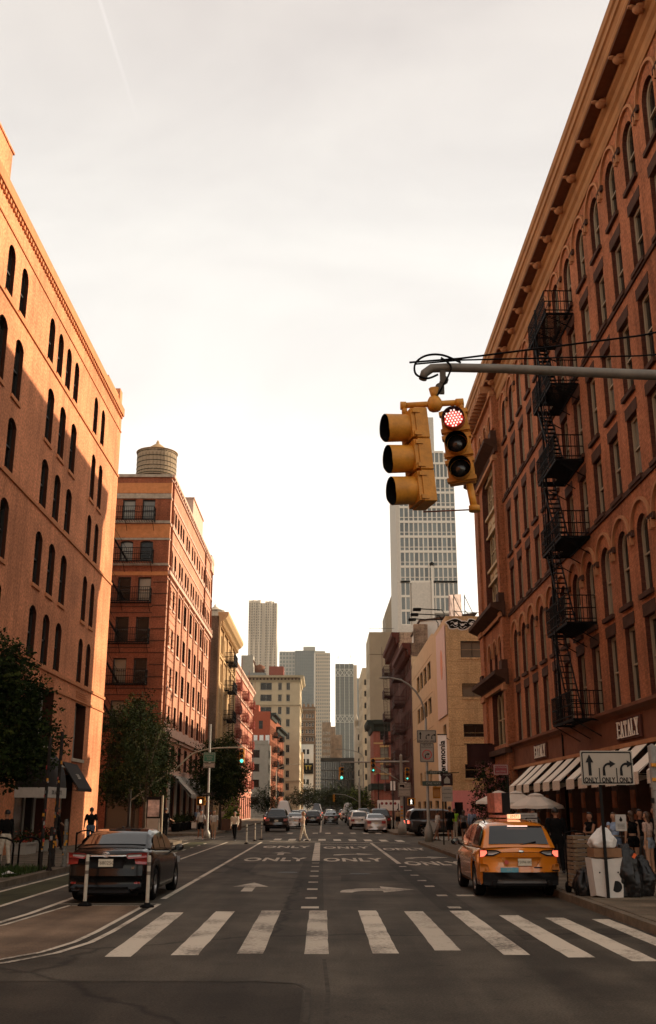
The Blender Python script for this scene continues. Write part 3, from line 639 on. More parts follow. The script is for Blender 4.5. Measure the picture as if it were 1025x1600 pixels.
# front face bands
for z0_, z1_, pr_, mt_ in ((26.98, 27.85, .03, OR), (26.5, 26.92, .09, GSt), (24.36, 24.6, .08, GSt), (23.15, 24.3, .03, OR), (22.75 if False else 22.95, 23.12, .07, GSt), (20.8, 21.0, .1, GSt), (19.98, 20.3, .05, OR), (28.35, 28.6, .14, GSt)):
    B.trim('band', (-45, 78.8), (-12.58, 78.8), z0_, z1_, pr_, mt_)
for k in range(17): B.trim('rustication_course', (-13.75, 78.8), (-12.59, 78.8), 4.2+k*.95, 4.27+k*.95, .035, STONE_TRIM)
for z in (17.4, 16.9, 14.1, 13.7, 10.9, 10.4, 7.6, 7.2): B.trim('rustication_course', (-45, 78.8), (-13.7, 78.8), z, z+.07, .03, STONE_TRIM)
# side face bands and piers
for z0_, z1_, pr_ in ((28.0, 28.12, .12), (28.38, 28.62, .22), (26.45, 26.62, .06), (24.18, 24.4, .10), (23.0, 23.12, .06), (20.75, 20.9, .08), (20.1, 20.42, .22), (19.7, 19.8, .1), (7.45, 8.1, .35), (7.2, 7.4, .18), (4.5, 4.85, .4)):
    B.trim('string_course', C2, E2, z0_, z1_, pr_, RPt)
for z in [8.6+.62*k for k in range(18)]:
    B.trim('shadow_joint', C2, (-12.6, 84.2), z, z+.045, .02, RB)
for y in (84.0, 87.55, 91.55, 95.55, 99.6, 103.6): B.trim('pier', (-12.6, y), (-12.6, y+.5), 8.1, 20.1, .13, RP)
for y in (79.4, 103.2, 109.6): B.trim('drain_pipe', (-12.6, y), (-12.6, y+.14), 8.1, 28.3, .16, RB)
b = MB(); b.prism([(-.16, 0), (.16, 0), (.22, .42), (-.22, .42)], -.28, 0)
B.repeat('bracket', C2, E2, [1+1.3*k for k in range(24)], 20.42, b, RPt)
b = MB(); b.prism([(-.10, 0), (.10, 0), (.14, .26), (-.14, .26)], -.2, 0)
B.repeat('bracket', C2, E2, [.8+1.0*k for k in range(31)], 28.12, b, RPt)
for y in (84, 88, 92, 96, 100, 104, 108.5): B.trim('shop_column', (-12.6, y-.16), (-12.6, y+.16), 0.15, 4.5, .16, mat('cream_column', (.55, .5, .42), .7))
b = MB(); b.box(-8, -.3, 15.8, 24, 28.3, 31.4); b.box(-8.1, -.2, 15.7, 24.1, 31.4, 31.55); part('bulkhead', b, RPt, B.r)
b = MB(); b.box(-1.6, .18, 29.2, 31.8, 27.3, 29.0); part('corner_parapet', b, RPt, B.r)
STW = mat('striped_canvas_pale', (.66, .60, .50), .8); STB = mat('striped_canvas_dark', (.05, .04, .035), .8)
def striped_awning(label, y0, wd, pr_, zt, zb):
    t = thing('striped_awning', label, 'awning', (-12.6, y0, 0), pi/2, 'striped shop awnings on the red corner building'); n = max(2, int(wd/.36))
    for mi, mt_ in ((0, STW), (1, STB)):
        b = MB()
        for k in range(n):
            if k % 2 != mi: continue
            x0, x1 = wd*k/n, wd*(k+1)/n
            b.add([(x0, -.02, zt), (x1, -.02, zt), (x1, -pr_, zb), (x0, -pr_, zb), (x0, -pr_, zb-.3), (x1, -pr_, zb-.3), (x0, -.02, zt-.03), (x1, -.02, zt-.03), (x1, -pr_+.02, zb-.3), (x0, -pr_+.02, zb-.3)],
                  [(0, 3, 2, 1), (3, 4, 5, 2), (6, 7, 8, 9)])
        part('pale_stripes' if mi == 0 else 'dark_stripes', b, mt_, t)
for i, (y0, d) in enumerate(((84.4, 'nearest of the striped shop awnings on the red corner building'), (88.4, 'striped shop awning second from the corner on the red building'),
                             (92.4, 'striped shop awning in the middle of the row behind the bus stop sign'), (96.4, 'farthest striped shop awning, just left of the green road sign'))):
    striped_awning(d, y0, 3.3, 1.9, 4.9, 3.0)

def water_tank(label, loc, r, h, mt, nst=34, legs=1.7, rings=6, roofc=None):
    t = thing('water_tank', label, 'water tank', loc)
    wd = 2*pi*r/nst
    st = MB(); st.box(-wd/2*.96, wd/2*.96, -.035, .035, 0, h); sm = st.mesh('stave', mt)
    for k in range(nst):
        a = 2*pi*k/nst; link('stave', sm, t, (r*cos(a), r*sin(a), legs+R.uniform(-.015, .015)), (R.uniform(-.01, .01), 0, a+pi/2))
    b = MB(); b.lathe([(r-.05, legs+.02), (r-.05, legs+h-.02)], nst); part('tank_core', b, mt, t)
    hp = MB(); hp.lathe([(r+.04, 0), (r+.06, 0), (r+.06, .05), (r+.04, .05)], 40, cap=False); hm = hp.mesh('hoop', BLACK)
    for k in range(rings): link('hoop', hm, t, (0, 0, legs+.12+(h-.3)*(k/(rings-1))**1.25))
    c = MB(); c.lathe([(r+.12, 0), (r+.14, .05), (r*.55, .42*r*.55), (.14, .62*r*.95), (.14, .62*r*.95+.12), (.02, .62*r*.95+.34)], 28, smooth=False); part('conical_roof', c, roofc or mt, t, (0, 0, legs+h))
    f = MB()
    for sx_ in (-1, 1):
        for sy in (-1, 1): f.bar((sx_*r*.6, sy*r*.6, -.3), (sx_*r*.6, sy*r*.6, legs), .16)
        f.bar((sx_*r*.6, -r*.9, legs-.1), (sx_*r*.6, r*.9, legs-.1), .18); f.bar((-r*.9, sx_*r*.6, legs-.25), (r*.9, sx_*r*.6, legs-.25), .16)
    part('stand', f, BLACK, t); return t
water_tank('weathered wooden water tank with conical roof on the red corner building', (-14.9, 84.2, 28.3), 1.72, 2.35, mat('weathered_cedar', (.27, .20, .13), .85, noise=.35, scale=4, bump=.4), roofc=mat('pale_cone', (.42, .27, .14), .8, noise=.2))

# ------------------------------------------------------------------ fire escapes
def fire_escape(label, loc, rz, L, D, floors, mt, stair=1, rail=1.05, drop=True, group=None, slat=.14, bw=.022, ladder=None):
    """local x along the wall, wall at y = 0, platforms stick out to y = -D"""
    t = thing('fire_escape', label, 'fire escape', loc, rz, group)
    for i, z in enumerate(floors):
        p = MB(); p.box(0, L, -D, -D+.05, z-.09, z); p.box(0, L, -.05, 0, z-.09, z); p.box(0, .05, -D+.05, -.05, z-.09, z); p.box(L-.05, L, -D+.05, -.05, z-.09, z)
        hx0, hx1 = (.35, 1.0) if stair > 0 else (L-1.0, L-.35)
        n = int((L-.1)/slat)
        for k in range(n):
            x = .08+k*(L-.16)/n
            if i < len(floors)-0 and hx0 < x < hx1 and i > 0: p.box(x, x+.035, -D*.45, -.05, z-.04, z-.005)
            else: p.box(x, x+.035, -D+.05, -.05, z-.04, z-.005)
        for x in (.1, L/2, L-.1): p.bar((x, 0, z-.75), (x, -D+.06, z-.08), .035)
        pf = part('platform', p, mt, t)
        r = MB()
        for zz in (z+rail, z+rail*.52, z+.12):
            r.bar((0, 0, zz), (0, -D, zz), bw*1.4); r.bar((L, 0, zz), (L, -D, zz), bw*1.4); r.bar((0, -D, zz), (L, -D, zz), bw*1.4)
        k = 0; x = 0
        while x <= L+.001: r.box(x-bw/2, x+bw/2, -D-bw/2, -D+bw/2, z, z+rail); x += .17
        for s_ in (0, L):
            y = -D+.17
            while y < -.05: r.box(s_-bw/2, s_+bw/2, y-bw/2, y+bw/2, z, z+rail); y += .17
        link('railing', r.mesh('railing', mt), pf)
        if i < len(floors)-1:
            z2 = floors[i+1]; hi, lo = max(z, z2), min(z, z2)
            s = MB(); xa, xb = (.45, min(L-.3, .45+(hi-lo)*.62)) if stair > 0 else (L-.45, max(.3, L-.45-(hi-lo)*.62))
            for yy in (-D*.92, -D*.5): s.bar((xa, yy, hi), (xb, yy, lo), .035, .12)
            m = int((hi-lo)/.24)
            for q in range(1, m): f_ = q/m; s.box(min(xa+(xb-xa)*f_-.09, 1e9), xa+(xb-xa)*f_+.09, -D*.92, -D*.5, hi-(hi-lo)*f_-.012, hi-(hi-lo)*f_+.012)
            for yy in (-D*.92,): s.bar((xa, yy, hi+.85), (xb, yy, lo+.85), .03)
            part('stair', s, mt, t)
    if ladder:
        for (x, z0_, z1_) in ladder:
            s = MB(); s.bar((x-.22, -D-.06, z0_), (x-.22, -D-.06, z1_), .035); s.bar((x+.22, -D-.06, z0_), (x+.22, -D-.06, z1_), .035)
            z = z0_+.15
            while z < z1_: s.bar((x-.22, -D-.06, z), (x+.22, -D-.06, z), .028); z += .33
            part('ladder', s, mt, t)
    return t
fire_escape('black fire escape on the shaded front of the red corner building', (-18.4, 78.78, 0), 0, 4.6, 1.0, [24.5, 21.0, 17.78, 14.5, 11.25, 8.0], BLACK, stair=1, bw=.03, slat=.2)

# ------------------------------------------------------------------ left: ochre building with a big cornice
OC = brick('ochre_brick', (.44, .27, .13), (.38, .23, .11), (.36, .25, .15), big=.12, stain=.2)
OCt = mat('ochre_trim', (.50, .33, .17), .8, noise=.15)
B = Bld('ochre_building', 'ochre building with a deep projecting cornice behind the red corner building', 'building', (-11.9, 112.5))
P0, P1 = (-11.9, 112.5), (-11.9, 134.6)
H = [(u, 1.2, z, z+2.1, 0) for z in (1.2, 5.4, 8.9, 12.4, 15.9, 19.2) for u in (1.6, 4.0, 7.4, 11, 14.6, 18, 20.6)]
B.face(P0, P1, 0, 23, H, OC, .25, OCt, PALEF, bars=(1, 2), sill=OCt, pale=.3)
B.face((-40, 112.5), P0, 0, 23, [], brick('old_brown_brick', (.20, .13, .085), (.15, .09, .06), (.2, .16, .12))); B.face(P1, (-40, 134.6), 0, 23, [], OC)
B.roof([(-11.95, 112.5), (-11.95, 134.6), (-40, 134.6), (-40, 112.5)], 22.8, ROOFM)
B.trim('cornice', P0, (-11.9, 134.8), 0, 0, 0, OCt, prof=[(-.1, 21.9), (.2, 21.9), (.3, 22.4), (.8, 22.7), (1.1, 23.1), (1.1, 23.45), (-.1, 23.45)])
B.trim('string_course', P0, P1, 18.5, 18.75, .15, OCt); B.trim('string_course', P0, P1, 4.4, 4.9, .25, OCt)
b = MB(); b.prism([(-.12, -.1), (.12, -.1), (.16, .55), (-.16, .55)], -.5, 0); B.repeat('bracket', P0, P1, [.5+1.05*k for k in range(21)], 22.0, b, OCt)
for y in (112.6, 117.4, 122.6, 128, 133.9): B.trim('pilaster', (-11.9, y), (-11.9, y+.5), 4.9, 21.9, .18, OCt)
fire_escape('black fire escape on the ochre building with the big cornice', (-11.9, 121.0, 0), pi/2, 5.2, 1.1, [19.0, 15.6, 12.1, 8.6, 5.2], BLACK, bw=.04, slat=.3)
water_tank('pale wooden water tank with pointed roof rising behind the ochre cornice', (-16.5, 150, 24.5), 1.35, 2.6, mat('bleached_cedar', (.45, .36, .27), .85, noise=.2), 24, 3.6, 4)

# ------------------------------------------------------------------ left: salmon row with red fire escapes
SM = brick('salmon_brick', (.56, .22, .14), (.50, .18, .12), (.46, .24, .18), big=.15)
REDI = mat('red_oxide_iron', (.22, .045, .03), .6, noise=.2)
P0, P1 = (-12.4, 135.2), (-12.4, 178)
B = Bld('salmon_building', 'salmon red tenement row with white lintels and red fire escapes', 'building', P0)
H = [(1.3+2.15*k, 1.0, z, z+1.9, .2) for z in (5.0, 8.3, 11.6, 14.9, 18.0) for k in range(19)]+[(2+4.2*k, 2.6, .3, 3.6, 0) for k in range(10)]
B.face(P0, P1, 0, 21.3, H, SM, .2, SM, PALEF, bars=(1, 2), sill=RPt, sillp=.14, sub=False, pale=.25)
B.face((-40, 135.2), P0, 0, 21.3, [], SM); B.face(P1, (-40, 178), 0, 21.3, [], SM); B.roof([(-12.45, 135.2), (-12.45, 178), (-40, 178), (-40, 135.2)], 21.2, ROOFM)
B.trim('cornice', P0, P1, 0, 0, 0, RPt, prof=[(-.1, 20.6), (.15, 20.6), (.25, 21.0), (.55, 21.2), (.55, 21.45), (-.1, 21.45)])
for z in (4.3, 7.6, 10.9, 14.2, 17.4): B.trim('string_course', P0, P1, z, z+.22, .16, RPt)
for i, (y, d) in enumerate(((140, 'red fire escape nearest the ochre building'), (154, 'red fire escape on the middle of the salmon row'), (168, 'red fire escape at the far end of the salmon row'))):
    fire_escape(d, (-12.4, y, 0), pi/2, 3.4, .9, [18.0, 14.7, 11.4, 8.1, 5.0], REDI, bw=.05, slat=.35, ladder=[(1.0, 18, 22.3)], group='red fire escapes on the salmon tenement row')

# ------------------------------------------------------------------ left: grey band-window block, red tenement, beige tower block
GC = mat('grey_panel', (.30, .27, .22), .8, noise=.12, scale=1)
B = Bld('grey_building', 'low grey building with ribbon windows below the red tenement', 'building', (-21, 236))
H1 = [(u, 2.0, z, z+1.75, 0) for z in (2.6, 6.4, 9.9, 13.0) for u in (1.4, 3.6, 5.8, 7.4+.4)]
B.face((-21.4, 236), (-12.6, 236), 0, 16.2, [h for h in H1 if h[0]+1 < 8.7], GC, .15, GC, DKF, bars=(2, 1), sub=False)
B.face((-12.6, 236), (-12.6, 247.5), 0, 16.2, [(u, 2.1, z, z+1.9, 0) for z in (2.4, 6.2, 9.7, 12.9) for u in (1.4, 3.8, 6.2, 8.6)], mat('pale_panel', (.42, .38, .31), .8), .15, GC, DKF, bars=(2, 1), sub=False)
B.roof([(-12.65, 236), (-12.65, 247.5), (-21.4, 247.5), (-21.4, 236)], 16.0, ROOFM); B.trim('parapet', (-21.4, 236), (-12.6, 236), 16.0, 16.9, .1, GC)
b = MB()
for k in range(5): b.box(2+k*1.4, 2.9+k*1.4, 1.5, 1.8, 16.2, 18.2)
part('rooftop_vents', b, WHITE, B.r)
B = Bld('red_tenement', 'red brick tenement with black cornice between grey and beige buildings', 'building', (-18, 248))
B.face((-22, 248), (-12.9, 248), 0, 24.6, [(6.8, 1.0, 20.4, 22.4, 0), (8.4, .7, 17.4, 19, 0)], mat('flat_red_brick', (.34, .085, .045), .85, noise=.15), .15, None, DKF, bars=(1, 2), sub=False)
b = MB(); b.box(-4, 2.25, 0, 6, 24.6, 26.2); part('parapet_step', b, MATS['flat_red_brick'], B.r)
P0, P1 = (-12.9, 248), (-11.2, 290)
H = [(1.5+2.3*k, 1.1, z, z+2.0, 0) for z in (1.5, 5.2, 8.7, 12.2, 15.7, 19.3) for k in range(17)]
B.face(P0, P1, 0, 23.6, H, RB, .2, STONE_TRIM, DKF, bars=(1, 1), sub=False); B.face(P1, (-30, 292), 0, 23.6, [], RB)
B.roof([P0, P1, (-30, 292), (-22, 248)], 23.5, ROOFM)
GR = mat('verdigris_black', (.035, .04, .035), .7)
for (a, c, z) in ((0, .38, 24.3), (.40, 1.0, 22.2)):
    pa = (P0[0]+(P1[0]-P0[0])*a, P0[1]+(P1[1]-P0[1])*a); pb = (P0[0]+(P1[0]-P0[0])*c, P0[1]+(P1[1]-P0[1])*c)
    B.trim('cornice', pa, pb, 0, 0, 0, GR, prof=[(-.1, z-1.4), (.3, z-1.4), (.5, z-.7), (1.3, z-.4), (1.4, z), (-.1, z)])
for i, (y, x) in enumerate(((254, -12.66), (270, -12.0))):
    fire_escape(('nearer' if i == 0 else 'farther')+' black fire escape on the red tenement beyond the grey building', (x, y, 0), pi/2-.04, 5.5, 1.4, [19.0, 15.4, 11.9, 8.4, 4.9], BLACK, bw=.06, slat=.4)

BG = mat('beige_limestone', (.44, .35, .23), .85, noise=.08, scale=.5); BGt = mat('beige_cornice', (.36, .29, .19), .85)
B = Bld('beige_office_building', 'tall beige office building with heavy cornice closing the left side of the street', 'building', (-24.5, 300))
X0 = -24.5; H = []
for z0_, z1_ in ((35.6, 37.85), (32.3, 34.35), (28.5, 30.7)): H += [(-17.0-X0, 3.5, z0_, z1_, 0), (-21.7-X0, 1.3, z0_, z1_, 0)]
for z0_, z1_ in ((35.6, 37.85), (32.3, 34.35), (28.5, 30.7), (24.9, 27.15), (21.2, 23.3), (17.5, 19.7), (13.9, 16.0), (10.4, 12.4), (6.75, 8.85), (1.4, 5.1)):
    H += [(-10.4-X0, 1.15, z0_, z1_, 0), (-12.85-X0, 1.15, z0_, z1_, 0)]
    if z0_ < 28: H += [(x-X0, 1.15, z0_, z1_, 0) for x in (-15.3, -17.7, -20.1, -22.5)]
B.face((X0, 300), (-6.9, 300), 0, 39, H, BG, .3, BGt, PALEF, GLASS, bars=(2, 1), ft=.12, sill=BGt)
B.face((-6.9, 300), (-6.9, 324), 0, 39, [(2+3*k, 1.6, z, z+2.2, 0) for z in (1.5, 6.75, 10.4, 13.9, 17.5, 21.2, 24.9, 28.5, 32.3, 35.6) for k in range(7)], BG, .3, BGt, PALEF, GLASS_PALE, bars=(2, 1), sub=False)
B.roof([(X0, 300), (-6.9, 300), (-6.9, 324), (X0, 324)], 38.9, ROOFM)
for pr0, (a_, c_) in enumerate((((X0, 300), (-6.9, 300)), ((-6.9, 299.2), (-6.9, 324)))):
    B.trim('cornice', a_, c_, 0, 0, 0, BGt, prof=[(-.1, 38.2), (.3, 38.2), (.4, 38.9), (1.1, 39.3), (1.2+.02*pr0, 39.9), (-.1, 39.9)])
    for z, q in ((31.3, .35), (9.5, .3), (6.1, .35), (38.3, .2)): B.trim('string_course', a_, c_, z-.2, z+q-.2, .3+.02*pr0, BGt)
b = MB(); b.box(-.22, .22, -.8, 0, 0, .55); B.repeat('bracket', (X0, 300), (-6.9, 300), [.6+1.05*k for k in range(17)], 38.6, b, STONE_TRIM)
b = MB(); b.box(-.3, 3.3, 2, 8, 39, 46.3); part('roof_tower', b, GC, B.r); b = MB(); b.box(.4, 7.2, 1.5, 9, 39, 41); part('plant_room', b, mat('grey_blue_cladding', (.22, .22, .2), .7), B.r)
b = MB(); b.box(8.2, 12.6, 1.5, 7, 39, 42.9); part('lift_house', b, mat('maroon_brick', (.22, .07, .05), .85), B.r)
b = MB(); b.lathe([(1.5, 0), (1.6, 2.2), (0, 2.9)], 14, (5.2, 4, 41)); b.bar((4, 3, 43), (3.3, 3, 45), .4); part('rooftop_tank', b, mat('rust_steel', (.16, .07, .04), .8), B.r)
B = Bld('corner_shop_building', 'narrow beige block squeezed between the beige office tower and the white building', 'building', (-7.6, 326))
B.face((-11, 326), (-6.4, 326), 0, 19, [], OC); B.face((-6.4, 326), (-6.4, 338), 0, 19, [(2+2.5*k, 1.2, z, z+2, 0) for z in (2, 6, 10, 14) for k in range(4)], OC, .2, None, DKF, bars=(1, 1), sub=False); B.roof([(-11, 326), (-6.4, 326), (-6.4, 338), (-11, 338)], 19, ROOFM)

# ------------------------------------------------------------------ far left: ornate brown block and white building
WB = mat('white_stucco', (.68, .64, .56), .8, noise=.06)
B = Bld('white_building', 'white building with a black hanging sign in front of the brown ornate block', 'building', (-8, 340))
B.face((-10, 340), (-3.15, 340), 0, 22.2, [(x+10, .85, z, z+1.6, 0) for z in (19, 15.9, 9.4, 6.2, 3) for x in (-6.3, -5.0, -8.2)], WB, .2, WB, DKF, bars=(1, 2), sub=False)
B.face((-3.15, 340), (-3.15, 352), 0, 22.2, [], OC); B.roof([(-10, 340), (-3.15, 340), (-3.15, 352), (-10, 352)], 22, ROOFM)
t = thing('hanging_sign', 'black sign with yellow letters on the front of the white building', 'sign', (-6.6, 339.6, 12.7)); b = MB(); b.box(0, 3.4, -.3, .3, 0, 3.4); part('panel', b, BLACK, t); text('lettering', 'TT', mat('sign_yellow', (.55, .42, .05), .5), t, (1.7, -.32, 1.9), (0, 0, 0), 1.9, .02)
BRN = brick('brown_ornate', (.27, .17, .10), (.22, .135, .085), (.3, .22, .16), bw=.6, bh=.3)
B = Bld('ornate_brown_building', 'brown ornate office block with white framed windows above the white building', 'building', (-14, 400))
B.face((-14, 400), (-3.0, 400), 0, 40.3, [(x+14, .8, z, z+1.6, .3) for z in (36, 32.6, 30, 27, 23.5, 20) for x in (-8.2, -6.4, -5.2, -4.0, -10.5, -12)], BRN, .25, BRN, WHITE, GLASS, bars=(1, 2), sub=False, ft=.1)
B.face((-3.0, 400), (-3.0, 425), 0, 40.3, [], BRN); B.roof([(-14, 400), (-3.0, 400), (-3, 425), (-14, 425)], 40, ROOFM)
for z in (38.9, 34.6, 28.9, 25.6, 22.4): B.trim('string_course', (-14, 400), (-2.9, 400), z, z+.35, .4, GSt)
b = MB()
for k in range(6): b.box(.5+k*1.8, 1.4+k*1.8, -.3, .5, 40.3, 41.4)
part('crenel', b, BRN, B.r)
# ------------------------------------------------------------------ near right: great red-brown brick building with eagle-bracket cornice
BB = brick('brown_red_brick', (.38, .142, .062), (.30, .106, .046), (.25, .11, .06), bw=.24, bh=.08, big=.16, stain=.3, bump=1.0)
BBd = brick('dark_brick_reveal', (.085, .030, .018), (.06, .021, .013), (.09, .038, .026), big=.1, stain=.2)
TC = mat('terracotta_trim', (.36, .17, .08), .8, noise=.2, scale=2, bump=.4)
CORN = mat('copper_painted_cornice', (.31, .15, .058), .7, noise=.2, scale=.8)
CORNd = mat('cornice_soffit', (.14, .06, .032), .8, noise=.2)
KH = mat('khaki_window_frame', (.30, .245, .165), .6, noise=.08)
XF = 10.8; YN, YF = 22.0, 57.0
S = Bld('arched_brick_building', 'huge red brown brick building with rows of round arches and deep cornice on the right', 'building', (XF, YN))
P0, P1 = (XF, YF), (XF, YN)
U = lambda y: YF-y
cols = [27.85+2.3*k for k in range(-2, 13)]
H = []
for y in cols:
    H += [(U(y), 1.16, 22.95, 25.4, .58), (U(y), 1.16, 19.72, 22.0, 0), (U(y), 1.16, 16.0, 18.68, 0), (U(y), 1.16, 12.8, 15.15, 0), (U(y), 1.16, 8.85, 11.55, .58), (U(y), 1.16, 5.45, 8.1, 0)]
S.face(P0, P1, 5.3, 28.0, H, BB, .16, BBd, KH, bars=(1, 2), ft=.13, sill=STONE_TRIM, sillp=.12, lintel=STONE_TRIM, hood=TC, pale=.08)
# ground floor: piers and shopfront openings
Hg = [(U(y), 1.55, .5, 3.55, 0) for y in cols]
S.face(P0, P1, 0, 5.3, Hg, mat('shopfront_wood', (.04, .016, .008), .7, noise=.3, scale=3, spec=.15), .45, STONE_TRIM, mat('dark_wood_frame', (.05, .022, .012), .5), bars=(2, 3), ft=.12)
for y in cols:
    for k in range(4): S.trim('pier_block', (XF, y+1.15+.2), (XF, y+1.15-.2), .35+k*.8, .95+k*.8, .07, mat('pier_terracotta', (.21, .075, .035), .8, noise=.3, scale=4))
FSC = mat('brown_fascia', (.15, .058, .030), .75, noise=.25, scale=1.5)
S.trim('sign_fascia', (XF, 57), (XF, YN), 4.12, 5.05, .14, FSC); S.trim('fascia_cornice', (XF, 57), (XF, YN), 0, 0, 0, FSC, prof=[(-.05, 5.05), (.16, 5.05), (.2, 5.15), (.42, 5.25), (.42, 5.36), (-.05, 5.42)])
S.trim('fascia_base_moulding', (XF, 57), (XF, YN), 3.98, 4.12, .22, TC)
# stepped sill bands under two of the floors
for z in (19.56, 12.64): S.trim('sill_band', P0, P1, z-.10, z+.08, .07, STONE_TRIM)
for z in (24.86, 11.0):
    for y in [c+1.15 for c in cols[:-1]]: S.trim('impost', (XF, y+.32), (XF, y-.32), z-.02, z+.2, .10, STONE_TRIM)
for y in (45.2,): 
    b = MB(); b.tube([(XF-XF-.14, y-YN, .2), (-.14, y-YN, 11.6)], .07, 10); b.tube([(-.14, y-YN, 11.6), (-.14, y-YN, 26)], .06, 10); part('drain_pipe', b, BLACK, S.r)
# cornice
S.trim('cornice', (XF, 66.1), (XF, YN), 0, 0, 0, CORN, prof=[(-.1, 27.25), (.82, 27.3), (.86, 27.42), (.80, 27.62), (.86, 27.82), (.93, 27.86), (.93, 28.12), (1.0, 28.18), (1.02, 28.45), (-.1, 28.5)])
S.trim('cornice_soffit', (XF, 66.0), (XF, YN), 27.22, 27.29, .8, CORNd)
S.trim('frieze_moulding', (XF, 57), (XF, YN), 0, 0, 0, CORN, prof=[(-.05, 26.1), (.06, 26.1), (.12, 26.25), (.10, 26.55), (.2, 26.65), (.22, 26.9), (.34, 27.0), (.34, 27.2), (-.05, 27.2)])
b = MB()   # scrolled eagle bracket
b.sphere((0, -.50, -.16), .17, 12, 8, 0, (.8, 1.2, 1)); b.sphere((0, -.70, -.06), .10, 10, 6, 0, (.8, 1.3, .8)); b.prism([(-.05, -.1), (.05, -.1), (.03, -.02), (-.03, -.02)], -.84, -.7)
b.sphere((-.13, -.42, -.08), .12, 8, 6, 0, (.5, 1.5, .8)); b.sphere((.13, -.42, -.08), .12, 8, 6, 0, (.5, 1.5, .8)); b.prism([(-.14, -.22), (.14, -.22), (.18, 0), (-.18, 0)], -.40, -.1)
S.repeat('bracket', P0, P1, [U(y) for y in [26.55+2.3*k for k in range(-2, 14)]], 27.2, b, TC)
for (a, c) in (((XF+80, YF), (XF+80, YN)),): S.face((XF+80, YN), (XF+80, 66), 0, 28, [], BB)
Hs = [(2+3.1*k, 1.16, z, z+2.4, 0) for z in (5.4, 8.85, 12.8, 16, 19.7, 22.95) for k in range(24)]
S.face((XF, YN), (XF+80, YN), 0, 28, Hs, BB, .3, BBd, KH, bars=(1, 2), sub=False) if False else S.face((XF, YN), (XF+80, YN), 0, 28, [], BB)
S.face((XF+80, 65.6), (XF+.0, 65.6), 0, 28, [], BB)
S.roof([(XF, YN), (XF, 66), (XF+80, 66), (XF+80, YN)], 28.1, ROOFM)
# corner pavilion standing a little proud, with pale bronze bays
XP = 10.5; PP0, PP1 = (XP, 65.6), (XP, 57.0); V = lambda y: 65.6-y
H = [(V(y), 1.0, 23.9+.05, 25.4, .5) for y in (58.5, 60.4, 62.3)]+[(V(y), .95, 9.7, 11.5, .47) for y in (58.5, 60.4, 62.3)]
S.face(PP0, PP1, 0, 28, H+[(V(60.3), 5.0, 13.4, 23.0, 1.2), (V(60.3), 4.4, 5.5, 8.6, .0), (V(60.3), 4.4, .3, 3.8, 0)], BB, .5, BBd, KH, windows=False)
S.face((XP, 57), (XF+.0, 57), 0, 28, [], BB); S.face((XF, 65.6), (XP, 65.6), 0, 28, [], BB)
BRZ = mat('pale_bronze_bay', (.40, .29, .16), .65, noise=.15); L0, W0, rot0 = S.frame(PP0, PP1)
fmm, glm = window_meshes(1.45, 2.1, .28, BRZ, GLASS, (2, 2), .1)
fm2, gl2 = window_meshes(1.0, 1.6, .5, KH, GLASS, (1, 2), .07)
for zb in (20.0, 16.55, 13.45):
    for k in range(3):
        wo = link('window', fmm, S.r, S.loc(L0, rot0, V(60.3)-2.3+1.55*k, .35, zb), rot0); link('glass', glm, wo)
b = MB(); b.box(V(60.3)-2.5, V(60.3)+2.5, .46, .5, 13.4, 23); part('bay_back', b, DARK, S.r, L0, rot0)
for zb, zt in ((18.65, 20.0), (15.55, 16.55), (22.1, 22.95)):
    b = MB(); b.box(V(60.3)-2.48, V(60.3)+2.48, .30, .45, zb, zt); b.box(V(60.3)-2.5, V(60.3)+2.5, .15, .3, zb-.02, zb+.12); b.box(V(60.3)-2.5, V(60.3)+2.5, .12, .3, zt-.16, zt)
    for k in range(3):
        for j in range(3): b.lathe([(.16, 0), (.13, .05), (.06, .02)], 10, (V(60.3)-1.9+1.55*k+.33*(j-.0), .30, (zb+zt)/2-.02), axis='y')
    part('ornament_panel', b, BRZ, S.r, L0, rot0)
for y in (58.5, 60.4, 62.3):
    for zb, hh in ((23.9, 1.5), (9.7, 1.8)):
        f_, g_ = window_meshes(.98, hh, .48, KH, GLASS, (1, 2), .07); wo = link('window', f_, S.r, S.loc(L0, rot0, V(y)-.49, .35, zb), rot0); link('glass', g_, wo)
        me = S.cached('arch_moulding', 'pav', lambda: hood_mb(1.0, .5, .12, .14, .09), TC); link('arch_moulding', me, S.r, S.loc(L0, rot0, V(y)-.5, 0, zb+hh), rot0)
for k in range(3):
    f_, g_ = window_meshes(1.4, 3.1, .5, BRZ, GLASS, (1, 2), .12); wo = link('window', f_, S.r, S.loc(L0, rot0, V(60.3)-2.18+1.46*k, .3, 5.5), rot0); link('glass', g_, wo)
f_, g_ = window_meshes(4.3, 3.5, 0, MATS['dark_wood_frame'], GLASS, (3, 2), .12); wo = link('shop_window', f_, S.r, S.loc(L0, rot0, V(60.3)-2.15, .3, .3), rot0); link('glass', g_, wo)
for y0, y1 in ((57.05, 57.75), (64.1, 65.5)):
    for za, zb in ((.2, 8.4), (9.9, 12.6), (14.0, 22.2), (24.3, 26.4)): S.trim('pavilion_pilaster', (XP, y1), (XP, y0), za, zb, .14, BB); S.trim('pilaster_cap', (XP, y1+.04), (XP, y0-.04), zb, zb+.35, .26, TC)
for z, pj in ((23.25, .75), (13.15, .8), (9.25, .75)):
    S.trim('ledge', (XP, 65.9), (XP, 56.8), 0, 0, 0, STONE_TRIM, prof=[(-.05, z-.55), (.12, z-.55), (.16, z-.3), (pj*.7, z-.12), (pj, z), (pj, z+.22), (-.05, z+.32)])
    for y in (57.4, 64.8): S.trim('ledge_block', (XP, y+.45), (XP, y-.45), z+.32, z+.85, .3, STONE_TRIM)
S.trim('ledge', (XP, 65.8), (XP, 56.9), 4.9, 5.2, .35, STONE_TRIM)
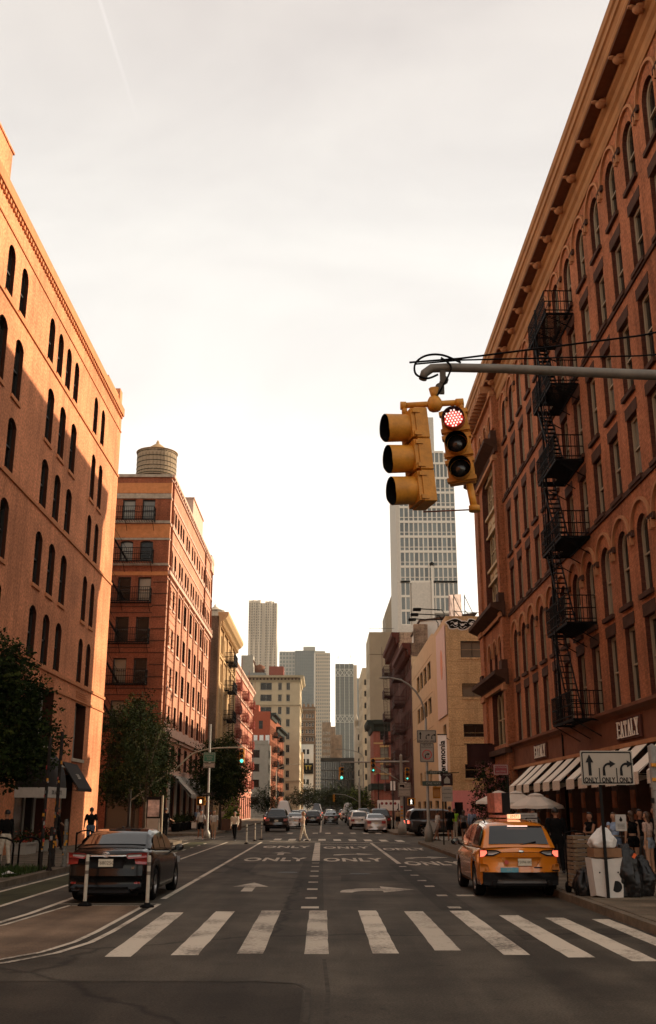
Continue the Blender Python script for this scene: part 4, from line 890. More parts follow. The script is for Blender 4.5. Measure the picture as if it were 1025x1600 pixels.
for z in (22.3, 12.6, 8.6, 26.5): S.trim('pavilion_moulding', (XP, 65.65), (XP, 56.95), z, z+.22, .2, TC)
b = MB(); b.prism([(-.13, -.45), (.13, -.45), (.17, 0), (-.17, 0)], -.75, 0); S.repeat('modillion', (XP, 65.9), (XP, 57), [.3+.62*k for k in range(14)], 27.2, b, TC)
for (z, pz) in ((2.6, 0),):
    for k in range(5): b = MB()
# shop lettering
CRM = mat('cream_lettering', (.80, .74, .62), .6); PLQ = mat('dark_plaque', (.075, .026, .017), .7)
for yc in (35.2, 49.8):
    t = thing('shop_sign', ('nearer' if yc < 40 else 'farther')+' cream serif shop name on the brown fascia over the '+('arrow sign' if yc < 40 else 'white umbrellas'), 'sign', (XF-.16, yc, 4.6), -pi/2)
    b = MB(); b.box(-1.45, 1.45, -.05, -.002, -.36, .36); part('plaque', b, PLQ, t)
    # tall narrow slab-serif capitals built from strokes
    g = MB(); x = -1.26; cw = .38; h2 = .27; tk = .055
    def st(x0, z0_, x1, z1_, w_=tk): g.bar((x0, -.075, z0_), (x1, -.075, z1_), .03, w_) if abs(x1-x0) >= abs(z1_-z0_) else g.bar((x0, -.075, z0_), (x1, -.075, z1_), w_, .03)
    def ser(xc, z): g.box(xc-.085, xc+.085, -.09, -.055, z-.018, z+.018)
    for ch in 'EATALY':
        c0, c1 = x, x+cw-.06; cm = (c0+c1)/2
        if ch == 'E':
            st(c0+.05, -h2, c0+.05, h2); ser(c0+.05, h2); ser(c0+.05, -h2)
            for z in (-h2+.02, 0, h2-.02): g.box(c0+.05, c1-(.05 if z == 0 else 0), -.09, -.055, z-.022, z+.022)
            for z in (-h2+.06, h2-.06): g.box(c1-.03, c1+.005, -.09, -.055, z-.05, z+.05)
        if ch == 'A':
            g.bar((c0+.03, -.075, -h2), (cm, -.075, h2), .045, .03); g.bar((c1-.03, -.074, -h2), (cm, -.074, h2), .06, .03); g.box(c0+.07, c1-.07, -.088, -.058, -.1, -.065); ser(c0+.03, -h2); ser(c1-.03, -h2)
        if ch == 'T':
            st(cm, -h2, cm, h2, .06); g.box(c0, c1, -.09, -.055, h2-.04, h2+.005); g.box(c0-.005, c0+.03, -.09, -.055, h2-.13, h2); g.box(c1-.03, c1+.005, -.09, -.055, h2-.13, h2); ser(cm, -h2)
        if ch == 'L':
            st(c0+.05, -h2, c0+.05, h2); ser(c0+.05, h2); ser(c0+.05, -h2); g.box(c0+.05, c1, -.09, -.055, -h2-.01, -h2+.035); g.box(c1-.03, c1+.005, -.09, -.055, -h2, -h2+.13)
        if ch == 'Y':
            g.bar((c0+.03, -.075, h2), (cm, -.075, 0), .06, .03); g.bar((c1-.03, -.074, h2), (cm, -.074, 0), .045, .03); st(cm, -h2, cm, .02, .06); ser(c0+.04, h2); ser(c1-.04, h2); ser(cm, -h2)
        x += cw+.045
    part('lettering', g, CRM, t)
# slanted cream awnings in the shop bays
CAN = mat('cream_awning_canvas', (.72, .66, .55), .85, noise=.08, scale=2); CANd = mat('awning_valance_print', (.58, .50, .40), .85, noise=.3, scale=25)
names = ['nearest the camera', 'second', 'third', 'fourth, above the arrow sign', 'fifth, just left of the arrow sign', 'sixth', 'seventh', 'eighth', 'ninth', 'tenth', 'eleventh', 'twelfth', 'at the far end of the row']
aw_y = [28.4, 30.1, 32.2, 34.6, 36.4, 38.3, 40.2, 42.6, 44.5, 46.4, 48.8, 50.6, 52.5]
for k, y in enumerate(aw_y):
    t = thing('shop_awning', 'cream canvas shop awning '+names[k]+(' from the camera' if names[k][-1] in 'dhn' and 'camera' not in names[k] and 'end' not in names[k] and 'sign' not in names[k] else '')+' on the arched brick building', 'awning', (XF-.16, y, 0), -pi/2, 'cream shop awnings along the arched brick building')
    wd = 1.30; zt, zb, pj, vl = 3.98, 3.0, 1.15, .38
    b = MB(); n = 5
    for i in range(n+1):
        x = wd*i/n; sg = .02*sin(pi*i/n); b.v += [(x, -.02, zt), (x, -pj*.5, (zt+zb)/2-.015-sg), (x, -pj, zb)]
    for i in range(n):
        for j in range(2): b.f.append((3*i+j, 3*i+j+1, 3*i+4+j, 3*i+3+j)); b.m.append(0); b.sm.append(True)
    b.add([(0, -.02, zt-.02), (0, -pj, zb-.02), (0, -pj+.02, zb-.04)], [(0, 1, 2)]); b.add([(wd, -.02, zt-.02), (wd, -pj, zb-.02), (wd, -pj+.02, zb-.04)], [(0, 1, 2)])
    part('canopy', b, CAN, t)
    v = MB(); m_ = 12
    for i in range(m_+1):
        x = wd*i/m_; v.v += [(x, -pj-.005+.012*(i % 2), zb+.005), (x, -pj-.01+.02*(i % 2), zb-vl+(.03 if i % 2 else 0))]
    for i in range(m_): v.f.append((2*i, 2*i+1, 2*i+3, 2*i+2)); v.m.append(0); v.sm.append(False)
    v.add([(0, -pj, zb), (0, -pj, zb-vl), (0, -.1, zb-.05), (0, -.1, zb+.0)], [(0, 1, 2, 3)]); part('valance', v, CANd, t)
    f = MB(); f.bar((.03, -.03, zb-.06), (.03, -pj+.03, zb-.03), .03); f.bar((wd-.03, -.03, zb-.06), (wd-.03, -pj+.03, zb-.03), .03); f.bar((.03, -.03, zt-.06), (.03, -pj+.04, zb-.03), .025); f.bar((wd-.03, -.03, zt-.06), (wd-.03, -pj+.04, zb-.03), .025); f.bar((.03, -pj+.04, zb-.03), (wd-.03, -pj+.04, zb-.03), .025)
    part('awning_frame', f, BLACK, t)
fire_escape('tall black fire escape with ladders on the arched brick building', (XF, 42.3, 0), -pi/2, 3.5, 1.2, [22.5, 19.2, 15.8, 12.5, 9.0, 5.25], BLACK, stair=1, bw=.028, slat=.12,
            ladder=[(1.45, 22.6, 19.0-.0), (2.5, 15.9, 19.2), (1.1, 12.6, 15.8), (2.4, 9.1, 12.5), (1.5, 5.4, 9.0)])
# dark banner on a pole at the pavilion
t = thing('banner', 'dark maroon banner hanging from a pole beside the pavilion window', 'banner', (10.4, 62.5, 5.7))
b = MB(); b.tube([(0, 0, 0), (-1.3, 0, .0), (-1.75, 0, 0)], .03); part('pole', b, BLACK, t)
b = MB(); n = 12
for i in range(n+1):
    x = -1.6+1.9*i/n; y = .05*sin(i*.9); b.v += [(x, y, -.03), (x, y+.03*sin(i*1.3), -1.38)]
for i in range(n): b.f.append((2*i, 2*i+1, 2*i+3, 2*i+2)); b.m.append(0); b.sm.append(True)
part('cloth', b, mat('maroon_cloth', (.045, .018, .016), .8, noise=.15), t); text('lettering', 'EATALY', mat('faint_brown_print', (.10, .055, .04), .8), t, (-.6, -.08, -1.15), (0, 0, 0), .3)

# ------------------------------------------------------------------ right, second block: tan brick corner building with pink base
TB = brick('tan_brick', (.50, .33, .16), (.44, .28, .13), (.42, .30, .17), bw=.4, bh=.1, big=.10, stain=.2)
TBs = mat('tan_render', (.52, .37, .22), .85, noise=.1, scale=.8, bump=.2); PK = mat('pink_paint', (.58, .23, .21), .7, noise=.06)
A = (10.8, 122); Cn = (10.8, 87); Er = (45, 87)
B = Bld('tan_corner_building', 'tan brick corner building with dark ribbon windows and pink ground floor', 'building', Cn)
H = [(u+1.25, 4.1, z0_, z1_, 0) for z0_, z1_ in ((14.55, 16.0), (11.1, 12.3), (7.75, 8.85), (4.35, 5.5)) for u in (2.05, 8.4, 14.5, 20.5)]
B.face(Cn, Er, 3.35, 18.2, H, TB, .2, TB, DKF, GLASS, bars=(4, 1), ft=.08, pale=.4, sill=TB, sillp=.05)
B.face(Cn, Er, 0, 3.35, [(.6, .7, .15, 2.4, 0), (4.9, 3.8, .15, 2.5, 0), (12, 4, .15, 2.5, 0)], PK, .3, DARK, BLACK, bars=(2, 1))
U2 = lambda y: 122-y
H = [(U2(y), 3.1, z0_, z1_, 0) for z0_, z1_ in ((14.4, 16.2), (11.0, 12.6)) for y in (114.0, 110.1, 106.1, 102.0)]+[(U2(y), 2.2, z0_, z1_, 0) for z0_, z1_ in ((7.7, 9.0), (4.3, 5.6)) for y in (113, 108, 103, 90)]+[(U2(y), 3, .2, 2.6, 0) for y in (92, 98, 104, 110, 116)]
B.face(A, Cn, 0, 18.2, H, TBs, .2, TB, DKF, bars=(2, 1), pale=.2)
B.face((45, 122), A, 0, 18.2, [], TBs); B.roof([Cn, Er, (45, 122), A], 18.0, ROOFM)
for k in range(14): B.trim('course_line', (10.8, 87), (45, 87), 4.0+k*1.02, 4.03+k*1.02, .012, mat('shadow_joint_tan', (.30, .2, .1), .9))
for z in (12.9, 16.6, 9.6): B.trim('render_joint', A, (10.8, 99), z, z+.05, .015, MATS['shadow_joint_tan'])
b = MB(); b.box(.0, .18, 11.5, 35, 18.2, 18.6); b.box(0, 8, 34, 35, 18.2, 19.6); part('parapet', b, TBs, B.r)
# graffiti band on the parapet front: black and white bubble marks
GW = mat('graffiti_white', (.6, .56, .5), .8); g = MB(); k2 = MB()
def blob(bb, cx, cz, rx, rz_, y, ph):
    n = 22; bb.prism([(cx+rx*(1+.13*sin(3*a+ph)+.08*sin(5*a+2*ph))*cos(a), cz+rz_*(1+.13*sin(2*a+ph))*sin(a)) for a in [2*pi*i/n for i in range(n)]], y-.012, y)
for i in range(9):
    x = .75+.80*i; w_ = .58 if i % 3 else .72; zc_ = 17.45+.08*(-1)**i; blob(g, x, zc_, w_, .50, -.010-.002*i, i*1.3); blob(k2, x, zc_, w_-.10, .41, -.040-.002*i, i*1.3)
    blob(g, x+.16*cos(i*2.1), zc_+.05*sin(i*1.7), .17, .11, -.075, i*.7)
    for q in range(2): pts = [(x-.3+.12*k, -.082, zc_-.2+.3*q+.1*sin(i*2+k*1.4)) for k in range(6)]; g.tube(pts, .022, 5)
part('graffiti_outline', g, GW, B.r); part('graffiti_fill', k2, BLACK, B.r)
# peach banner and the vertical white shop banner
t = thing('wall_banner', 'long pale pink banner with an orange oval on the side of the tan building', 'banner', (10.74, 93.9, 9.7), -pi/2)
b = MB(); b.box(0, 6.6, -.06, 0, 0, 7.8); part('panel', b, mat('pale_pink_vinyl', (.56, .40, .34), .7, noise=.05), t); b = MB(); b.lathe([(1.0, 0), (1.0, .02)], 28, (0, 0, 0), axis='y')
part('oval', b, mat('coral_vinyl', (.60, .25, .14), .7), t, (3.9, -.062, 4.6)).scale = (.8, 1, 1.35)
t = thing('vertical_shop_sign', 'tall narrow white sign reading sideways on the tan building corner', 'sign', (9.15, 81.0, 3.9))
b = MB(); b.box(-.02, .66, -.08, .08, -.05, 3.6); part('panel', b, mat('white_sign_face', (.80, .78, .72), .5, noise=.03), t); b = MB(); b.box(-.05, .7, -.1, .1, 3.6, 3.68); b.box(-.05, .7, -.1, .1, -.13, -.05); b.bar((.3, 0, 3.64), (1.7, 6.5, 3.64), .05); b.bar((.3, 0, -.1), (1.7, 6.5, -.1), .05); part('sign_bracket', b, BLACK, t)
text('lettering', 'Ceremonia', BLACK, t, (.32, -.085, 1.75), (0, -pi/2, 0), .62, .004, 1, .02)
# roof equipment: scaffolding for a hoarding and the flood lamps over the banner
for k, y in enumerate((88.5, 91, 93.5)):
    t = thing('flood_lamp', ['nearest', 'middle', 'farthest'][k]+' bracket flood lamp leaning out over the pink banner', 'lamp', (10.8, y, 18.2), 0, 'flood lamps over the wall banner')
    b = MB(); b.tube([(.1, 0, -.3), (.1, 0, .55), (-.1, 0, .85), (-2.1, 0, .95)], .05, 6); part('bracket_arm', b, BLACK, t); b = MB(); b.box(-2.7, -2.0, -.3, .3, .78, .98); part('lamp_head', b, BLACK, t)
t = thing('rooftop_billboard', 'small rooftop billboard of graffiti seen edge on over the tan building', 'billboard', (12.2, 91.5, 18.1), 0)
b = MB()
for x in (0, 1.0): b.bar((x, 0, 0), (x, 0, 3.0), .07); b.bar((x, 0, 2.9), (x+1.6, 1.5, .1), .05); b.bar((x, 0, 1.5), (x+1.6, 1.5, .1), .05)
b.bar((0, 0, 1.4), (2.8, .8, 1.4), .05); part('frame', b, BLACK, t)
b = MB(); b.add([(-.5, -.2, .6), (.9, 1.8, .9), (.9, 1.8, 3.4), (-.5, -.2, 2.9), (-.44, -.24, .6), (.96, 1.76, .9), (.96, 1.76, 3.4), (-.44, -.24, 2.9)], [(0, 1, 2, 3), (7, 6, 5, 4), (0, 4, 5, 1), (3, 2, 6, 7), (0, 3, 7, 4), (1, 5, 6, 2)]); part('panel', b, mat('faded_poster', (.5, .38, .33), .8, noise=.5, scale=2), t)

# ------------------------------------------------------------------ right: brown tenements with fire escapes
BT = brick('dark_brown_brick', (.085, .024, .014), (.065, .018, .011), (.07, .03, .02)); RUB = brick('rubble_brick', (.26, .17, .11), (.17, .10, .07), (.3, .23, .17), bw=.5, bh=.18, big=.4, stain=.4)
MRI = mat('maroon_iron', (.05, .016, .012), .7, spec=.2)
for i, (ya, yb, zt, d) in enumerate(((122.5, 141, 21.5, 'dark brown brick tenement right behind the tan corner building'), (141.2, 163, 26.0, 'taller dark brown tenement with projecting cornice beyond the first one'))):
    B = Bld('brown_tenement', d, 'building', (10.8, ya)); P0, P1 = (10.8, yb), (10.8, ya)
    B.face(P0, P1, 0, zt, [(1.6+2.35*k, 1.1, z, z+2.0, .15) for z in (4.6, 8.2, 11.7, 15.2, 18.6, 22.0) if z+2.4 < zt for k in range(int((yb-ya-1)/2.35))], BT, .2, BT, DKF, bars=(1, 2), sill=STONE_TRIM, lintel=STONE_TRIM, sub=False)
    B.face(P1, (45, ya), 0, zt, [], RUB); B.face((45, yb), P0, 0, zt, [], BT); B.roof([P0, P1, (45, ya), (45, yb)], zt-.1, ROOFM)
    B.trim('cornice', P0, P1, 0, 0, 0, mat('maroon_cornice', (.075, .022, .015), .8), prof=[(-.1, zt-1.5), (.25, zt-1.5), (.4, zt-.8), (1.0, zt-.5), (1.05, zt), (-.1, zt)])
    b = MB(); b.prism([(-.14, -.1), (.14, -.1), (.14, .9), (-.14, .9)], -.7, 0); B.repeat('bracket', P0, P1, [.6+1.3*k for k in range(int((yb-ya)/1.3))], zt-1.6, b, MATS['maroon_cornice'])
    fire_escape('maroon fire escape on the '+('nearer' if i == 0 else 'farther, taller')+' dark brown tenement', (10.8, yb-3, 0), -pi/2, 5, 1.35, [z for z in (22.0, 18.5, 15, 11.5, 8, 4.5) if z+2 < zt], MRI, bw=.05, slat=.35, ladder=[(1.2, zt-4, zt+.6)])
b = MB(); b.box(.5, 2.2, .3, 1.4, 21.5, 23.9)
o_ = [o for o in col.objects if o.get('label', '').startswith('dark brown brick tenement')][0]; part('chimney', b, RUB, o_)
# white stair houses / billboard frames behind the tan roof
B = Bld('white_penthouse', 'white rooftop hut and wall showing above the tan building', 'building', (12.2, 124))
b = MB(); b.box(0, 7, 0, 12, 0, 24.6); part('wall', b, mat('offwhite_render', (.55, .48, .41), .85, noise=.06), B.r); b = MB(); b.add([(-.2, -.2, 24.6), (7.2, -.2, 25.6), (7.2, 12, 25.6), (-.2, 12, 24.6), (-.2, -.2, 24.4), (7.2, -.2, 25.4), (7.2, 12, 25.4), (-.2, 12, 24.4)], [(0, 1, 2, 3), (7, 6, 5, 4), (0, 4, 5, 1), (3, 2, 6, 7), (0, 3, 7, 4), (1, 5, 6, 2)]); part('roof', b, STONE_TRIM, B.r)

# ------------------------------------------------------------------ right: small red brick corner building and the blank grey-tan wall block
SR = brick('small_red_brick', (.24, .065, .04), (.2, .055, .035), (.22, .1, .07)); BLKC = mat('dark_green_black', (.018, .022, .017), .7)
B = Bld('small_red_building', 'small red brick building with black cornice in front of the blank wall', 'building', (10.2, 206))
k_ = 206/140.
zz = lambda z: (z-1.95)*k_+1.95
H = [(x, 1.7, zz(a), zz(c), 0) for a, c in ((10.9, 12.4), (8.0, 9.9), (5.6, 7.6)) for x in (2.2, 5.2)]
B.face((10.2, 206), (20, 206), 0, zz(13.1), H, SR, .25, SR, DKF, GLASS, bars=(1, 2), sub=False, pale=.4, lintel=mat('ochre_lintel', (.36, .22, .09), .8))
B.face((10.2, 220), (10.2, 206), 0, zz(13.1), [], SR); B.roof([(10.2, 206), (20, 206), (20, 220), (10.2, 220)], zz(13.0), ROOFM)
for c_, e_ in (((10.2, 206), (20, 206)), ((10.2, 220), (10.2, 205.2))):
    B.trim('cornice', c_, e_, 0, 0, 0, BLKC, prof=[(-.1, 16.8), (.3, 16.8), (.5, 17.6), (1.2, 18.2), (1.3, 19.0), (-.1, 19.0)]); B.trim('shop_fascia', c_, e_, 5.4, 6.6, .6, BLKC)
for z in (8.3, 11.3, 14.3): B.trim('stone_band', (10.2, 206), (20, 206), z, z+.3, .1, MATS['ochre_lintel'])
GWm = mat('blank_greige_wall', (.30, .23, .155), .9, noise=.1, scale=.25)
B = Bld('blank_wall_building', 'tall windowless greige block behind the small red building', 'building', (10.8, 232))
B.face((10.8, 232), (20, 232), 0, 41.5, [], GWm); B.face((10.8, 250), (10.8, 232), 0, 41.5, [(3+3*k, 1.2, z, z+2, 0) for z in range(3, 38, 4) for k in range(5)], mat('greige_side', (.36, .29, .2), .9), .2, None, DKF, bars=(1, 1), sub=False); B.roof([(10.8, 232), (20, 232), (20, 250), (10.8, 250)], 41.4, ROOFM)
B.trim('wall_joint', (10.8, 232), (20, 232), 36.2, 36.3, .03, STONE_TRIM)
b = MB()
for x in (0, 3, 6, 9): b.bar((x, .2, 41.5), (x, .2, 42.4), .08)
b.bar((0, .2, 42.4), (9, .2, 42.4), .08); part('roof_rail', b, BLACK, B.r)
# beige pillared blocks further down on the right
PB = mat('far_beige_stone', (.40, .31, .21), .9, noise=.1, scale=.4)
B = Bld('pillared_building', 'slim beige building with vertical piers far down the right side', 'building', (13, 350)); sc_ = 1
B.face((13.7, 350), (22, 350), 0, 49, [(1.0, .7, z, z+2, .2) for z in range(3, 46, 4)], PB, .3, None, DKF, bars=(1, 1), sub=False); B.face((13.7, 385), (13.7, 350), 0, 49, [(2+3*k, 1.3, z, z+2.4, 0) for z in range(3, 46, 4) for k in range(11)], PB, .3, None, DKF, bars=(1, 1), sub=False)
B.roof([(13.7, 350), (22, 350), (22, 385), (13.7, 385)], 49, ROOFM)
B = Bld('turreted_white_building', 'pale ornate building with little turrets beside the far glass base', 'building', (13.5, 410))
B.face((13.2, 410), (19, 410), 0, 33, [(1.6, 1.5, z, z+2.6, .7) for z in (5, 9.5, 14, 18.5, 23, 28)], mat('pale_terracotta', (.50, .42, .32), .85, noise=.1), .3, None, DKF, bars=(1, 1), sub=False); B.face((13.2, 430), (13.2, 410), 0, 33, [], MATS['pale_terracotta'])
for x in (13.6, 17.5):
    b = MB(); b.lathe([(.7, 33), (.7, 35.5), (.9, 35.6), (.0, 38.5)], 8, (x-13.5, .6, 0)); part('turret', b, MATS['pale_terracotta'], B.r)
B.trim('string_course', (13.2, 410), (19, 410), 26.6, 27.2, .4, MATS['pale_terracotta']); B.trim('string_course', (13.2, 410), (19, 410), 32.6, 33.4, .5, MATS['pale_terracotta'])

# ------------------------------------------------------------------ towers
TW = mat('tower_white_frame', (.60, .54, .46), .7, noise=.04); TWs = mat('tower_side', (.46, .41, .35), .8)
def glass_grid(B, P0, P1, z0, z1, nx, nz, mt, gm, fr=.35, frz=.5, name='glass_panes', each=False, split=0):
    """recessed panes between raised mullions and floor bands"""
    L0, W, rot = B.frame(P0, P1); b = MB(); g = MB(); dx = (W)/nx; dz = (z1-z0)/nz
    b.add([(0, .25, z0), (W, .25, z0), (W, .25, z1), (0, .25, z1)], [(0, 1, 2, 3)])
    for i in range(nx+1): b.box(max(0, i*dx-fr/2), min(W, i*dx+fr/2), 0, .26, z0, z1)
    for j in range(nz+1): b.box(0, W, -.02, .26, z0+j*dz-frz/2, z0+j*dz+frz/2)
    if split: 
        for j in range(nz): b.box(0, W, .04, .26, z0+(j+split)*dz-.08, z0+(j+split)*dz+.08)
    part('frame_grid', b, mt, B.r, L0, rot)
    if each:
        me = box_mb(0, dx-fr, .16, .2, 0, dz-frz).mesh('glass', gm)
        for i in range(nx):
            for j in range(nz): link('glass', me, B.r, S_loc(L0, rot, i*dx+fr/2, 0, z0+j*dz+frz/2), rot)
    else:
        for i in range(nx):
            for j in range(nz): g.add([(i*dx+fr/2, .15, z0+j*dz+frz/2), ((i+1)*dx-fr/2, .15, z0+j*dz+frz/2), ((i+1)*dx-fr/2, .15, z0+(j+1)*dz-frz/2), (i*dx+fr/2, .15, z0+(j+1)*dz-frz/2)], [(0, 1, 2, 3)])
        part('glass_panes', g, gm, B.r, L0, rot, kind='stuff')
def S_loc(L0, rot, u, d, z): a = rot[2]; return (L0.x+u*cos(a)-d*sin(a), L0.y+u*sin(a)+d*cos(a), z)
YT = 220
B = Bld('white_glass_tower', 'tall white framed glass tower rising behind the traffic lights', 'tower', (16.4, YT))
glass_grid(B, (17.5, YT), (30.4, YT), 50.9, 75.6, 12, 7, TW, GLASS_TOWER, .28, .55, each=True, split=.3)
glass_grid(B, (24.3, YT), (30.4, YT), 44.0, 50.9, 6, 2, TW, GLASS_TOWER, .28, .5, each=True)
glass_grid(B, (17.5, YT), (19.6, YT), 41, 50.9, 2, 3, TW, GLASS_TOWER, .25, .5, each=True)
glass_grid(B, (24.6, YT+1), (30.0, YT+1), 75.6, 79.6, 6, 1, TW, GLASS_TOWER, .25, .5, each=True); glass_grid(B, (21, YT+2), (28.4, YT+2), 79.6, 82.8, 7, 1, TW, GLASS_TOWER, .25, .5, each=True)
b = MB(); b.box(.3, 1.1, 0, 20, 0, 75); b.box(1.1, 13.9, .3, 20, 0, 75.5); b.box(3.5, 7.9, -.15, .3, 38, 50.7); b.box(7.6, 14, 1.4, 16, 75.5, 79.6); b.box(4.6, 12.6, 2.4, 14, 79.6, 82.8); b.box(7.5, 10, 3, 12, 82.8, 92); b.box(1.1, 13.9, -.1, .29, 0, 41)
part('concrete_core', b, TWs, B.r)
b = MB(); b.box(8.0, 8.5, -.5, -.15, 38, 54.6); part('flue', b, TW, B.r); b = MB(); b.lathe([(.45, 0), (.45, .6), (0, .9)], 10, (8.25, -.3, 54.6)); part('flue_cap', b, BLACK, B.r)
b = MB(); b.box(8.9, 13.2, -.35, -.1, 40.8, 43.4)
for k in range(5): b.box(9.0, 13.1, -.6, -.35, 41+.45*k, 41.15+.45*k)
part('louvre_panel', b, mat('louvre_dark', (.07, .06, .05), .7), B.r)
B = Bld('grey_slab_building', 'grey blank slab building peeping out left of the white glass tower', 'building', (15.6, 247)); b = MB(); b.add([(0, 0, 0), (6, 0, 0), (6, 12, 0), (0, 12, 0), (0, 0, 49), (2.2, 0, 55), (2.2, 12, 55), (0, 12, 49), (6, 0, 55), (6, 12, 55)], [(0, 1, 8, 5, 4), (2, 3, 7, 6, 9), (4, 5, 6, 7), (5, 8, 9, 6), (0, 4, 7, 3), (1, 2, 9, 8)]); part('wall', b, mat('slab_grey', (.26, .22, .17), .9), B.r)

TGm = mat('pale_curtain_frame', (.30, .28, .24), .7); TGg = glass_mat('pale_blue_glass', (.11, .125, .12), .15, .2, .05)
B = Bld('slab_glass_tower', 'broad pale glass office tower on the left of the far skyline', 'tower', (-44, 1000))
glass_grid(B, (-44, 1000), (-28, 1000), 20, 152, 5, 34, TGm, TGg, 1.0, 1.4); glass_grid(B, (-28, 998), (-8.8, 998), 20, 153, 9, 44, mat('teal_frame', (.10, .11, .105), .7), glass_mat('teal_glass', (.065, .085, .085), .15, .2, .05), .35, .5)
b = MB(); b.box(0, 51, 1, 30, 0, 151); b.box(17, 34, -1, 8, 0, 152); b.box(24, 36, 3, 20, 151, 158); b.box(16, 46, 2, 22, 151, 153.5); part('core', b, TGm, B.r); b = MB(); b.box(35.0, 36.4, -2.5, 0, 92, 151); part('bright_pier', b, TW, B.r)
glass_grid(B, (-7.4, 999), (7.2, 999), 20, 150.5, 7, 38, mat('warm_frame', (.42, .34, .25), .8), TGg, .9, 1.5)
B = Bld('cross_braced_tower', 'dark glass tower with bands of white X bracing in the far centre', 'tower', (11.1, 900))
glass_grid(B, (11.1, 900), (27.4, 900), 22, 126, 8, 40, mat('braced_frame', (.085, .085, .07), .7), glass_mat('deep_glass', (.028, .036, .032), .12, .3, .05), .5, .45)
b = MB(); b.box(.1, 16.2, .4, 18, 0, 126.5); part('core', b, MATS['braced_frame'], B.r); b = MB(); b.box(16.3, 19.4, 1, 16, 0, 125.5); part('side_pier', b, mat('warm_pier', (.45, .34, .24), .8), B.r)
b = MB()
for zb in (115.4, 74.7):
    for k in range(4):
        x0 = .2+4.03*k; b.bar((x0, -.6, zb), (x0+4.0, -.6, zb+6), .55); b.bar((x0, -.65, zb+6), (x0+4.0, -.65, zb), .55)
    for z in (zb-.1, zb+6.2): b.bar((0, -.6, z), (16.3, -.6, z), .5)
for x in (0, 4, 8.2, 12.2, 16.2): b.bar((x, -.5, 22), (x, -.5, 126), .45)
part('cross_bracing', b, mat('bracing_white', (.42, .40, .34), .7), B.r)
b = MB()
for x in (2.5, 14): b.bar((x-1.3, 3, 126), (x, 3, 135), .3); b.bar((x+1.3, 3, 126), (x, 3, 135), .3)
part('roof_masts', b, MATS['warm_pier'], B.r)
B = Bld('grey_far_tower', 'plain grey office tower just right of the braced tower', 'tower', (33.2, 1100)); glass_grid(B, (33.2, 1100), (49, 1100), 10, 138, 6, 36, mat('grey_tower_frame', (.16, .15, .13), .7), TGg, .6, .8); b = MB(); b.box(.1, 15.7, .5, 20, 0, 138.4); part('core', b, MATS['grey_tower_frame'], B.r)
# rippled steel residential tower
B = Bld('rippled_steel_tower', 'very tall rippled pale steel tower on the left skyline', 'tower', (-98.5, 1300))
STL = mat('rippled_steel', (.52, .43, .33), .6, .15, noise=.05, scale=.05); bw_ = MB(); g = MB()
def ripple(x0, x1, y, z0, z1, nx=26, nz=70):
    o = len(bw_.v)
    for j in range(nz+1):
        for i in range(nx+1):
            x = x0+(x1-x0)*i/nx; z = z0+(z1-z0)*j/nz
            bw_.v.append((x, y-1.6*sin(x*.95+1.3*sin(z*.028+x*.1))-.5*sin(x*2.1+z*.05), z))
    for j in range(nz):
        for i in range(nx): bw_.f.append((o+j*(nx+1)+i, o+j*(nx+1)+i+1, o+(j+1)*(nx+1)+i+1, o+(j+1)*(nx+1)+i)); bw_.m.append(0); bw_.sm.append(True)
ripple(0, 17, 0, 0, 266); ripple(21.5, 33.5, 2, 0, 265); ripple(34.2, 38.5, 8, 0, 255); bw_.box(0, 37.4, 4, 26, 0, 263); bw_.box(17, 21.5, 9, 12, 0, 262)
part('rippled_cladding', bw_, STL, B.r)
for j in range(72):
    for i in range(12):
        x = .8+i*3.05+(.4 if i > 5 else 0)
        if 17.2 < x < 20.6: continue
        z = 8+j*3.55; yy = (2 if x > 19 else 0)-1.6*sin(x*.95+1.3*sin(z*.028+x*.1))-.5*sin(x*2.1+z*.05); g.box(x, x+1.3, yy-.7, yy+1, z, z+2.0)
part('windows', g, mat('steel_tower_glass', (.10, .085, .065), .3), B.r, kind='stuff')
BP = brick('peg_brown', (.24, .16, .10), (.2, .13, .08), (.26, .2, .15), bw=1, bh=.5)
B = Bld('brown_mid_building', 'brown block with a grid of small bright windows under the braced tower', 'building', (-.6, 600)); B.face((-.6, 600), (4.7, 600), 0, 50.4, [(.9+1.15*k, .6, z, z+1.5, 0) for z in [6+3.4*j for j in range(12)] for k in range(4)], BP, .3, None, WHITE, GLASS_PALE, bars=(1, 1), sub=False); b = MB(); b.box(.05, 5.2, .5, 14, 0, 50.2); b.box(5.3, 11.2, 12, 22, 0, 42); b.box(4.4, 8.2, 20, 28, 0, 49.5); part('rear_wings', b, BP, B.r)
B = Bld('far_brown_block', 'plain brown block farther back right of the grid windowed one', 'building', (4.6, 640)); B.face((4.6, 640), (12, 640), 0, 46, [(.8+1.3*k, .7, z, z+1.7, 0) for z in [5+3.6*j for j in range(10)] for k in range(5)], BP, .3, None, PALEF, GLASS_PALE, bars=(1, 1), sub=False); b = MB(); b.box(.05, 7.3, .5, 14, 0, 45.8); part('core', b, BP, B.r)
B = Bld('dark_glass_base', 'low dark glass building with pale fins closing the end of the street', 'building', (-.9, 450)); glass_grid(B, (-.9, 450), (16.2, 450), 2, 21.5, 17, 5, mat('dark_fin', (.06, .054, .045), .7), glass_mat('black_glass', (.010, .012, .012), .1, .3, .05), .22, .3); b = MB(); b.box(0, 17, .4, 14, 0, 21.6); b.box(-.2, 17.3, -.6, 3, 21.6, 23.0); part('core', b, MATS['dark_fin'], B.r)
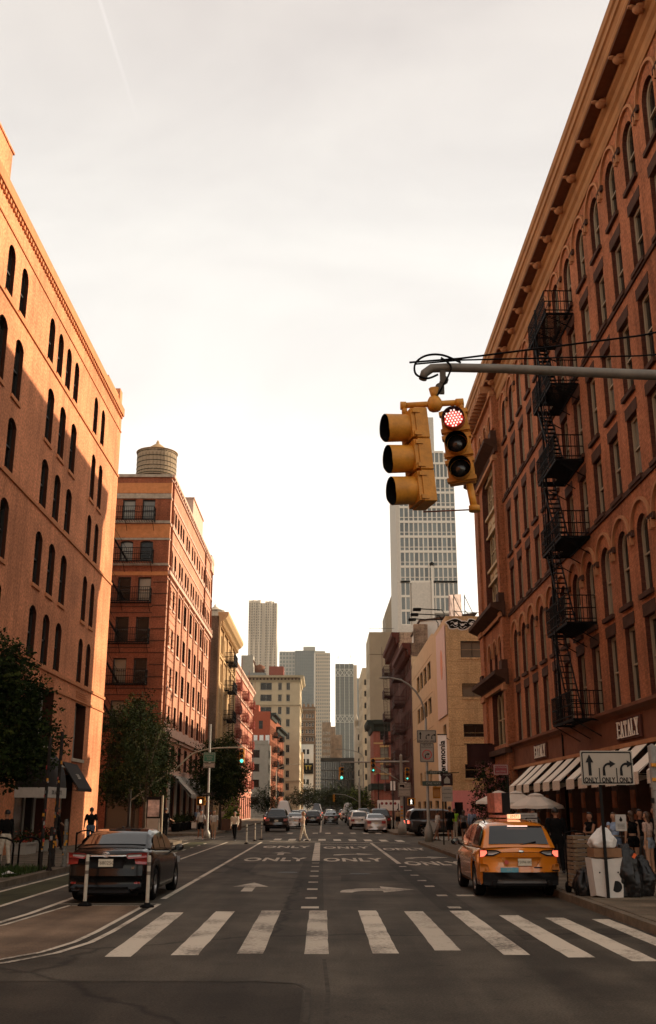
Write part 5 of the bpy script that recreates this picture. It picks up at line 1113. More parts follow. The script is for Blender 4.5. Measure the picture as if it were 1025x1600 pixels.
# buildings farther out on both sides so that side streets do not open on nothing
for i, (x, y, wx, wy, h, mt_, d) in enumerate(((-60, 120, 18, 60, 22, BP, 'plain brown block behind the left row'), (60, 80, 30, 80, 24, TBs, 'tan block deep in the right side street'), (-95, -20, 30, 90, 24, BP, 'brown block far left of the junction'), (64, -75, 40, 60, 22, BB, 'brick block behind the camera on the right'), (-60, -75, 45, 58, 22, O1, 'orange brick block behind the camera on the left'), (24, 380, 60, 80, 40, BP, 'large brown block far behind the right row'), (-80, 380, 60, 90, 36, BP, 'large brown block far behind the left row'))):
    B = Bld('plain_block', d, 'building', (x, y)); c4 = [(x, y), (x+wx, y), (x+wx, y+wy), (x, y+wy)]
    for a, c in zip(c4, c4[1:]+c4[:1]):
        Lw = Vector((c[0]-a[0], c[1]-a[1])).length; B.face(a, c, 0, h, [(3+5*k, 1.6, z, z+2.2, 0) for z in (5, 9, 13, 17) for k in range(int(Lw/5)-1)] if i in (1,) else [], mt_, .25, None, DKF, bars=(1, 2), sub=False)
    B.roof(c4, h-.1, ROOFM)
# ------------------------------------------------------------------ traffic signals
YEL = mat('signal_yellow', (.50, .215, .02), .5, noise=.28, scale=7, spec=.4, bump=.15, bscale=40); YELd = mat('signal_yellow_worn', (.36, .15, .02), .55, noise=.3, scale=9)
BLK2 = mat('visor_black', (.004, .004, .004), .8, spec=.1); CHR = mat('chrome', (.6, .6, .58), .15, 1, noise=.02)
LR_on = mat('red_led_lit', (.5, .05, .03), .4, emis=(1, .06, .04), es=.30); LEDW = mat('red_led_dot', (1, .8, .75), .4, emis=(1, .74, .66), es=.72)
LG_on = mat('green_led_lit', (.1, .7, .5), .4, emis=(.12, .85, .62), es=.9); LOFF = mat('lens_off', (.012, .010, .009), .2, spec=.6)
LO_on = mat('orange_led_lit', (.9, .5, .3), .4, emis=(1, .55, .32), es=1.5)
def signal(name, label, loc, rz, s=.355, lit=None, tilt=(0, 0), group=None, arrow=False, ledcol=None, vis=.9, fine=True, sec=3):
    """signal head; lens side faces local -y; origin = top centre of the housing"""
    t = thing(name, label, 'traffic light', loc, rz, group); t.rotation_euler = (tilt[0], tilt[1], rz)
    hw = s*.5; dp = s*.40; rl = s*.40
    for k in range(sec):
        zt = -k*s; zc = zt-s/2
        b = MB(); e = .012*s/.355
        pts = [(-hw, zt-e), (-hw+.03*s, zt-.004), (hw-.03*s, zt-.004), (hw, zt-e), (hw, zt-s+e), (hw-.03*s, zt-s+.004), (-hw+.03*s, zt-s+.004), (-hw, zt-s+e)]
        b.prism(pts, 0, dp); b.prism([(-hw*.93, zt-.02*s-.01), (hw*.93, zt-.02*s-.01), (hw*.93, zt-s*.98+.01), (-hw*.93, zt-s*.98+.01)], -.045*s/.355, -.002)
        for sx_ in (-1, 1):
            for zz_ in (.14, .86): b.box(sx_*hw-.015, sx_*hw+.015, -.03, .05, zt-s*zz_-.022, zt-s*zz_+.022)
        h = part('housing', b, YEL, t)
        # visor: open-bottomed tube, slightly drooping
        v = MB(); n = 30; L_ = s*vis; a0, a1 = radians(-90), radians(270)
        for q, rr_ in ((0, rl*1.04), (1, rl)):
            o = len(v.v)
            for i in range(n+1):
                a = a0+(a1-a0)*i/n; f = 1 if sin(a) > -.3 else 1-(-.3-sin(a))*.12
                v.v += [(rr_*cos(a), -.04*s, zc+rr_*sin(a)), (rr_*cos(a)*1.03, -L_*f, zc+rr_*sin(a)*1.03-.03*s)]
            for i in range(n): v.f.append((o+2*i, o+2*i+1, o+2*i+3, o+2*i+2)); v.m.append(q); v.sm.append(True)
        part('visor', v, [mat('red_visor', (.30, .045, .03), .5) if (lit == k and ledcol is None) and fine and lit == 0 else YEL, BLK2], t)
        l = MB(); l.lathe([(rl*.93, .0), (rl*.9, .02), (rl*.5, .045), (.001, .055)], 22, (0, -.045*s/.355, zc), axis='y', cap=False)
        on = lit == k
        part('lens', l, (ledcol or LR_on) if (on and not arrow) else LOFF, t)
        if on and arrow:
            a = MB(); r_ = rl*.8; y_ = -.11*s/.355
            a.prism([(-r_*.8, zc-r_*.16), (r_*.1, zc-r_*.16), (-r_*.15, zc-r_*.6), (r_*.15, zc-r_*.75), (r_*.9, zc), (r_*.15, zc+r_*.75), (-r_*.15, zc+r_*.6), (r_*.1, zc+r_*.16), (-r_*.8, zc+r_*.16)], y_-.01, y_); part('arrow_led', a, LG_on, t)
        if on and fine and not arrow:
            d = MB(); st_ = rl*.30
            for i in range(-5, 6):
                for j in range(-6, 7):
                    x = i*st_+(j % 2)*st_*.5; z = j*st_*.87
                    if x*x+z*z < (rl*.85)**2: d.box(x-st_*.26, x+st_*.26, -.11, -.104, zc+z-st_*.26, zc+z+st_*.26)
            part('led_dots', d, LEDW, t, kind='stuff')
    return t
# mast arm over the road
t = thing('mast_arm', 'grey galvanised mast arm with two guy wires carrying the big yellow signals', 'signal pole', (6.9, 9.97, .15))
ARM = mat('grey_arm_paint', (.15, .135, .11), .55, .2, noise=.25, scale=5)
b = MB(); b.tube([(0, 0, 0), (0, 0, 8.2)], [.15, .10], 14); b.lathe([(.26, 0), (.26, .25), (.18, .4)], 14); part('pole', b, ARM, t)
b = MB(); b.tube([(0, 0, 6.2), (-1.4, 0, 6.26), (-3.4, 0, 6.33), (-5.0, 0, 6.40), (-5.55, 0, 6.41), (-5.72, 0, 6.40), (-5.80, 0, 6.34), (-5.82, 0, 6.27)], [.075, .068, .058, .05, .05, .05, .048, .045], 14); part('arm', b, ARM, t)
b = MB(); b.tube([(-5.96, 0, 6.47), (-5.4, 0, 6.52), (-3.4, 0, 6.80), (0, 0, 7.6)], .011, 6); b.tube([(-5.9, 0, 6.45), (-5.4, 0, 6.5), (-3.4, .05, 6.58), (-.1, .05, 6.9)], .009, 6)
part('guy_wire', b, BLACK, t)
def smooth(P, n=5):
    P = [Vector(p) for p in P]; out = []
    for i in range(len(P)-1):
        p0, p1, p2, p3 = P[max(i-1, 0)], P[i], P[i+1], P[min(i+2, len(P)-1)]
        for k in range(n):
            u = k/n; out.append(.5*((2*p1)+(-p0+p2)*u+(2*p0-5*p1+4*p2-p3)*u*u+(-p0+3*p1-3*p2+p3)*u**3))
    return out+[P[-1]]
b = MB(); b.tube(smooth([(-5.40, -.02, 6.46), (-5.60, -.06, 6.53), (-5.78, -.07, 6.52), (-5.90, -.07, 6.43), (-5.90, -.07, 6.30), (-5.78, -.07, 6.25), (-5.66, -.06, 6.30)]), .012, 6)
b.tube(smooth([(-5.62, -.06, 6.5), (-5.52, -.07, 6.40), (-5.55, -.06, 6.28), (-5.62, -.05, 6.15), (-5.68, -.03, 6.05)]), .011, 6); part('signal_cable', b, BLK2, t)
b = MB(); b.box(-5.63, -5.57, -.03, .03, 6.22, 6.38); b.lathe([(.045, -.02), (.045, .02)], 10, (-5.585, 0, 6.26), axis='y'); b.box(-5.64, -5.59, -.02, .02, 6.10, 6.24); b.lathe([(.05, -.022), (.05, .022)], 10, (-5.64, 0, 6.17), axis='y'); b.tube([(-5.65, 0, 6.14), (-5.69, 0, 6.08), (-5.70, 0, 6.05)], .03, 8)
part('hanger', b, mat('grimy_steel', (.07, .055, .04), .6, .4), t)
# yellow yoke
t = thing('signal_bracket', 'yellow tube bracket and hub joining the two hanging signals', 'bracket', (1.20, 9.97, 6.13))
b = MB(); b.lathe([(.0, .085), (.06, .075), (.085, .03), (.085, -.03), (.06, -.075), (0, -.085)], 7, (0, 0, 0)); b.tube([(-.36, 0, -.02), (.30, 0, .02)], .032, 10); b.tube([(-.37, 0, -.02), (-.31, 0, -.02)], .045, 10); b.tube([(.23, 0, .015), (.31, 0, .02)], .045, 10)
b.tube([(-.33, 0, -.02), (-.325, 0, -.13)], .03, 8); b.tube([(.29, 0, .02), (.285, 0, -.08)], .03, 8); b.lathe([(.03, 0), (.06, .12)], 8, (0, 0, .06)); part('hub', b, YEL, t)
b = MB(); b.tube([(.345, .03, -.90), (.385, .03, -1.17)], .038, 10); b.lathe([(.06, 0), (.06, .06)], 10, (.387, .03, -1.20)); part('drop_pipe', b, YEL, t)
b = MB(); b.tube([(-.15, .05, -1.2), (.385, .03, -1.18)], .008, 6); part('tie_rod', b, mat('red_brown_rod', (.14, .04, .02), .6), t)
signal('traffic_light', 'large yellow three lamp signal seen from the side, hanging left of the bracket', (.915, 9.97, 6.03), radians(-74), .352, None, (0, radians(-5.4)) if False else (0, 0), vis=.84).rotation_euler = (Matrix.Rotation(radians(-4.6), 3, 'Y') @ Matrix.Rotation(radians(-74), 3, 'Z')).to_euler()
signal('traffic_light', 'smaller yellow three lamp signal showing red, hanging right of the bracket', (1.395, 9.97, 6.07), 0, .278, 0, vis=.62).rotation_euler = (Matrix.Rotation(radians(-5.0), 3, 'Y') @ Matrix.Rotation(radians(-13), 3, 'Z')).to_euler()

# ------------------------------------------------------------------ sign helpers
SGW = mat('sign_white', (.33, .295, .24), .55, noise=.05); SGG = mat('sign_green', (.02, .13, .08), .5); SGR = mat('sign_red', (.22, .025, .03), .5); SGK = mat('sign_black', (.005, .005, .005), .6, spec=.2)
def plate(t, x0, x1, z0, z1, mt, y=0, name='sign_panel', border=None):
    b = MB(); r = .04*min(1, (z1-z0)); pts = []
    for cx, cz, a in ((x1-r, z0+r, -90), (x1-r, z1-r, 0), (x0+r, z1-r, 90), (x0+r, z0+r, 180)):
        for k in range(4): aa = radians(a+30*k); pts.append((cx+r*cos(aa), cz+r*sin(aa)))
    b.prism(pts, y-.01, y+.01); part(name, b, mt, t)
    if border:
        b = MB(); c = ((x0+x1)/2, (z0+z1)/2); p2 = [(c[0]+(px-c[0])*(1-.05/(x1-x0)), c[1]+(pz-c[1])*(1-.05/(z1-z0))) for px, pz in pts]; p3 = [(c[0]+(px-c[0])*(1-.10/(x1-x0)), c[1]+(pz-c[1])*(1-.10/(z1-z0))) for px, pz in pts]
        n = len(pts); b.v = [(p[0], y-.014, p[1]) for p in p2]+[(p[0], y-.014, p[1]) for p in p3]
        for k in range(n): b.f.append((k, (k+1) % n, n+(k+1) % n, n+k)); b.m.append(0); b.sm.append(False)
        part('border', b, border, t)
def up_arrow(b, x, z0, h, w_=.05, y=-.016):
    b.prism([(x-w_/2, z0), (x+w_/2, z0), (x+w_/2, z0+h*.62), (x+w_*1.3, z0+h*.62), (x, z0+h), (x-w_*1.3, z0+h*.62), (x-w_/2, z0+h*.62)], y-.002, y)
def turn_arrow(b, x, z0, h, w_=.05, y=-.016):
    P = []; R0 = h*.42
    for i in range(6): a = pi-i*(pi/2)/5; P.append((x+R0+R0*cos(a)*1.0, z0+h*.3+R0*sin(a)))
    pin = [(p[0]+w_*(.9-.9*i/5)+(0), p[1]-w_*(i/5)) for i, p in enumerate(P)]
    b.prism([(x, z0), (x+w_, z0)]+pin+[p for p in P[::-1]], y-.002, y)
    ex, ez = P[-1][0], P[-1][1]-w_/2
    b.prism([(ex, ez-w_*1.25), (ex+w_*2.1, ez+.0), (ex, ez+w_*1.25)], y-.003, y-.0005)
# lane-use sign on the near right pavement
POLE = mat('black_pole', (.007, .006, .005), .6, noise=.2, spec=.15)
t = thing('lane_sign', 'white lane arrow sign with three ONLY legends on a dark post near the right kerb', 'sign', (5.93, 22.0, .15))
b = MB(); b.bar((0, .05, -.05), (0, .05, 2.95), .06, .04); part('post', b, POLE, t)
plate(t, -.40, .72, 2.27, 2.98, SGW, border=SGK)
b = MB(); up_arrow(b, -.21, 2.46, .44, .065); turn_arrow(b, .06, 2.46, .38, .06); turn_arrow(b, .43, 2.46, .38, .06)
b.box(-.02, 0, -.016, -.013, 2.30, 2.62); b.box(.35, .37, -.016, -.013, 2.30, 2.62); part('arrows', b, SGK, t)
for x in (-.20, .17, .545): text('lettering', 'ONLY', SGK, t, (x, -.014, 2.365), (0, 0, 0), .145, .002, .72, .004)
# near pedestrian signal pole
t = thing('signal_pole', 'grey steel pole with peeling stickers at the right edge of the view', 'pole', (6.13, 19.0, .15))
b = MB(); b.lathe([(.16, 0), (.16, .1), (.11, .25), (.088, .4), (.08, 2.9), (.0, 2.95)], 16); part('shaft', b, mat('dull_aluminium', (.17, .155, .13), .5, .3, noise=.3, scale=7), t)
st_m = [mat('sticker_white', (.22, .20, .17), .7), mat('sticker_red', (.35, .05, .04), .6), mat('sticker_orange', (.5, .22, .03), .6), mat('sticker_black', (.02, .02, .02), .6)]
for k in range(26):
    z = R.choice([.7, .8, .9, 1.0, 1.1, 1.2, 1.3, 1.35, 1.6, 1.9, 2.2])+R.uniform(-.05, .05); a = R.uniform(-2.9, -.4); b = MB(); w2, h2 = R.uniform(.025, .06), R.uniform(.02, .06)
    b.box(-w2, w2, -.089, -.083, -h2, h2); part('sticker', b, R.choice(st_m), t, (0, 0, z), (0, 0, a+pi/2))
t = thing('pedestrian_signal', 'yellow pedestrian signal with dark face, cut off by the right edge', 'traffic light', (6.42, 18.9, 2.58), radians(10))
b = MB(); b.box(-.19, .19, 0, .2, -.22, .24); b.box(-.21, .21, -.03, .0, .2, .26); b.box(-.21, -.17, -.1, 0, -.22, .24); b.box(.17, .21, -.1, 0, -.22, .24); b.box(-.35, .0, .05, .1, .1, .16); b.box(-.35, 0, .05, .1, -.16, -.1); part('housing', b, YEL, t)
b = MB(); b.box(-.165, .165, -.012, -.002, -.19, .19); part('face', b, BLK2, t); b = MB(); b.bar((-.02, -.02, -.1), (-.02, -.02, .03), .035, .005); b.sphere((-.02, -.02, .06), .022); part('symbol', b, mat('dim_symbol', (.2, .2, .19), .6), t)
t = thing('push_button_box', 'small grey and yellow signal control box strapped to the near right pole', 'box', (6.13, 18.9, .85)); b = MB(); b.box(-.11, .11, -.16, -.02, 0, .42); part('box', b, STEEL, t); b = MB(); b.box(-.08, .08, -.175, -.16, .04, .2); part('button_plate', b, YEL, t)

# left delineator posts
def delineator(label, loc, h=.95, group='flexible delineator posts'):
    t = thing('delineator_post', label, 'bollard', loc, 0, group)
    b = MB(); b.lathe([(.045, .04), (.038, .1), (.038, h-.03), (.026, h)], 12); part('post', b, mat('cream_plastic', (.38, .34, .27), .6, noise=.12, scale=10), t)
    b = MB(); b.lathe([(.15, 0), (.14, .03), (.07, .06), (.055, .09)], 12); part('base', b, BLK2, t)
    for z in (.62, .80):
        b = MB(); b.lathe([(.0395, 0), (.0395, .07)], 12, cap=False); part('sticker_band', b, mat('scribbled_band', (.12, .10, .08), .7, noise=.7, scale=60), t, (0, 0, h*z))
    return t
delineator('cream flexible post with dark bands behind the left rear of the black sedan', (-4.93, 22.1, .008), 1.0); delineator('cream flexible post in front of the right rear corner of the black sedan', (-3.58, 21.75, .008), 1.0)
for p, d in (((-4.3, 59.0), 'lone dark delineator post in front of the pedestrian in the light shirt'), ((-3.9, 66.5), 'right one of the paired posts by the far lane line'), ((-4.15, 64), 'left one of the paired posts by the far lane line'), ((-5.9, 70), 'thin pale post between the tree and the dark sports utility car')):
    delineator(d, (*p, .0), 1.05)

# poles and racks, left pavement
GRF = mat('stickered_pole', (.018, .014, .011), .6, noise=.8, scale=14)
for (x, y, h, r, d, mt_) in ((-8.47, 31.7, 3.9, .05, 'tall dark post with stickers, leftmost of the pair by the bike racks', GRF), (-8.62, 33.7, 4.2, .055, 'tall dark stickered post under the rounded awning', GRF), (-8.18, 31.6, 1.25, .06, 'short dark meter post with stickers between the tall posts', GRF), (-8.27, 33.7, 1.45, .065, 'grey meter post with stickers near the kerb, beside the walking people', mat('grey_meter_post', (.13, .12, .10), .6, noise=.5, scale=12)), (-8.95, 38.1, .95, .035, 'short thin black post by the kerb left of the sedan', BLACK)):
    o = MB(); o.lathe([(r*1.6, 0), (r*1.5, .04), (r, .08), (r, h-.04), (r*.6, h)], 12); tag(part('post', o, mt_, None, (x, y, .15)), d, 'pole')
    po = [q for q in col.objects if q.get('label') == d][0]
    if h > 1.2:
        for k in range(int(h*7)):
            z = R.uniform(.35, min(h, 3.4)); a = R.uniform(-2.6, -.5); b = MB(); w2, h2 = R.uniform(.015, .04), R.uniform(.015, .06); b.box(-w2, w2, -r-.006, -r-.001, -h2, h2); link('sticker', b.mesh('sticker', R.choice(st_m+[st_m[3]]*2)), po, (0, 0, z), (0, 0, a+pi/2))
def u_rack(label, loc, rz=0):
    t = thing('bike_rack', label, 'bike rack', loc, rz, 'black tube bike racks on the left pavement'); b = MB()
    pts = [(-.38, 0, 0), (-.38, 0, .72)]+[(-.38*cos(a), 0, .72+.2*sin(a)) for a in (.5, 1.1, 1.57, 2.0, 2.6)]+[(.38, 0, .72), (.38, 0, 0)]
    b.tube(pts, .03, 10); part('hoop', b, BLACK, t); b = MB(); b.box(-.45, -.31, -.07, .07, 0, .012); b.box(.31, .45, -.07, .07, 0, .012); part('foot_plate', b, BLACK, t)
u_rack('black hoop bike rack at the far left edge of the view', (-9.9, 32.3, .15), .2); u_rack('black hoop bike rack second from the left edge', (-9.15, 32.8, .15), .9); u_rack('black hoop bike rack beside the man in the dark shirt', (-9.6, 42.5, .15), .3); u_rack('black hoop bike rack just left of the sedan roof', (-9.0, 46.0, .15), .3)
# flower planters along the orange building
M_pl = mat('pale_planter', (.36, .33, .28), .8, noise=.1)
def shrub(parent, n, rx, ry, rz_, z, mts, s=.05, name='foliage'):
    b = MB()
    for k in range(n):
        c = Vector((R.gauss(0, .45)*rx, R.gauss(0, .45)*ry, z+abs(R.gauss(.2, .5))*rz_)); d = Vector((R.uniform(-1, 1), R.uniform(-1, 1), R.uniform(-.3, 1))).normalized(); e = d.cross(Vector((R.uniform(-1, 1), R.uniform(-1, 1), R.uniform(-1, 1)))).normalized(); q = s*R.uniform(.6, 1.4)
        b.add([c-d*q, c+e*q*.5, c+d*q, c-e*q*.5], [(0, 1, 2, 3)], R.randrange(len(mts)))
    return part(name, b, mts, parent, kind='stuff')
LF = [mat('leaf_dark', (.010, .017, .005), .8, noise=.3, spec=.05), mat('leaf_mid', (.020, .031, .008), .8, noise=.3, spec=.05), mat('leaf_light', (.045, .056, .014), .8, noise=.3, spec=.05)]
FLW = mat('red_flower', (.3, .05, .03), .7)
for i, (x, y, L_) in enumerate(((-12.2, 42.9, 1.5), (-12.2, 46.2, 1.3), (-12.2, 37.0, 1.8))):
    t = thing('planter_box', ('left, larger', 'right, smaller', 'hidden leftmost')[i]+' white planter box with green plants against the orange building', 'planter', (x, y, .15))
    b = MB(); b.box(-.3, .3, -L_/2, L_/2, 0, .42); b.box(-.34, .34, -L_/2-.04, L_/2+.04, .38, .45); part('box', b, M_pl, t); shrub(t, 500, .35, L_*.6, .35, .45, LF+[FLW], .06)
# grass in the tree pit by the kerb
b = MB()
for k in range(2600):
    x, y = R.uniform(-9.9, -8.4), R.uniform(28.4, 32.6); h = R.uniform(.05, .22); a = R.uniform(0, pi); dx, dy = cos(a)*.012, sin(a)*.012
    b.add([(x-dx, y-dy, .14), (x+dx, y+dy, .14), (x+R.uniform(-.08, .08), y+R.uniform(-.08, .08), .14+h)], [(0, 1, 2)], k % 2)
g_ = link('kerb_grass', b.mesh('kerb_grass', [M_grass, LF[1]])); tag(g_, 'rough grass in the tree pit at the left kerb', 'grass'); g_['kind'] = 'stuff'
t = thing('pit_fence', 'low black fence round the tree pit at the left edge', 'fence', (-9.2, 30.5, .15)); b = MB()
for k in range(15): b.bar((-.75, -2+.29*k, 0), (-.75, -2+.29*k, .42), .02); b.bar((.0, -2+.29*k, 0), (.0, -2+.29*k, .02), .02)
b.bar((-.75, -2, .4), (-.75, 2.1, .4), .03); part('rail', b, BLACK, t)
b = MB(); b.add([(0, 0, .0), (.3, .05, .04), (.34, .2, .0), (.1, .24, .09), (-.05, .12, .02)], [(0, 1, 3, 4), (1, 2, 3)]); tag(part('litter', b, WHITE, None, (-8.75, 28.9, .2)), 'scrap of white paper on the grass by the left kerb', 'litter')

# ------------------------------------------------------------------ far junction poles, lamps, signs
def cobra_lamp(label, loc, h, reach, rise, side, mt_, r=.1, h2=None, curved=True):
    t = thing('street_lamp', label, 'street lamp', loc); b = MB(); b.lathe([(.24, 0), (.24, .5), (.17, .8), (r, 1.0), (r*.7, h)], 12); part('pole', b, mt_, t)
    b = MB(); pts = [(0, 0, h-.15)]+[(side*reach*(1-cos(a))*1.0 if curved else side*reach*a/1.57, 0, h-.15+rise*sin(a)) for a in (.25, .5, .75, 1.0, 1.25, 1.57)]; b.tube(pts, [.055]*4+[.045]*3, 8); part('arm', b, mt_, t)
    e = pts[-1]; b = MB(); b.sphere((e[0]+side*.28, 0, e[2]-.01), .14, 12, 6, 0, (2.6, 1.1, .45)); part('lamp_head', b, mt_, t); return t
POLG = mat('pole_grey', (.26, .24, .20), .5, .2, noise=.15)
cobra_lamp('curved street lamp standing on the right corner with road signs', (5.86, 57.8, .15), 6.7, 2.0, 2.45, -1, POLG, .09)
t = thing('lane_sign', 'white lane arrow sign high on the lamp post at the right corner', 'sign', (5.86, 57.6, 5.05)); plate(t, -.55, .55, .42, 1.12, SGW, border=SGK); b = MB(); up_arrow(b, -.35, .62, .42, .06); turn_arrow(b, -.05, .62, .36, .055); turn_arrow(b, .27, .62, .36, .055); part('arrows', b, SGK, t)
text('lettering', 'ONLY ONLY ONLY', SGK, t, (0, -.014, .52), (0, 0, 0), .12, .002, .95)
t = thing('no_turn_sign', 'white truck restriction sign with red ring and barred arrow under the lane sign', 'sign', (5.86, 57.6, 4.4)); plate(t, -.4, .4, 0, 1.06, SGW, border=SGK); text('lettering', 'TRUCK', SGK, t, (0, -.014, .95), (0, 0, 0), .15, .002); text('lettering', 'RESTRICTION', SGK, t, (0, -.014, .82), (0, 0, 0), .10, .002)
b = MB(); turn_arrow(b, -.12, .22, .36, .06, -.014); part('arrow', b, SGK, t)
b = MB(); n = 24
for i in range(n):
    a, c = 2*pi*i/n, 2*pi*(i+1)/n; b.add([(.27*cos(a), -.02, .42+.27*sin(a)), (.27*cos(c), -.02, .42+.27*sin(c)), (.22*cos(c), -.02, .42+.22*sin(c)), (.22*cos(a), -.02, .42+.22*sin(a))], [(0, 1, 2, 3)])
b.bar((-.17, -.021, .59), (.17, -.021, .25), .045, .004); part('prohibition_ring', b, mat('ring_red', (.5, .03, .03), .5), t)
t = thing('street_name_sign', 'pair of dark street name blades and a one way arrow on the right corner post', 'sign', (5.9, 57.55, 2.6))
for (x0, x1, z0, z1, tx) in ((-.1, 1.1, 1.15, 1.33, 'PRINCE ST'), (-.35, .85, .52, .78, 'ONE WAY'),): plate(t, x0, x1, z0, z1, mat('dark_blade', (.03, .05, .035), .5)); text('lettering', tx, SGW, t, ((x0+x1)/2, -.014, (z0+z1)/2), (0, 0, 0), .17, .002)
t = thing('parking_sign', 'dark square sign with white arch symbol above a smaller grey notice at the right corner', 'sign', (6.13, 53.0, .15)); b = MB(); b.bar((0, .04, 0), (0, .04, 3.6), .06); b.bar((-.25, .04, 3.5), (.9, .04, 3.55), .04); part('post', b, POLE, t)
plate(t, -.05, .55, 2.9, 3.5, mat('museum_brown', (.035, .02, .02), .6)); plate(t, -.02, .52, 2.1, 2.85, SGW); b = MB(); b.prism([(.1, 3.0), (.4, 3.0), (.4, 3.2), (.25, 3.36), (.1, 3.2)], -.02, -.012); part('symbol', b, SGW, t); text('lettering', 'MUSEUM', SGW, t, (.25, -.014, 3.43), (0, 0, 0), .1, .002)
for z in (2.7, 2.5, 2.3): text('lettering', 'TRUCK ROUTE' if z == 2.5 else 'LOADING', SGK, t, (.25, -.014, z), (0, 0, 0), .08, .002)
t = thing('red_notice', 'small maroon notice with white lines hanging beside the first awning', 'sign', (7.1, 41.0, 3.2)); plate(t, -.3, .3, 0, .42, SGR, border=SGW); text('lettering', 'NO STANDING', SGW, t, (0, -.014, .3), (0, 0, 0), .075, .002); text('lettering', 'ANYTIME', SGW, t, (0, -.014, .14), (0, 0, 0), .09, .002); b = MB(); b.bar((.28, .03, -3.05), (.28, .03, .42), .05); part('post', b, POLE, t)
# far right signal pole with long arm
t = thing('mast_arm', 'grey signal pole with a long arm at the junction, right of the silver car', 'signal pole', (5.55, 73.0, .15))
b = MB(); b.lathe([(.3, 0), (.3, .6), (.2, .75), (.12, .9), (.1, 5.3), (.12, 5.35), (0, 5.5)], 12); part('pole', b, POLG, t); b = MB(); b.tube([(.6, 0, 4.95), (0, 0, 4.95), (-4.3, 0, 4.9)], [.05, .06, .045], 8); b.tube([(0, 0, 3.55), (-.9, 0, 4.1), (-2.0, 0, 4.75)], .035, 8); b.tube([(-4.3, 0, 4.9), (-4.3, 0, 4.65)], .03, 6); b.tube([(-2.05, 0, 4.9), (-2.05, 0, 5.0)], .05, 6); part('arm', b, POLG, t)
for z in (1.2, 1.35, 1.55, 1.8, 1.1): b = MB(); b.box(-.1, .08, -.13, -.11, z, z+.12); part('sticker', b, R.choice(st_m), t)
GR_ = 'signals hanging over the far junction'
signal('traffic_light', 'small yellow signal with green lamp at the left tip of the far arm', (1.3, 72.9, 4.72), .3, .29, 2, group=GR_, ledcol=LG_on, vis=.5, fine=False)
signal('traffic_light', 'yellow signal with green arrow in the middle of the far arm', (3.55, 72.8, 5.32), 0, .33, 2, group=GR_, arrow=True, vis=.5, fine=False)
signal('traffic_light', 'yellow signal with green arrow fixed on the far signal pole', (5.95, 72.7, 4.68), 0, .30, 2, group=GR_, arrow=True, vis=.5, fine=False)
t = thing('pedestrian_signal', 'yellow walk signal showing a white figure on the far signal pole', 'traffic light', (6.2, 72.7, 2.35)); b = MB(); b.box(-.25, .25, 0, .2, -.24, .24); b.box(-.28, -.22, -.12, 0, -.24, .24); b.box(.22, .28, -.12, 0, -.24, .24); b.box(-.28, .28, -.12, 0, .2, .26); part('housing', b, YEL, t); b = MB(); b.box(-.2, .2, -.012, -.002, -.2, .2); part('face', b, BLK2, t)
b = MB(); b.sphere((0, -.03, .11), .04); b.bar((0, -.03, .07), (0, -.03, -.04), .09, .02); b.bar((0, -.03, -.04), (-.06, -.03, -.16), .04, .02); b.bar((0, -.03, -.04), (.06, -.03, -.16), .04, .02); part('walking_figure', b, mat('white_led', (1, .95, .85), .4, emis=(1, .93, .8), es=1.3), t)
t = thing('truck_sign', 'white truck and bus stopping notice on the far signal pole', 'sign', (5.72, 72.6, 2.7)); plate(t, -.45, .45, 0, .95, SGW, border=SGK); b = MB(); b.box(-.32, .0, -.02, -.013, .66, .8); b.box(-.1, .02, -.02, -.013, .6, .72); b.box(-.4, .4, -.02, -.013, .44, .47); b.bar((-.3, -.016, .2), (-.1, -.016, .2), .05, .006); b.bar((.1, -.016, .2), (.34, -.016, .2), .05, .006); part('symbols', b, SGK, t); text('lettering', 'NEXT', SGK, t, (.22, -.014, .8), (0, 0, 0), .13, .002); text('lettering', 'RIGHT', SGK, t, (.22, -.014, .64), (0, 0, 0), .12, .002)
t = thing('signal_box', 'yellow signal seen edge on beside the right corner post', 'traffic light', (6.35, 57.6, 2.45)); b = MB(); b.box(-.2, .2, 0, .3, 0, .62); b.box(-.22, .22, -.14, 0, .55, .64); b.box(-.1, .0, .1, .2, .62, .72); part('housing', b, YELd, t); b = MB(); b.box(-.16, .16, -.02, 0, .08, .5); part('face', b, mat('orange_face', (.4, .17, .03), .5), t)
# left far mast arm and signs
t = thing('mast_arm', 'cream curved mast arm sweeping out of the tree on the left side of the junction', 'signal pole', (-12.4, 66.6, .15)); CRP = mat('cream_pole', (.34, .29, .21), .55)
b = MB(); b.lathe([(.22, 0), (.2, .5), (.1, .8), (.08, 3.0)], 12); part('pole', b, GRF, t); b = MB(); b.tube(smooth([(0, 0, 2.2), (1.5, 0, 3.3), (3.0, 0, 4.35), (3.4, 0, 4.74), (4.0, 0, 5.2), (5.2, 0, 5.5), (7.15, 0, 5.57)]), .045, 8); b.tube([(7.15, 0, 5.57), (7.15, 0, 5.42)], .03, 6); part('arm', b, CRP, t)
signal('traffic_light', 'yellow signal with green lamp hanging from the cream curved arm on the left', (-5.22, 66, 5.62), -.1, .31, 2, ledcol=LG_on, vis=.5, fine=False)
t = thing('road_sign', 'green direction sign above a white notice on a tall pole on the left corner', 'sign', (-7.15, 64.5, .15)); b = MB(); b.lathe([(.2, 0), (.2, .3), (.07, .5), (.06, 6.9)], 10, (0, .08, 0)); part('pole', b, POLG, t)
plate(t, -.38, .38, 4.55, 5.15, SGG, border=SGW); plate(t, -.36, .36, 4.2, 4.52, SGW, border=SGK)
for z, s_ in ((5.02, 'HOLLAND'), (4.87, 'TUNNEL'), (4.73, 'CARS')): text('lettering', s_, SGW, t, (0, -.014, z), (0, 0, 0), .12, .002)
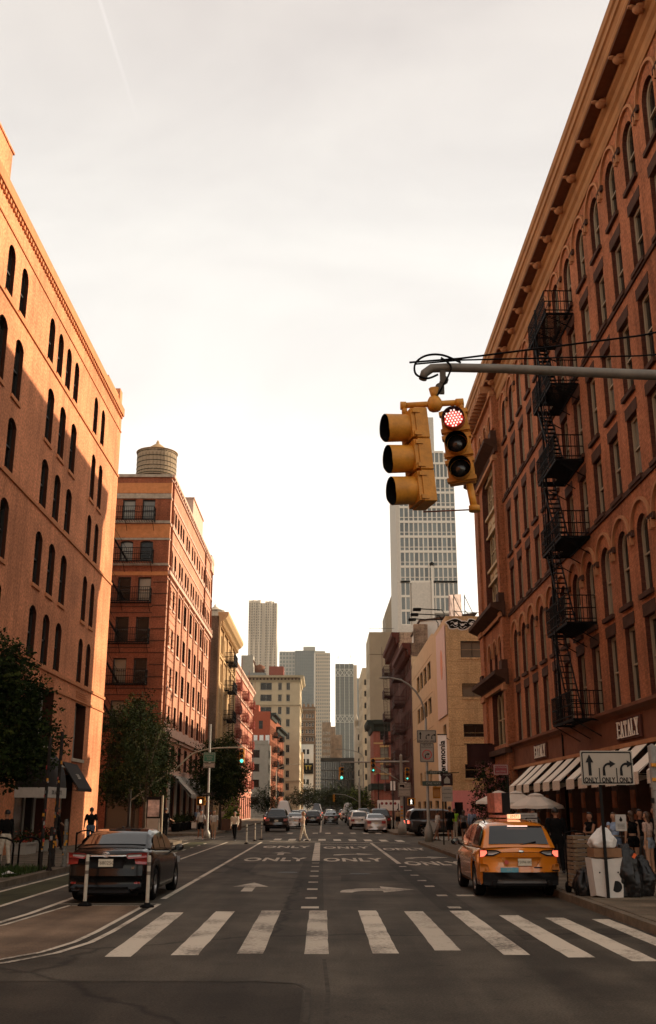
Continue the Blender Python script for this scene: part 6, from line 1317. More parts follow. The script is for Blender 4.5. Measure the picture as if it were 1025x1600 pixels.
text('lettering', 'ROUTE', SGK, t, (-.08, -.014, 4.42), (0, 0, 0), .1, .002); text('lettering', 'ONLY', SGK, t, (-.08, -.014, 4.29), (0, 0, 0), .1, .002)
b = MB(); b.prism([(-.42, 2.5), (.2, 2.5), (.2, 2.42), (.42, 2.6), (.2, 2.78), (.2, 2.7), (-.42, 2.7)], -.012, .01); part('one_way_blade', b, POLE, t); text('lettering', 'ONE WAY', SGW, t, (-.1, -.014, 2.6), (0, 0, 0), .11, .002)
t = thing('pedestrian_signal', 'orange lit pedestrian signal under the one way blade on the left corner', 'traffic light', (-7.75, 65.5, 2.1)); b = MB(); b.box(-.22, .3, 0, .25, 0, .5); b.box(-.24, .32, -.12, 0, .46, .52); b.box(.25, .6, .08, .16, .2, .28); part('housing', b, YELd, t); b = MB(); b.box(-.18, .2, -.02, -.002, .05, .42); part('face', b, BLK2, t); b = MB(); b.box(-.03, .1, -.03, -.02, .12, .34); part('raised_hand', b, LO_on, t)
# payphone kiosk with poster behind the sedan
t = thing('kiosk', 'slim street kiosk with a pale poster between the tree and the man in black', 'kiosk', (-10.0, 61.5, .15)); b = MB(); b.box(-.35, .35, -.15, .15, .1, 1.2); b.box(-.4, .4, -.2, .2, 0, .1); part('base', b, mat('kiosk_metal', (.30, .27, .22), .5), t); b = MB(); b.box(-.42, .42, -.1, .1, 1.2, 2.35); b.box(-.45, .45, -.14, .14, 2.35, 2.42); part('frame', b, POLE, t)
b = MB(); b.box(-.34, .34, -.115, -.1, 1.3, 2.25); part('poster', b, mat('portrait_poster', (.45, .36, .32), .6, noise=.6, scale=3), t); b = MB(); b.box(.46, .54, -.1, .1, 0, 2.5); part('side_panel', b, CRP, t)
# litter bins / carts, right pavement beside the near pole
t = thing('dolly_cart', 'tall trolley stacked with brown slatted crates near the right kerb', 'cart', (5.72, 23.2, .15), .15)
CRT = mat('crate_wood', (.17, .12, .075), .8, noise=.35, scale=6)
b = MB(); b.box(-.25, .25, -.12, .32, .1, .14)
for x in (-.24, .24): b.tube([(x, .3, .1), (x, .34, 1.25)], .018, 6); b.lathe([(.0, -.03), (.12, -.03), (.12, .03), (0, .03)], 12, (x, .3, .12), axis='x')
b.tube([(-.24, .34, 1.25), (0, .36, 1.3), (.24, .34, 1.25)], .018, 6); part('frame', b, BLACK, t)
for k in range(4):
    t2 = thing('crate', ['bottom', 'second', 'third', 'topmost'][k]+' slatted brown crate stacked on the trolley', 'crate', (5.70+.01*k, 23.15, .30+.27*k), .15+R.uniform(-.05, .05), 'slatted crates on the trolley')
    for j in range(3):
        bb = MB(); bb.box(-.27, .27, -.2, -.18, .01+.085*j, .075+.085*j); part('slat', bb, CRT, t2)
        bb = MB(); bb.box(-.27, -.25, -.18, .2, .01+.085*j, .075+.085*j); part('slat', bb, CRT, t2)
    bb = MB(); bb.box(-.25, .25, -.17, .2, .0, .02); part('base', bb, CRT, t2); bb = MB()
    for x in (-.22, .2): bb.box(x, x+.04, -.179, -.15, 0, .26)
    part('corner_post', bb, CRT, t2)
def sack(name, label, loc, dims, mt_, seed, cat, rz=0, group=None, pinch=.3):
    """soft bag: noisy rounded box gathered towards the top"""
    rr = random.Random(seed); b = MB(); n, k = 44, 30
    ph = [rr.uniform(0, 6) for _ in range(4)]
    for i in range(k+1):
        f = i/k; z = dims[2]*f; w_ = (1-pinch*f**2.2)*(.86+.2*sin(pi*min(1, f*1.3)))*(1 if f < .93 else .55)
        for j in range(n):
            a = 2*pi*j/n; ca, sa = cos(a), sin(a); q = (abs(ca)**3+abs(sa)**3)**(-1/3.)
            fold = 1+.05*sin(5*a+ph[0]+3*f)+.035*sin(9*a+ph[1]-5*f)
            nv = Vector((ca*1.2, sa*1.2, z*2.4+seed)); fold += .26*noise.noise(nv*1.3)+.15*abs(noise.noise(nv*3.1))-.06+.07*noise.noise(nv*7); b.v.append((dims[0]/2*ca*q*w_*fold, dims[1]/2*sa*q*w_*fold, z+.05*noise.noise(nv*2+Vector((9, 3, 1)))*f))
    for i in range(k):
        for j in range(n): b.f.append((i*n+j, i*n+(j+1) % n, (i+1)*n+(j+1) % n, (i+1)*n+j)); b.m.append(0); b.sm.append(True)
    b.f += [tuple(range(n))[::-1], tuple(range(k*n, k*n+n))]; b.m += [0, 0]; b.sm += [False]*2
    return part(name, b, mt_, None, loc, (0, 0, rz))
BAGK = mat('black_bag', (.0045, .004, .004), .4, noise=.2, bump=1.0, bscale=9, spec=.4)
tag(sack('rubbish_bag', '', (6.42, 22.4, .15), (.62, .5, 1.05), BAGK, 3, ''), 'tall black rubbish bag right of the white box, with an orange tag', 'bag')
tag(sack('rubbish_bag', '', (6.85, 22.7, .15), (.5, .5, .8), BAGK, 8, ''), 'lower black rubbish bag nearest the grey pole', 'bag')
tag(sack('rubbish_bag', '', (5.62, 22.75, .15), (.45, .4, .55), BAGK, 5, ''), 'small black rubbish bag between trolley and white box', 'bag')
t = thing('delivery_box', 'white corrugated box with handle holes and a round black print', 'box', (5.98, 22.35, .15), .1)
b = MB(); b.v = [(-.29, -.18, .05), (-.05, -.22, 0), (.29, -.18, 0), (.29, .18, 0), (-.29, .18, 0), (-.36, -.2, .78), (-.02, -.24, .76), (.33, -.2, .8), (.33, .2, .8), (-.35, .2, .78)]; b.f = [(0, 1, 6, 5), (1, 2, 7, 6), (2, 3, 8, 7), (3, 4, 9, 8), (4, 0, 5, 9), (5, 6, 7, 8, 9), (4, 3, 2, 1, 0)]; b.m = [0]*7; b.sm = [False]*7; part('carton', b, mat('white_card', (.50, .47, .42), .8, noise=.1), t)
b = MB(); b.lathe([(.115, 0), (.115, .006)], 18, (.15, -.205, .22), axis='y')
for x in (-.20, -.1, .2): b.lathe([(.018, 0), (.018, .006)], 8, (x, -.212, .5), axis='y')
part('print', b, SGK, t)
b = MB(); b.box(-.3, .3, -.24, .18, .8, .98); part('cardboard_lid', b, mat('brown_cardboard', (.20, .11, .06), .8), t)
tag(sack('bag', '', (5.98, 22.35, 1.14), (.58, .45, .42), mat('white_plastic_bag', (.58, .55, .50), .4, noise=.1, bump=.4, bscale=10), 21, '', pinch=.75), 'white plastic bag heaped on top of the white box', 'bag')
b = MB(); b.box(-.03, .03, -.01, .01, -.05, .05); tag(part('tag', b, mat('orange_tag', (.6, .12, .04), .6), None, (6.55, 22.1, .98), (0, .6, 0)), 'small orange tag on the tall black rubbish bag', 'tag')
t = thing('notice_post', 'white notice with black drop symbol on a thin post behind the bags', 'sign', (8.3, 29.0, .15)); b = MB(); b.bar((0, .02, 0), (0, .02, 1.5), .03); part('post', b, POLE, t); plate(t, -.15, .15, 1.18, 1.62, mat('paper_white', (.5, .48, .43), .7)); b = MB(); b.prism([(-.05, 1.47), (0, 1.42), (.05, 1.47), (0, 1.57)], -.02, -.012)
for k in range(4): b.box(-.1, .1, -.014, -.012, 1.36-.035*k, 1.37-.035*k)
part('print', b, SGK, t)
t = thing('menu_board', 'white menu board on the dark fence behind the taxi', 'sign', (8.1, 41.5, .15)); plate(t, -.45, .45, .9, 1.6, mat('paper_white', (.5, .48, .43), .7)); b = MB(); b.bar((-.4, .03, 0), (-.4, .03, 1.6), .04); b.bar((.4, .03, 0), (.4, .03, 1.6), .04); part('post', b, POLE, t)
b = MB()
for k in range(6): b.box(-.36, .36, -.013, -.011, 1.48-.09*k, 1.5-.09*k)
part('print', b, SGK, t)
# dining barrier
t = thing('dining_barrier', 'dark pavement barrier with a pale top rail behind the crates', 'fence', (7.2, 31.5, .15)); b = MB(); b.box(0, .06, -1, 9, .05, .95); part('panel', b, mat('barrier_dark', (.03, .024, .02), .7), t); b = MB(); b.bar((.03, -1, 1.0), (.03, 9, 1.0), .05); b.bar((.03, -1, 1.02), (1.6, -1, 1.0), .04); part('rail', b, STEEL, t)
b = MB(); b.lathe([(.16, 0), (.17, .1), (.15, .9), (.17, .95), (.1, 1.05), (0, 1.08)], 14); tag(part('bollard', b, STEEL, None, (6.75, 27.2, .15)), 'short grey metal bollard bin with pale top behind the crates', 'bollard')
# umbrellas
def umbrella(label, loc, r, h, group):
    t = thing('cafe_umbrella', label, 'umbrella', loc, R.uniform(0, .6), group); b = MB(); b.tube([(0, 0, 0), (0, 0, h)], .025, 8); part('pole', b, CRT, t); n = 8
    b = MB(); rings = [(r, h-.62), (r*.97, h-.50), (r*.55, h-.27), (r*.24, h-.10)]; m_ = n*4
    for rr_, z in rings:
        for k in range(m_): a = 2*pi*k/m_; sag = .5+.5*cos(a*n); q = 1-.045*(1-sag); b.v.append((rr_*q*cos(a), rr_*q*sin(a), z-.03*(1-sag)*(rr_/r)))
    for i in range(3):
        for k in range(m_): b.f.append((i*m_+k, i*m_+(k+1) % m_, (i+1)*m_+(k+1) % m_, (i+1)*m_+k)); b.m.append(0); b.sm.append(False)
    part('canopy', b, mat('cream_umbrella', (.62, .55, .46), .8, noise=.05), t); b = MB(); b.lathe([(r*.30, h-.10), (r*.16, h-.02), (0, h+.02)], 16, cap=False); part('vent_cap', b, mat('cream_umbrella', (.62, .55, .46), .8), t)
    b = MB()
    for k in range(n): a = 2*pi*k/n; b.bar((0, 0, h-.08), (r*.96*cos(a), r*.96*sin(a), h-.56), .02)
    part('rib', b, CRT, t); b = MB(); b.lathe([(.25, 0), (.25, .08), (.05, .1)], 12); part('base', b, BLACK, t)
gU = 'cream cafe umbrellas on the right pavement'
umbrella('nearest and widest cream cafe umbrella behind the taxi', (9.15, 44.5, .15), 1.22, 2.40, gU); umbrella('middle cream cafe umbrella in the row behind the taxi', (9.0, 48.2, .15), 1.2, 2.55, gU); umbrella('farthest cream cafe umbrella beside the small tree', (8.85, 52.0, .15), 1.2, 2.62, gU)
# far junction items
t = thing('mast_arm', 'thin far arm with a yellow signal well down the street, over the traffic', 'signal pole', (4.6, 130, .0)); b = MB(); b.lathe([(.2, 0), (.15, 1), (.1, 5.6)], 10); part('pole', b, POLG, t); b = MB(); b.tube([(0, 0, 2.6), (-.8, 0, 3.1), (-1.8, 0, 3.5), (-3.3, 0, 3.65)], .05, 6); part('arm', b, POLG, t)
signal('traffic_light', 'tiny yellow signal hanging over the far traffic, seen from behind', (1.45, 130, 3.55), .9, .30, None, vis=.5, fine=False)
t = thing('construction_sign', 'white hoarding sign with red marks above the silver car', 'sign', (6.3, 99, .15)); b = MB(); b.bar((-.9, 0, 0), (-.9, 0, 2.2), .08); b.bar((.9, 0, 0), (.9, 0, 2.2), .08); part('post', b, POLE, t); plate(t, -1.1, 1.1, 1.55, 2.5, WHITE); b = MB()
for k in range(4): b.lathe([(.13, 0), (.13, .01)], 12, (-.66+.42*k, -.02, 2.2), axis='y')
part('red_marks', b, SGR, t)
for i, (x, y, h) in enumerate(((6.6, 84, 3.9), (6.3, 93, 4.2), (5.9, 110, 5.4))):
    b = MB(); b.lathe([(.12, 0), (.06, .3), (.05, h)], 8); t = thing('sign_post', ['nearest', 'middle', 'farthest'][i]+' thin dark sign post on the right pavement beyond the junction', 'pole', (x, y, .15)); part('pole', b, POLE, t); plate(t, -.22, .22, h-.9, h-.1, WHITE if i < 2 else SGR)
cobra_lamp('far right street lamp leaning over the traffic near the pale buildings', (5.9, 150, .15), 9.0, 3.5, 1.2, -1, POLG, .1)
cobra_lamp('far left street lamp in front of the red tenement', (-8.6, 190, .15), 8.5, 4.0, 1.2, 1, CRP, .1)
# concrete planter tubs in front of the left shop windows
for i, y in enumerate((82.2, 84.2, 86.2, 88.2, 90.2, 92.2)):
    t = thing('planter', ['first', 'second', 'third', 'fourth', 'fifth', 'last'][i]+' round clipped shrub tub from the corner along the red building shopfront', 'planter', (-11.6, y, .15), 0, 'dark shrub tubs along the shopfront'); b = MB(); b.lathe([(.3, 0), (.38, .55), (.4, .6), (.3, .6)], 12); part('tub', b, BLK2, t); shrub(t, 260, .35, .35, .5, .7, LF, .07)
t = thing('planter', 'wooden planter with tall yellow green grass by the far left kerb', 'planter', (-7.7, 88, .15)); b = MB(); b.box(-.8, .8, -.6, .6, 0, .9); part('box', b, mat('brown_planter', (.10, .05, .03), .8), t); shrub(t, 500, .7, .5, 1.3, .9, [mat('lime_leaf', (.16, .2, .03), .7), LF[2]], .12)
# ------------------------------------------------------------------ vehicles
TYRE = mat('tyre_rubber', (.004, .0035, .0035), .9, spec=.1); RIM = mat('alloy_rim', (.30, .29, .27), .3, .8, noise=.05); TRIMK = mat('black_trim', (.005, .0045, .0045), .65, spec=.15)
TAIL = mat('tail_lamp_red', (.22, .015, .012), .12, spec=.7, coat=.6); TAILON = mat('tail_lamp_lit', (.9, .15, .08), .3, emis=(1, .18, .11), es=.8); CLEARL = mat('clear_lamp', (.35, .33, .31), .12, .3); PLATE = mat('number_plate', (.52, .47, .36), .5)
def paint(name, c, metal=.0, rough=.3): return mat(name, c, rough, metal, noise=.03, coat=1.0, spec=.5)
def wheel_mesh(r, w):
    ty = MB(); ty.lathe([(r*.62, -w/2), (r*.93, -w/2), (r, -w/2+.03), (r, w/2-.03), (r*.93, w/2), (r*.62, w/2)], 26, axis='x', cap=False)
    rm = MB(); rm.lathe([(r*.66, -w/2+.01), (r*.60, -w/2+.03), (r*.58, w/2-.03), (r*.66, w/2-.01)], 26, axis='x', cap=False); rm.lathe([(0, .02), (r*.14, .0), (r*.16, -.03)], 12, (w/2-.03, 0, 0), axis='x', cap=False); rm.lathe([(0, 0), (r*.6, 0)], 20, (0, 0, 0), axis='x', cap=False, m=1)
    for sd_ in (-1, 1):
        for k in range(5):
            a = 2*pi*k/5; d = .10
            rm.add([(sd_*(w/2-.035), r*.1*cos(a-1), r*.1*sin(a-1)), (sd_*(w/2-.035), r*.1*cos(a+1), r*.1*sin(a+1)), (sd_*(w/2-.02), r*.63*cos(a+.17), r*.63*sin(a+.17)), (sd_*(w/2-.02), r*.63*cos(a-.17), r*.63*sin(a-.17))], [(0, 1, 2, 3)])
    return ty.mesh('tyre', TYRE), rm.mesh('rim', [RIM, TRIMK])
WH = {}
def ip(tab, x):
    for (a, va), (c, vc) in zip(tab[:-1], tab[1:]):
        if x <= c: return va+(vc-va)*max(0, (x-a))/(c-a)
    return tab[-1][1]
CARS = dict(
 sedan=dict(L=4.8, W=1.82, wb=2.78, ro=1.05, wr=.335, gnd=.20, deck=[(0, .98), (.12, 1.06), (.75, 1.10), (1.2, 1.06), (3.3, .98), (4.2, .86), (4.65, .72), (4.8, .55)],
            roof=[(.62, 1.10), (1.25, 1.40), (1.7, 1.475), (2.4, 1.48), (2.95, 1.38), (3.75, 1.0)], wid=[(0, .84), (.12, .93), (.6, .99), (1.5, 1.0), (3.8, .99), (4.5, .90), (4.8, .72)]),
 suv=dict(L=4.6, W=1.88, wb=2.71, ro=.95, wr=.36, gnd=.26, deck=[(0, .98), (.10, 1.07), (.5, 1.09), (3.2, 1.07), (4.1, .98), (4.45, .82), (4.6, .6)],
            roof=[(.10, 1.08), (.42, 1.52), (.62, 1.62), (1.4, 1.68), (2.4, 1.67), (2.95, 1.55), (3.6, 1.10)], wid=[(0, .88), (.1, .95), (.5, 1.0), (1.5, 1.0), (3.8, .99), (4.4, .90), (4.6, .74)]),
 bigsuv=dict(L=5.15, W=2.02, wb=2.95, ro=1.1, wr=.40, gnd=.30, deck=[(0, 1.12), (.06, 1.16), (3.5, 1.16), (4.7, 1.08), (5.0, .95), (5.15, .65)],
            roof=[(.06, 1.17), (.26, 1.75), (.5, 1.88), (2.6, 1.89), (3.1, 1.80), (3.75, 1.18)], wid=[(0, .94), (.08, .98), (1, 1.0), (4.2, 1.0), (4.9, .93), (5.15, .84)]),
 van=dict(L=6.0, W=2.02, wb=3.8, ro=1.1, wr=.36, gnd=.3, deck=[(0, 1.2), (5.0, 1.2), (5.7, 1.05), (6.0, .6)],
            roof=[(.02, 1.22), (.06, 2.55), (.2, 2.68), (4.0, 2.66), (4.5, 2.45), (5.3, 1.22)], wid=[(0, .97), (.1, 1), (5, 1.0), (5.8, .9), (6, .75)]))
def ends(P, x, y, z):
    """round the nose and tail in plan and give the tail a stepped side profile"""
    W, L = P['W'], P['L']; u = min(1, abs(x)/(W/2)); zb = ip(P['deck'], .1)
    if y < .8:
        k = (1-max(0, y)/.8)**2; q_ = max(0, min(1, (z-.50)/.26)); a = -.03+.035*q_*q_*(3-2*q_)-.03*max(0, min(1, (z-.84)/.2)); return y+k*(a+.20*u**3.2)
    if y > L-.9: k = (1-(L-y)/.9)**2; return y-k*(.30*u**2.6+(.05 if z > .6 else 0))
    return y
def car_body(P, mt_, detail=True):
    L, W = P['L'], P['W']; ax = [P['ro'], P['ro']+P['wb']]; R0 = P['wr']+.065
    st = sorted(set([0, .03, .10, .2]+[round(L*k/40, 3) for k in range(2, 39)]+[L-.2, L-.08, L-.02, L]+[round(a+R0*q, 3) for a in ax for q in (-1.02, -.98, -.85, -.6, -.3, 0, .3, .6, .85, .98, 1.02)]))
    b = MB(); n = 17
    for y in st:
        hw = W/2*ip(P['wid'], y); zt = ip(P['deck'], y); zb = P['gnd']+(.10 if y < .05 or y > L-.05 else .02)
        arch = zb
        for a in ax:
            d = abs(y-a)
            if d < R0: arch = max(arch, P['wr']+sqrt(R0*R0-d*d)*.98)
        zs = max(arch, zb); z1 = min(zt-.15, max(zs+.01, zb+.16)); z2 = max(zs+.02, (z1+zt)/2-.02); z3 = max(z2+.01, zt-.16)
        sec = [(0, zb), (hw*.80, zb), (hw*.80, zs-.001), (hw*.975, zs), (hw*.995, z1), (hw, z2), (hw*.985, z3), (hw*.93, zt-.045), (hw*.84, zt)]
        full = sec+[(0, zt+.015)]+[(-x, z) for x, z in sec[::-1]][:-1]
        b.v += [(x, ends(P, x, y, z), z) for x, z in full]
    m_ = len(full)
    for i in range(len(st)-1):
        for k in range(m_): b.f.append((i*m_+k, i*m_+(k+1) % m_, (i+1)*m_+(k+1) % m_, (i+1)*m_+k)); b.m.append(1 if k in (0, 1, 2, m_-1, m_-2, m_-3) else 0); b.sm.append(k not in (0, 1, 2, m_-1, m_-2, m_-3))
    for y in (0, L):
        hw = W/2*ip(P['wid'], y); zt = ip(P['deck'], y); zb = P['gnd']+.10; o = len(b.v); zr = [zb+(zt-zb)*q/14 for q in range(15)]; nx = 12
        for z in zr:
            f = (z-zb)/(zt-zb); w_ = hw*(.97+.03*min(1, f*4)) if f < .72 else hw*(1-.16*((f-.72)/.28)**2)
            b.v += [(w_*(2*i/nx-1), ends(P, w_*(2*i/nx-1), y, z), z) for i in range(nx+1)]
        for j in range(14):
            for i in range(nx): q = (o+j*(nx+1)+i, o+j*(nx+1)+i+1, o+(j+1)*(nx+1)+i+1, o+(j+1)*(nx+1)+i); b.f.append(q if y == 0 else q[::-1]); b.m.append(0); b.sm.append(True)
    return b
def cabin(P):
    rf = P['roof']; L = P['L']; W = P['W']; y0, y1 = rf[0][0], rf[-1][0]; ymid = [p for p in rf[1:-1]]
    st = sorted(set([y0+(y1-y0)*k/26 for k in range(27)]+[p[0] for p in rf])); b = MB()
    for y in st:
        zr = ip(rf, y); zt = ip(P['deck'], y)-.01; h = max(.0, zr-zt); wb_ = W/2*ip(P['wid'], y)*.92; wt = wb_-h*.30
        b.v += [(-wb_, y, zt), (-wb_+h*.19, y, zt+h*.6), (-wt, y, zr-min(.09, h*.3)), (-wt+.10, y, zr-.02*min(1, h*3)), (-wt*.5, y, zr+.012), (0, y, zr+.016), (wt*.5, y, zr+.012), (wt-.10, y, zr-.02*min(1, h*3)), (wt, y, zr-min(.09, h*.3)), (wb_-h*.19, y, zt+h*.6), (wb_, y, zt)]
    for i in range(len(st)-1):
        for k in range(10): b.f.append((i*11+k, (i+1)*11+k, (i+1)*11+k+1, i*11+k+1)); b.m.append(0); b.sm.append(True)
    return b
def car(kind, label, loc, rz, mt_, group=None, detail=2, cat='car', name='parked_car', lit=False, plate_txt=None):
    P = CARS[kind]; t = thing(name, label, cat, loc, rz, group); L, W = P['L'], P['W']; rf = P['roof']
    bd = part('body', car_body(P, mt_), [mt_, TRIMK], t, (0, 0, 0)); cb = part('cabin', cabin(P), mt_, t)
    if kind not in WH: WH[kind] = wheel_mesh(P['wr'], .22)
    for a in (P['ro'], P['ro']+P['wb']):
        for s in (-1, 1):
            w_ = link('wheel', WH[kind][0], t, (s*(W/2-.125), a, P['wr']), (0, 0, 0 if s > 0 else pi)); link('rim', WH[kind][1], w_)
    def gz(y): return ip(rf, y), ip(P['deck'], y)
    # side glass
    ya, yb = rf[1][0]-(.25 if kind == 'sedan' else .10), rf[-2][0]+.35
    if kind == 'van': ya = 4.1
    for s in (-1, 1):
        def sp(y, f, off=.012):
            zr, zt = gz(y); h = max(.02, zr-zt); wb_ = W/2*ip(P['wid'], y)*.92
            if f < .6: x = wb_-h*.19*f/.6
            else: x = (wb_-h*.19)+((wb_-h*.30)-(wb_-h*.19))*(f-.6)/(.4)
            return (s*(x+off), y, zt-.01+h*f)
        segs = [(ya, ya+(yb-ya)*.30), (ya+(yb-ya)*.33, ya+(yb-ya)*.60), (ya+(yb-ya)*.64, yb)] if kind != 'van' else [(ya, yb)]
        for (p, q) in segs:
            g = MB(); n = 5
            for i in range(n+1):
                y = p+(q-p)*i/n; g.v += [sp(y, .10), sp(y, .6), sp(y, .84)]
            for i in range(n):
                for k in range(2): g.f.append((3*i+k, 3*i+k+1, 3*i+4+k, 3*i+3+k)); g.m.append(0); g.sm.append(True)
            part('side_window', g, CARGLASS, t)
        # mirror
        ym = rf[-1][0]-.38; b = MB(); b.sphere((s*(W/2+.11), ym, ip(P['deck'], ym)+.05), .1, 12, 8, 0, (1.15, .7, .8)); b.bar((s*(W/2-.08), ym, ip(P['deck'], ym)-.02), (s*(W/2+.06), ym, ip(P['deck'], ym)+.02), .05)
        mr_ = part('mirror', b, mt_ if kind != 'suv' else TRIMK, t); b = MB(); b.lathe([(.08, 0), (.0, .004)], 12, (s*(W/2+.115), ym-.073, ip(P['deck'], ym)+.05), axis='y', cap=False); part('mirror_glass', b, CARGLASS, mr_)
    # rear and front glass
    def scr(y0, y1, f0, f1, off, inner=.12):
        g = MB(); n = 7; m_ = 8
        for i in range(n+1):
            y = y0+(y1-y0)*(f0+(f1-f0)*i/n); zr = ip(rf, y); zt = ip(P['deck'], y)-.01; h = zr-zt; wt = W/2*ip(P['wid'], y)*.92-h*.30-inner
            sl = 1 if y1 > y0 else -1
            for k in range(m_+1): x = -wt+2*wt*k/m_; g.v.append((x, y-sl*off, zr+.018-.012*abs(x/wt)**2+off*.5))
        for i in range(n):
            for k in range(m_): g.f.append((i*(m_+1)+k, i*(m_+1)+k+1, (i+1)*(m_+1)+k+1, (i+1)*(m_+1)+k)); g.m.append(0); g.sm.append(True)
        return g
    r1 = rf[2][0] if kind == 'sedan' else rf[1][0]+.06
    if kind != 'van': part('rear_window', scr(rf[0][0], r1, .12, .92, .012), CARGLASS, t)
    part('windscreen', scr(rf[-1][0], rf[-2][0], .06, .96, .012), CARGLASS, t)
    # generic lamps, plate, bumper
    hwr = W/2*ip(P['wid'], .03); zl = ip(P['deck'], 0)-.14
    if detail == 1:
        for s in (-1, 1):
            b = MB(); b.box(s*(hwr-.2)-.17, s*(hwr-.2)+.17, -.02, .06, zl-.12, zl+.10); part('tail_lamp', b, TAILON if lit else TAIL, t)
        b = MB(); b.box(-.16, .16, -.015, .0, zl-.16, zl-.01); part('number_plate', b, PLATE, t)
    quadpanel([(-hwr*.93, P['gnd']+.06), (hwr*.93, P['gnd']+.06), (hwr*.93, P['gnd']+.28), (-hwr*.93, P['gnd']+.28)], 0, TRIMK if kind in ('suv', 'bigsuv', 'van') else mt_, t, 'bumper', P=P, proud=.02)
    b = MB(); b.box(-W*.36, W*.36, .3, L-.3, P['gnd']-.05, P['gnd']+.3); part('underbody', b, TRIMK, t)
    b = MB()
    for s in (-1, 1): b.box(s*W*.38-.16, s*W*.38+.16, L-.18, L-.07, .62, .76)
    part('headlight', b, CLEARL, t)
    return t
def quadpanel(pts, y, mt_, t, name, th=.02, P=None, proud=None):
    P = P or CARS['suv' if t.name.startswith('taxi') else 'sedan']; pr = proud if proud is not None else max(.006, (th-y)*.5)
    d = []
    for i in range(len(pts)):
        a, c = pts[i], pts[(i+1) % len(pts)]
        for k in range(5): d.append((a[0]+(c[0]-a[0])*k/5, a[1]+(c[1]-a[1])*k/5))
    # grid-triangulated patch
    bm = bmesh.new(); vs = [bm.verts.new((p[0], 0, p[1])) for p in d]; f = bm.faces.new(vs); bmesh.ops.triangulate(bm, faces=[f]); bmesh.ops.subdivide_edges(bm, edges=bm.edges[:], cuts=1, use_grid_fill=True); bmesh.ops.triangulate(bm, faces=bm.faces[:])
    b = MB(); V_ = [v.co.copy() for v in bm.verts]; bm.verts.index_update(); F_ = [[v.index for v in f.verts] for f in bm.faces]; E_ = [tuple(v.index for v in e.verts) for e in bm.edges if len(e.link_faces) == 1]; bm.free(); n = len(V_)
    b.v = [(v.x, ends(P, v.x, 0, v.z)-pr, v.z) for v in V_]+[(v.x, ends(P, v.x, 0, v.z)+.03, v.z) for v in V_]
    for f in F_: b.f.append(tuple(f)); b.m.append(0); b.sm.append(True)
    for e in E_: b.f.append((e[0], e[1], e[1]+n, e[0]+n)); b.m.append(0); b.sm.append(False)
    return part(name, b, mt_, t)
def emblem(t, x, y, z, r=.05):
    b = MB(); n = 18
    for (rx, rz_) in ((r, r*.68), (r*.34, r*.62)):
        pts = [(x+rx*cos(2*pi*i/n), y-.03, z+rz_*sin(2*pi*i/n)) for i in range(n+1)]; b.tube(pts, .007, 5)
    pts = [(x+r*.62*cos(2*pi*i/n), y-.03, z+r*.22+r*.2*sin(2*pi*i/n)) for i in range(n+1)]; b.tube(pts, .006, 5); part('emblem', b, CHR, t)
# --- black sedan, near left
BKP = mat('black_car_paint', (.003, .003, .0033), .2, 0, noise=.03, coat=.12, spec=.2)
t = car('sedan', 'black saloon car parked at the left behind two cream posts', (-4.63, 22.55, 0), radians(-1.2), BKP, detail=2, name='parked_car')
for s in (-1, 1):
    pts = [(s*.88, .93), (s*.47, .90), (s*.40, .985), (s*.5, 1.02), (s*.86, 1.03)]
    if s < 0: pts = pts[::-1]
    quadpanel(pts, .07, TAIL, t, 'tail_lamp', .10); pts = [(s*.74, .955), (s*.47, .945), (s*.44, .985), (s*.74, 1.0)]
    quadpanel(pts if s > 0 else pts[::-1], .0, CLEARL, t, 'reversing_lamp', .036)
    pts = [(s*.87, .78), (s*.62, .80), (s*.60, .90), (s*.87, .93)]; quadpanel(pts if s > 0 else pts[::-1], .07, TAIL, t, 'tail_lamp', .095)
    pts = [(s*.875, .80), (s*.85, .80), (s*.85, 1.02), (s*.875, 1.02)]; quadpanel(pts if s > 0 else pts[::-1], .08, CLEARL, t, 'lamp_edge', .125)
    quadpanel([(s*.62, .40), (s*.74, .40), (s*.74, .44), (s*.62, .44)][::1 if s > 0 else -1], 0, TAIL, t, 'reflector', proud=.036)
quadpanel([(-.44, .955), (.44, .955), (.42, .998), (-.42, .998)], 0, CHR, t, 'chrome_strip', proud=.03); emblem(t, 0, -.03, .99, .075)
quadpanel([(-.36, .71), (.36, .71), (.42, .93), (-.42, .93)], 0, TRIMK, t, 'plate_recess', proud=.006)
b = MB(); b.box(-.155, .155, -.045, -.02, .745, .90); pl = part('number_plate', b, PLATE, t); text('lettering', 'T68025C', SGK, pl, (0, -.046, .82), (0, 0, 0), .10, .001); text('lettering', 'SE', CHR, t, (.58, -.02, .72), (0, 0, 0), .07, .002)
quadpanel([(-.76, .30), (.76, .30), (.77, .56), (-.77, .56)], 0, BKP, t, 'rear_bumper', proud=.03); quadpanel([(-.55, .22), (.55, .22), (.5, .34), (-.5, .34)], 0, TRIMK, t, 'diffuser', proud=.045)
b = MB(); b.bar((-.25, .9, 1.245), (.25, .9, 1.245), .02) if False else b.sphere((-.1, 2.0, 1.50), .04, 8, 6, 0, (.7, 1.6, .9)); part('antenna', b, BKP, t)
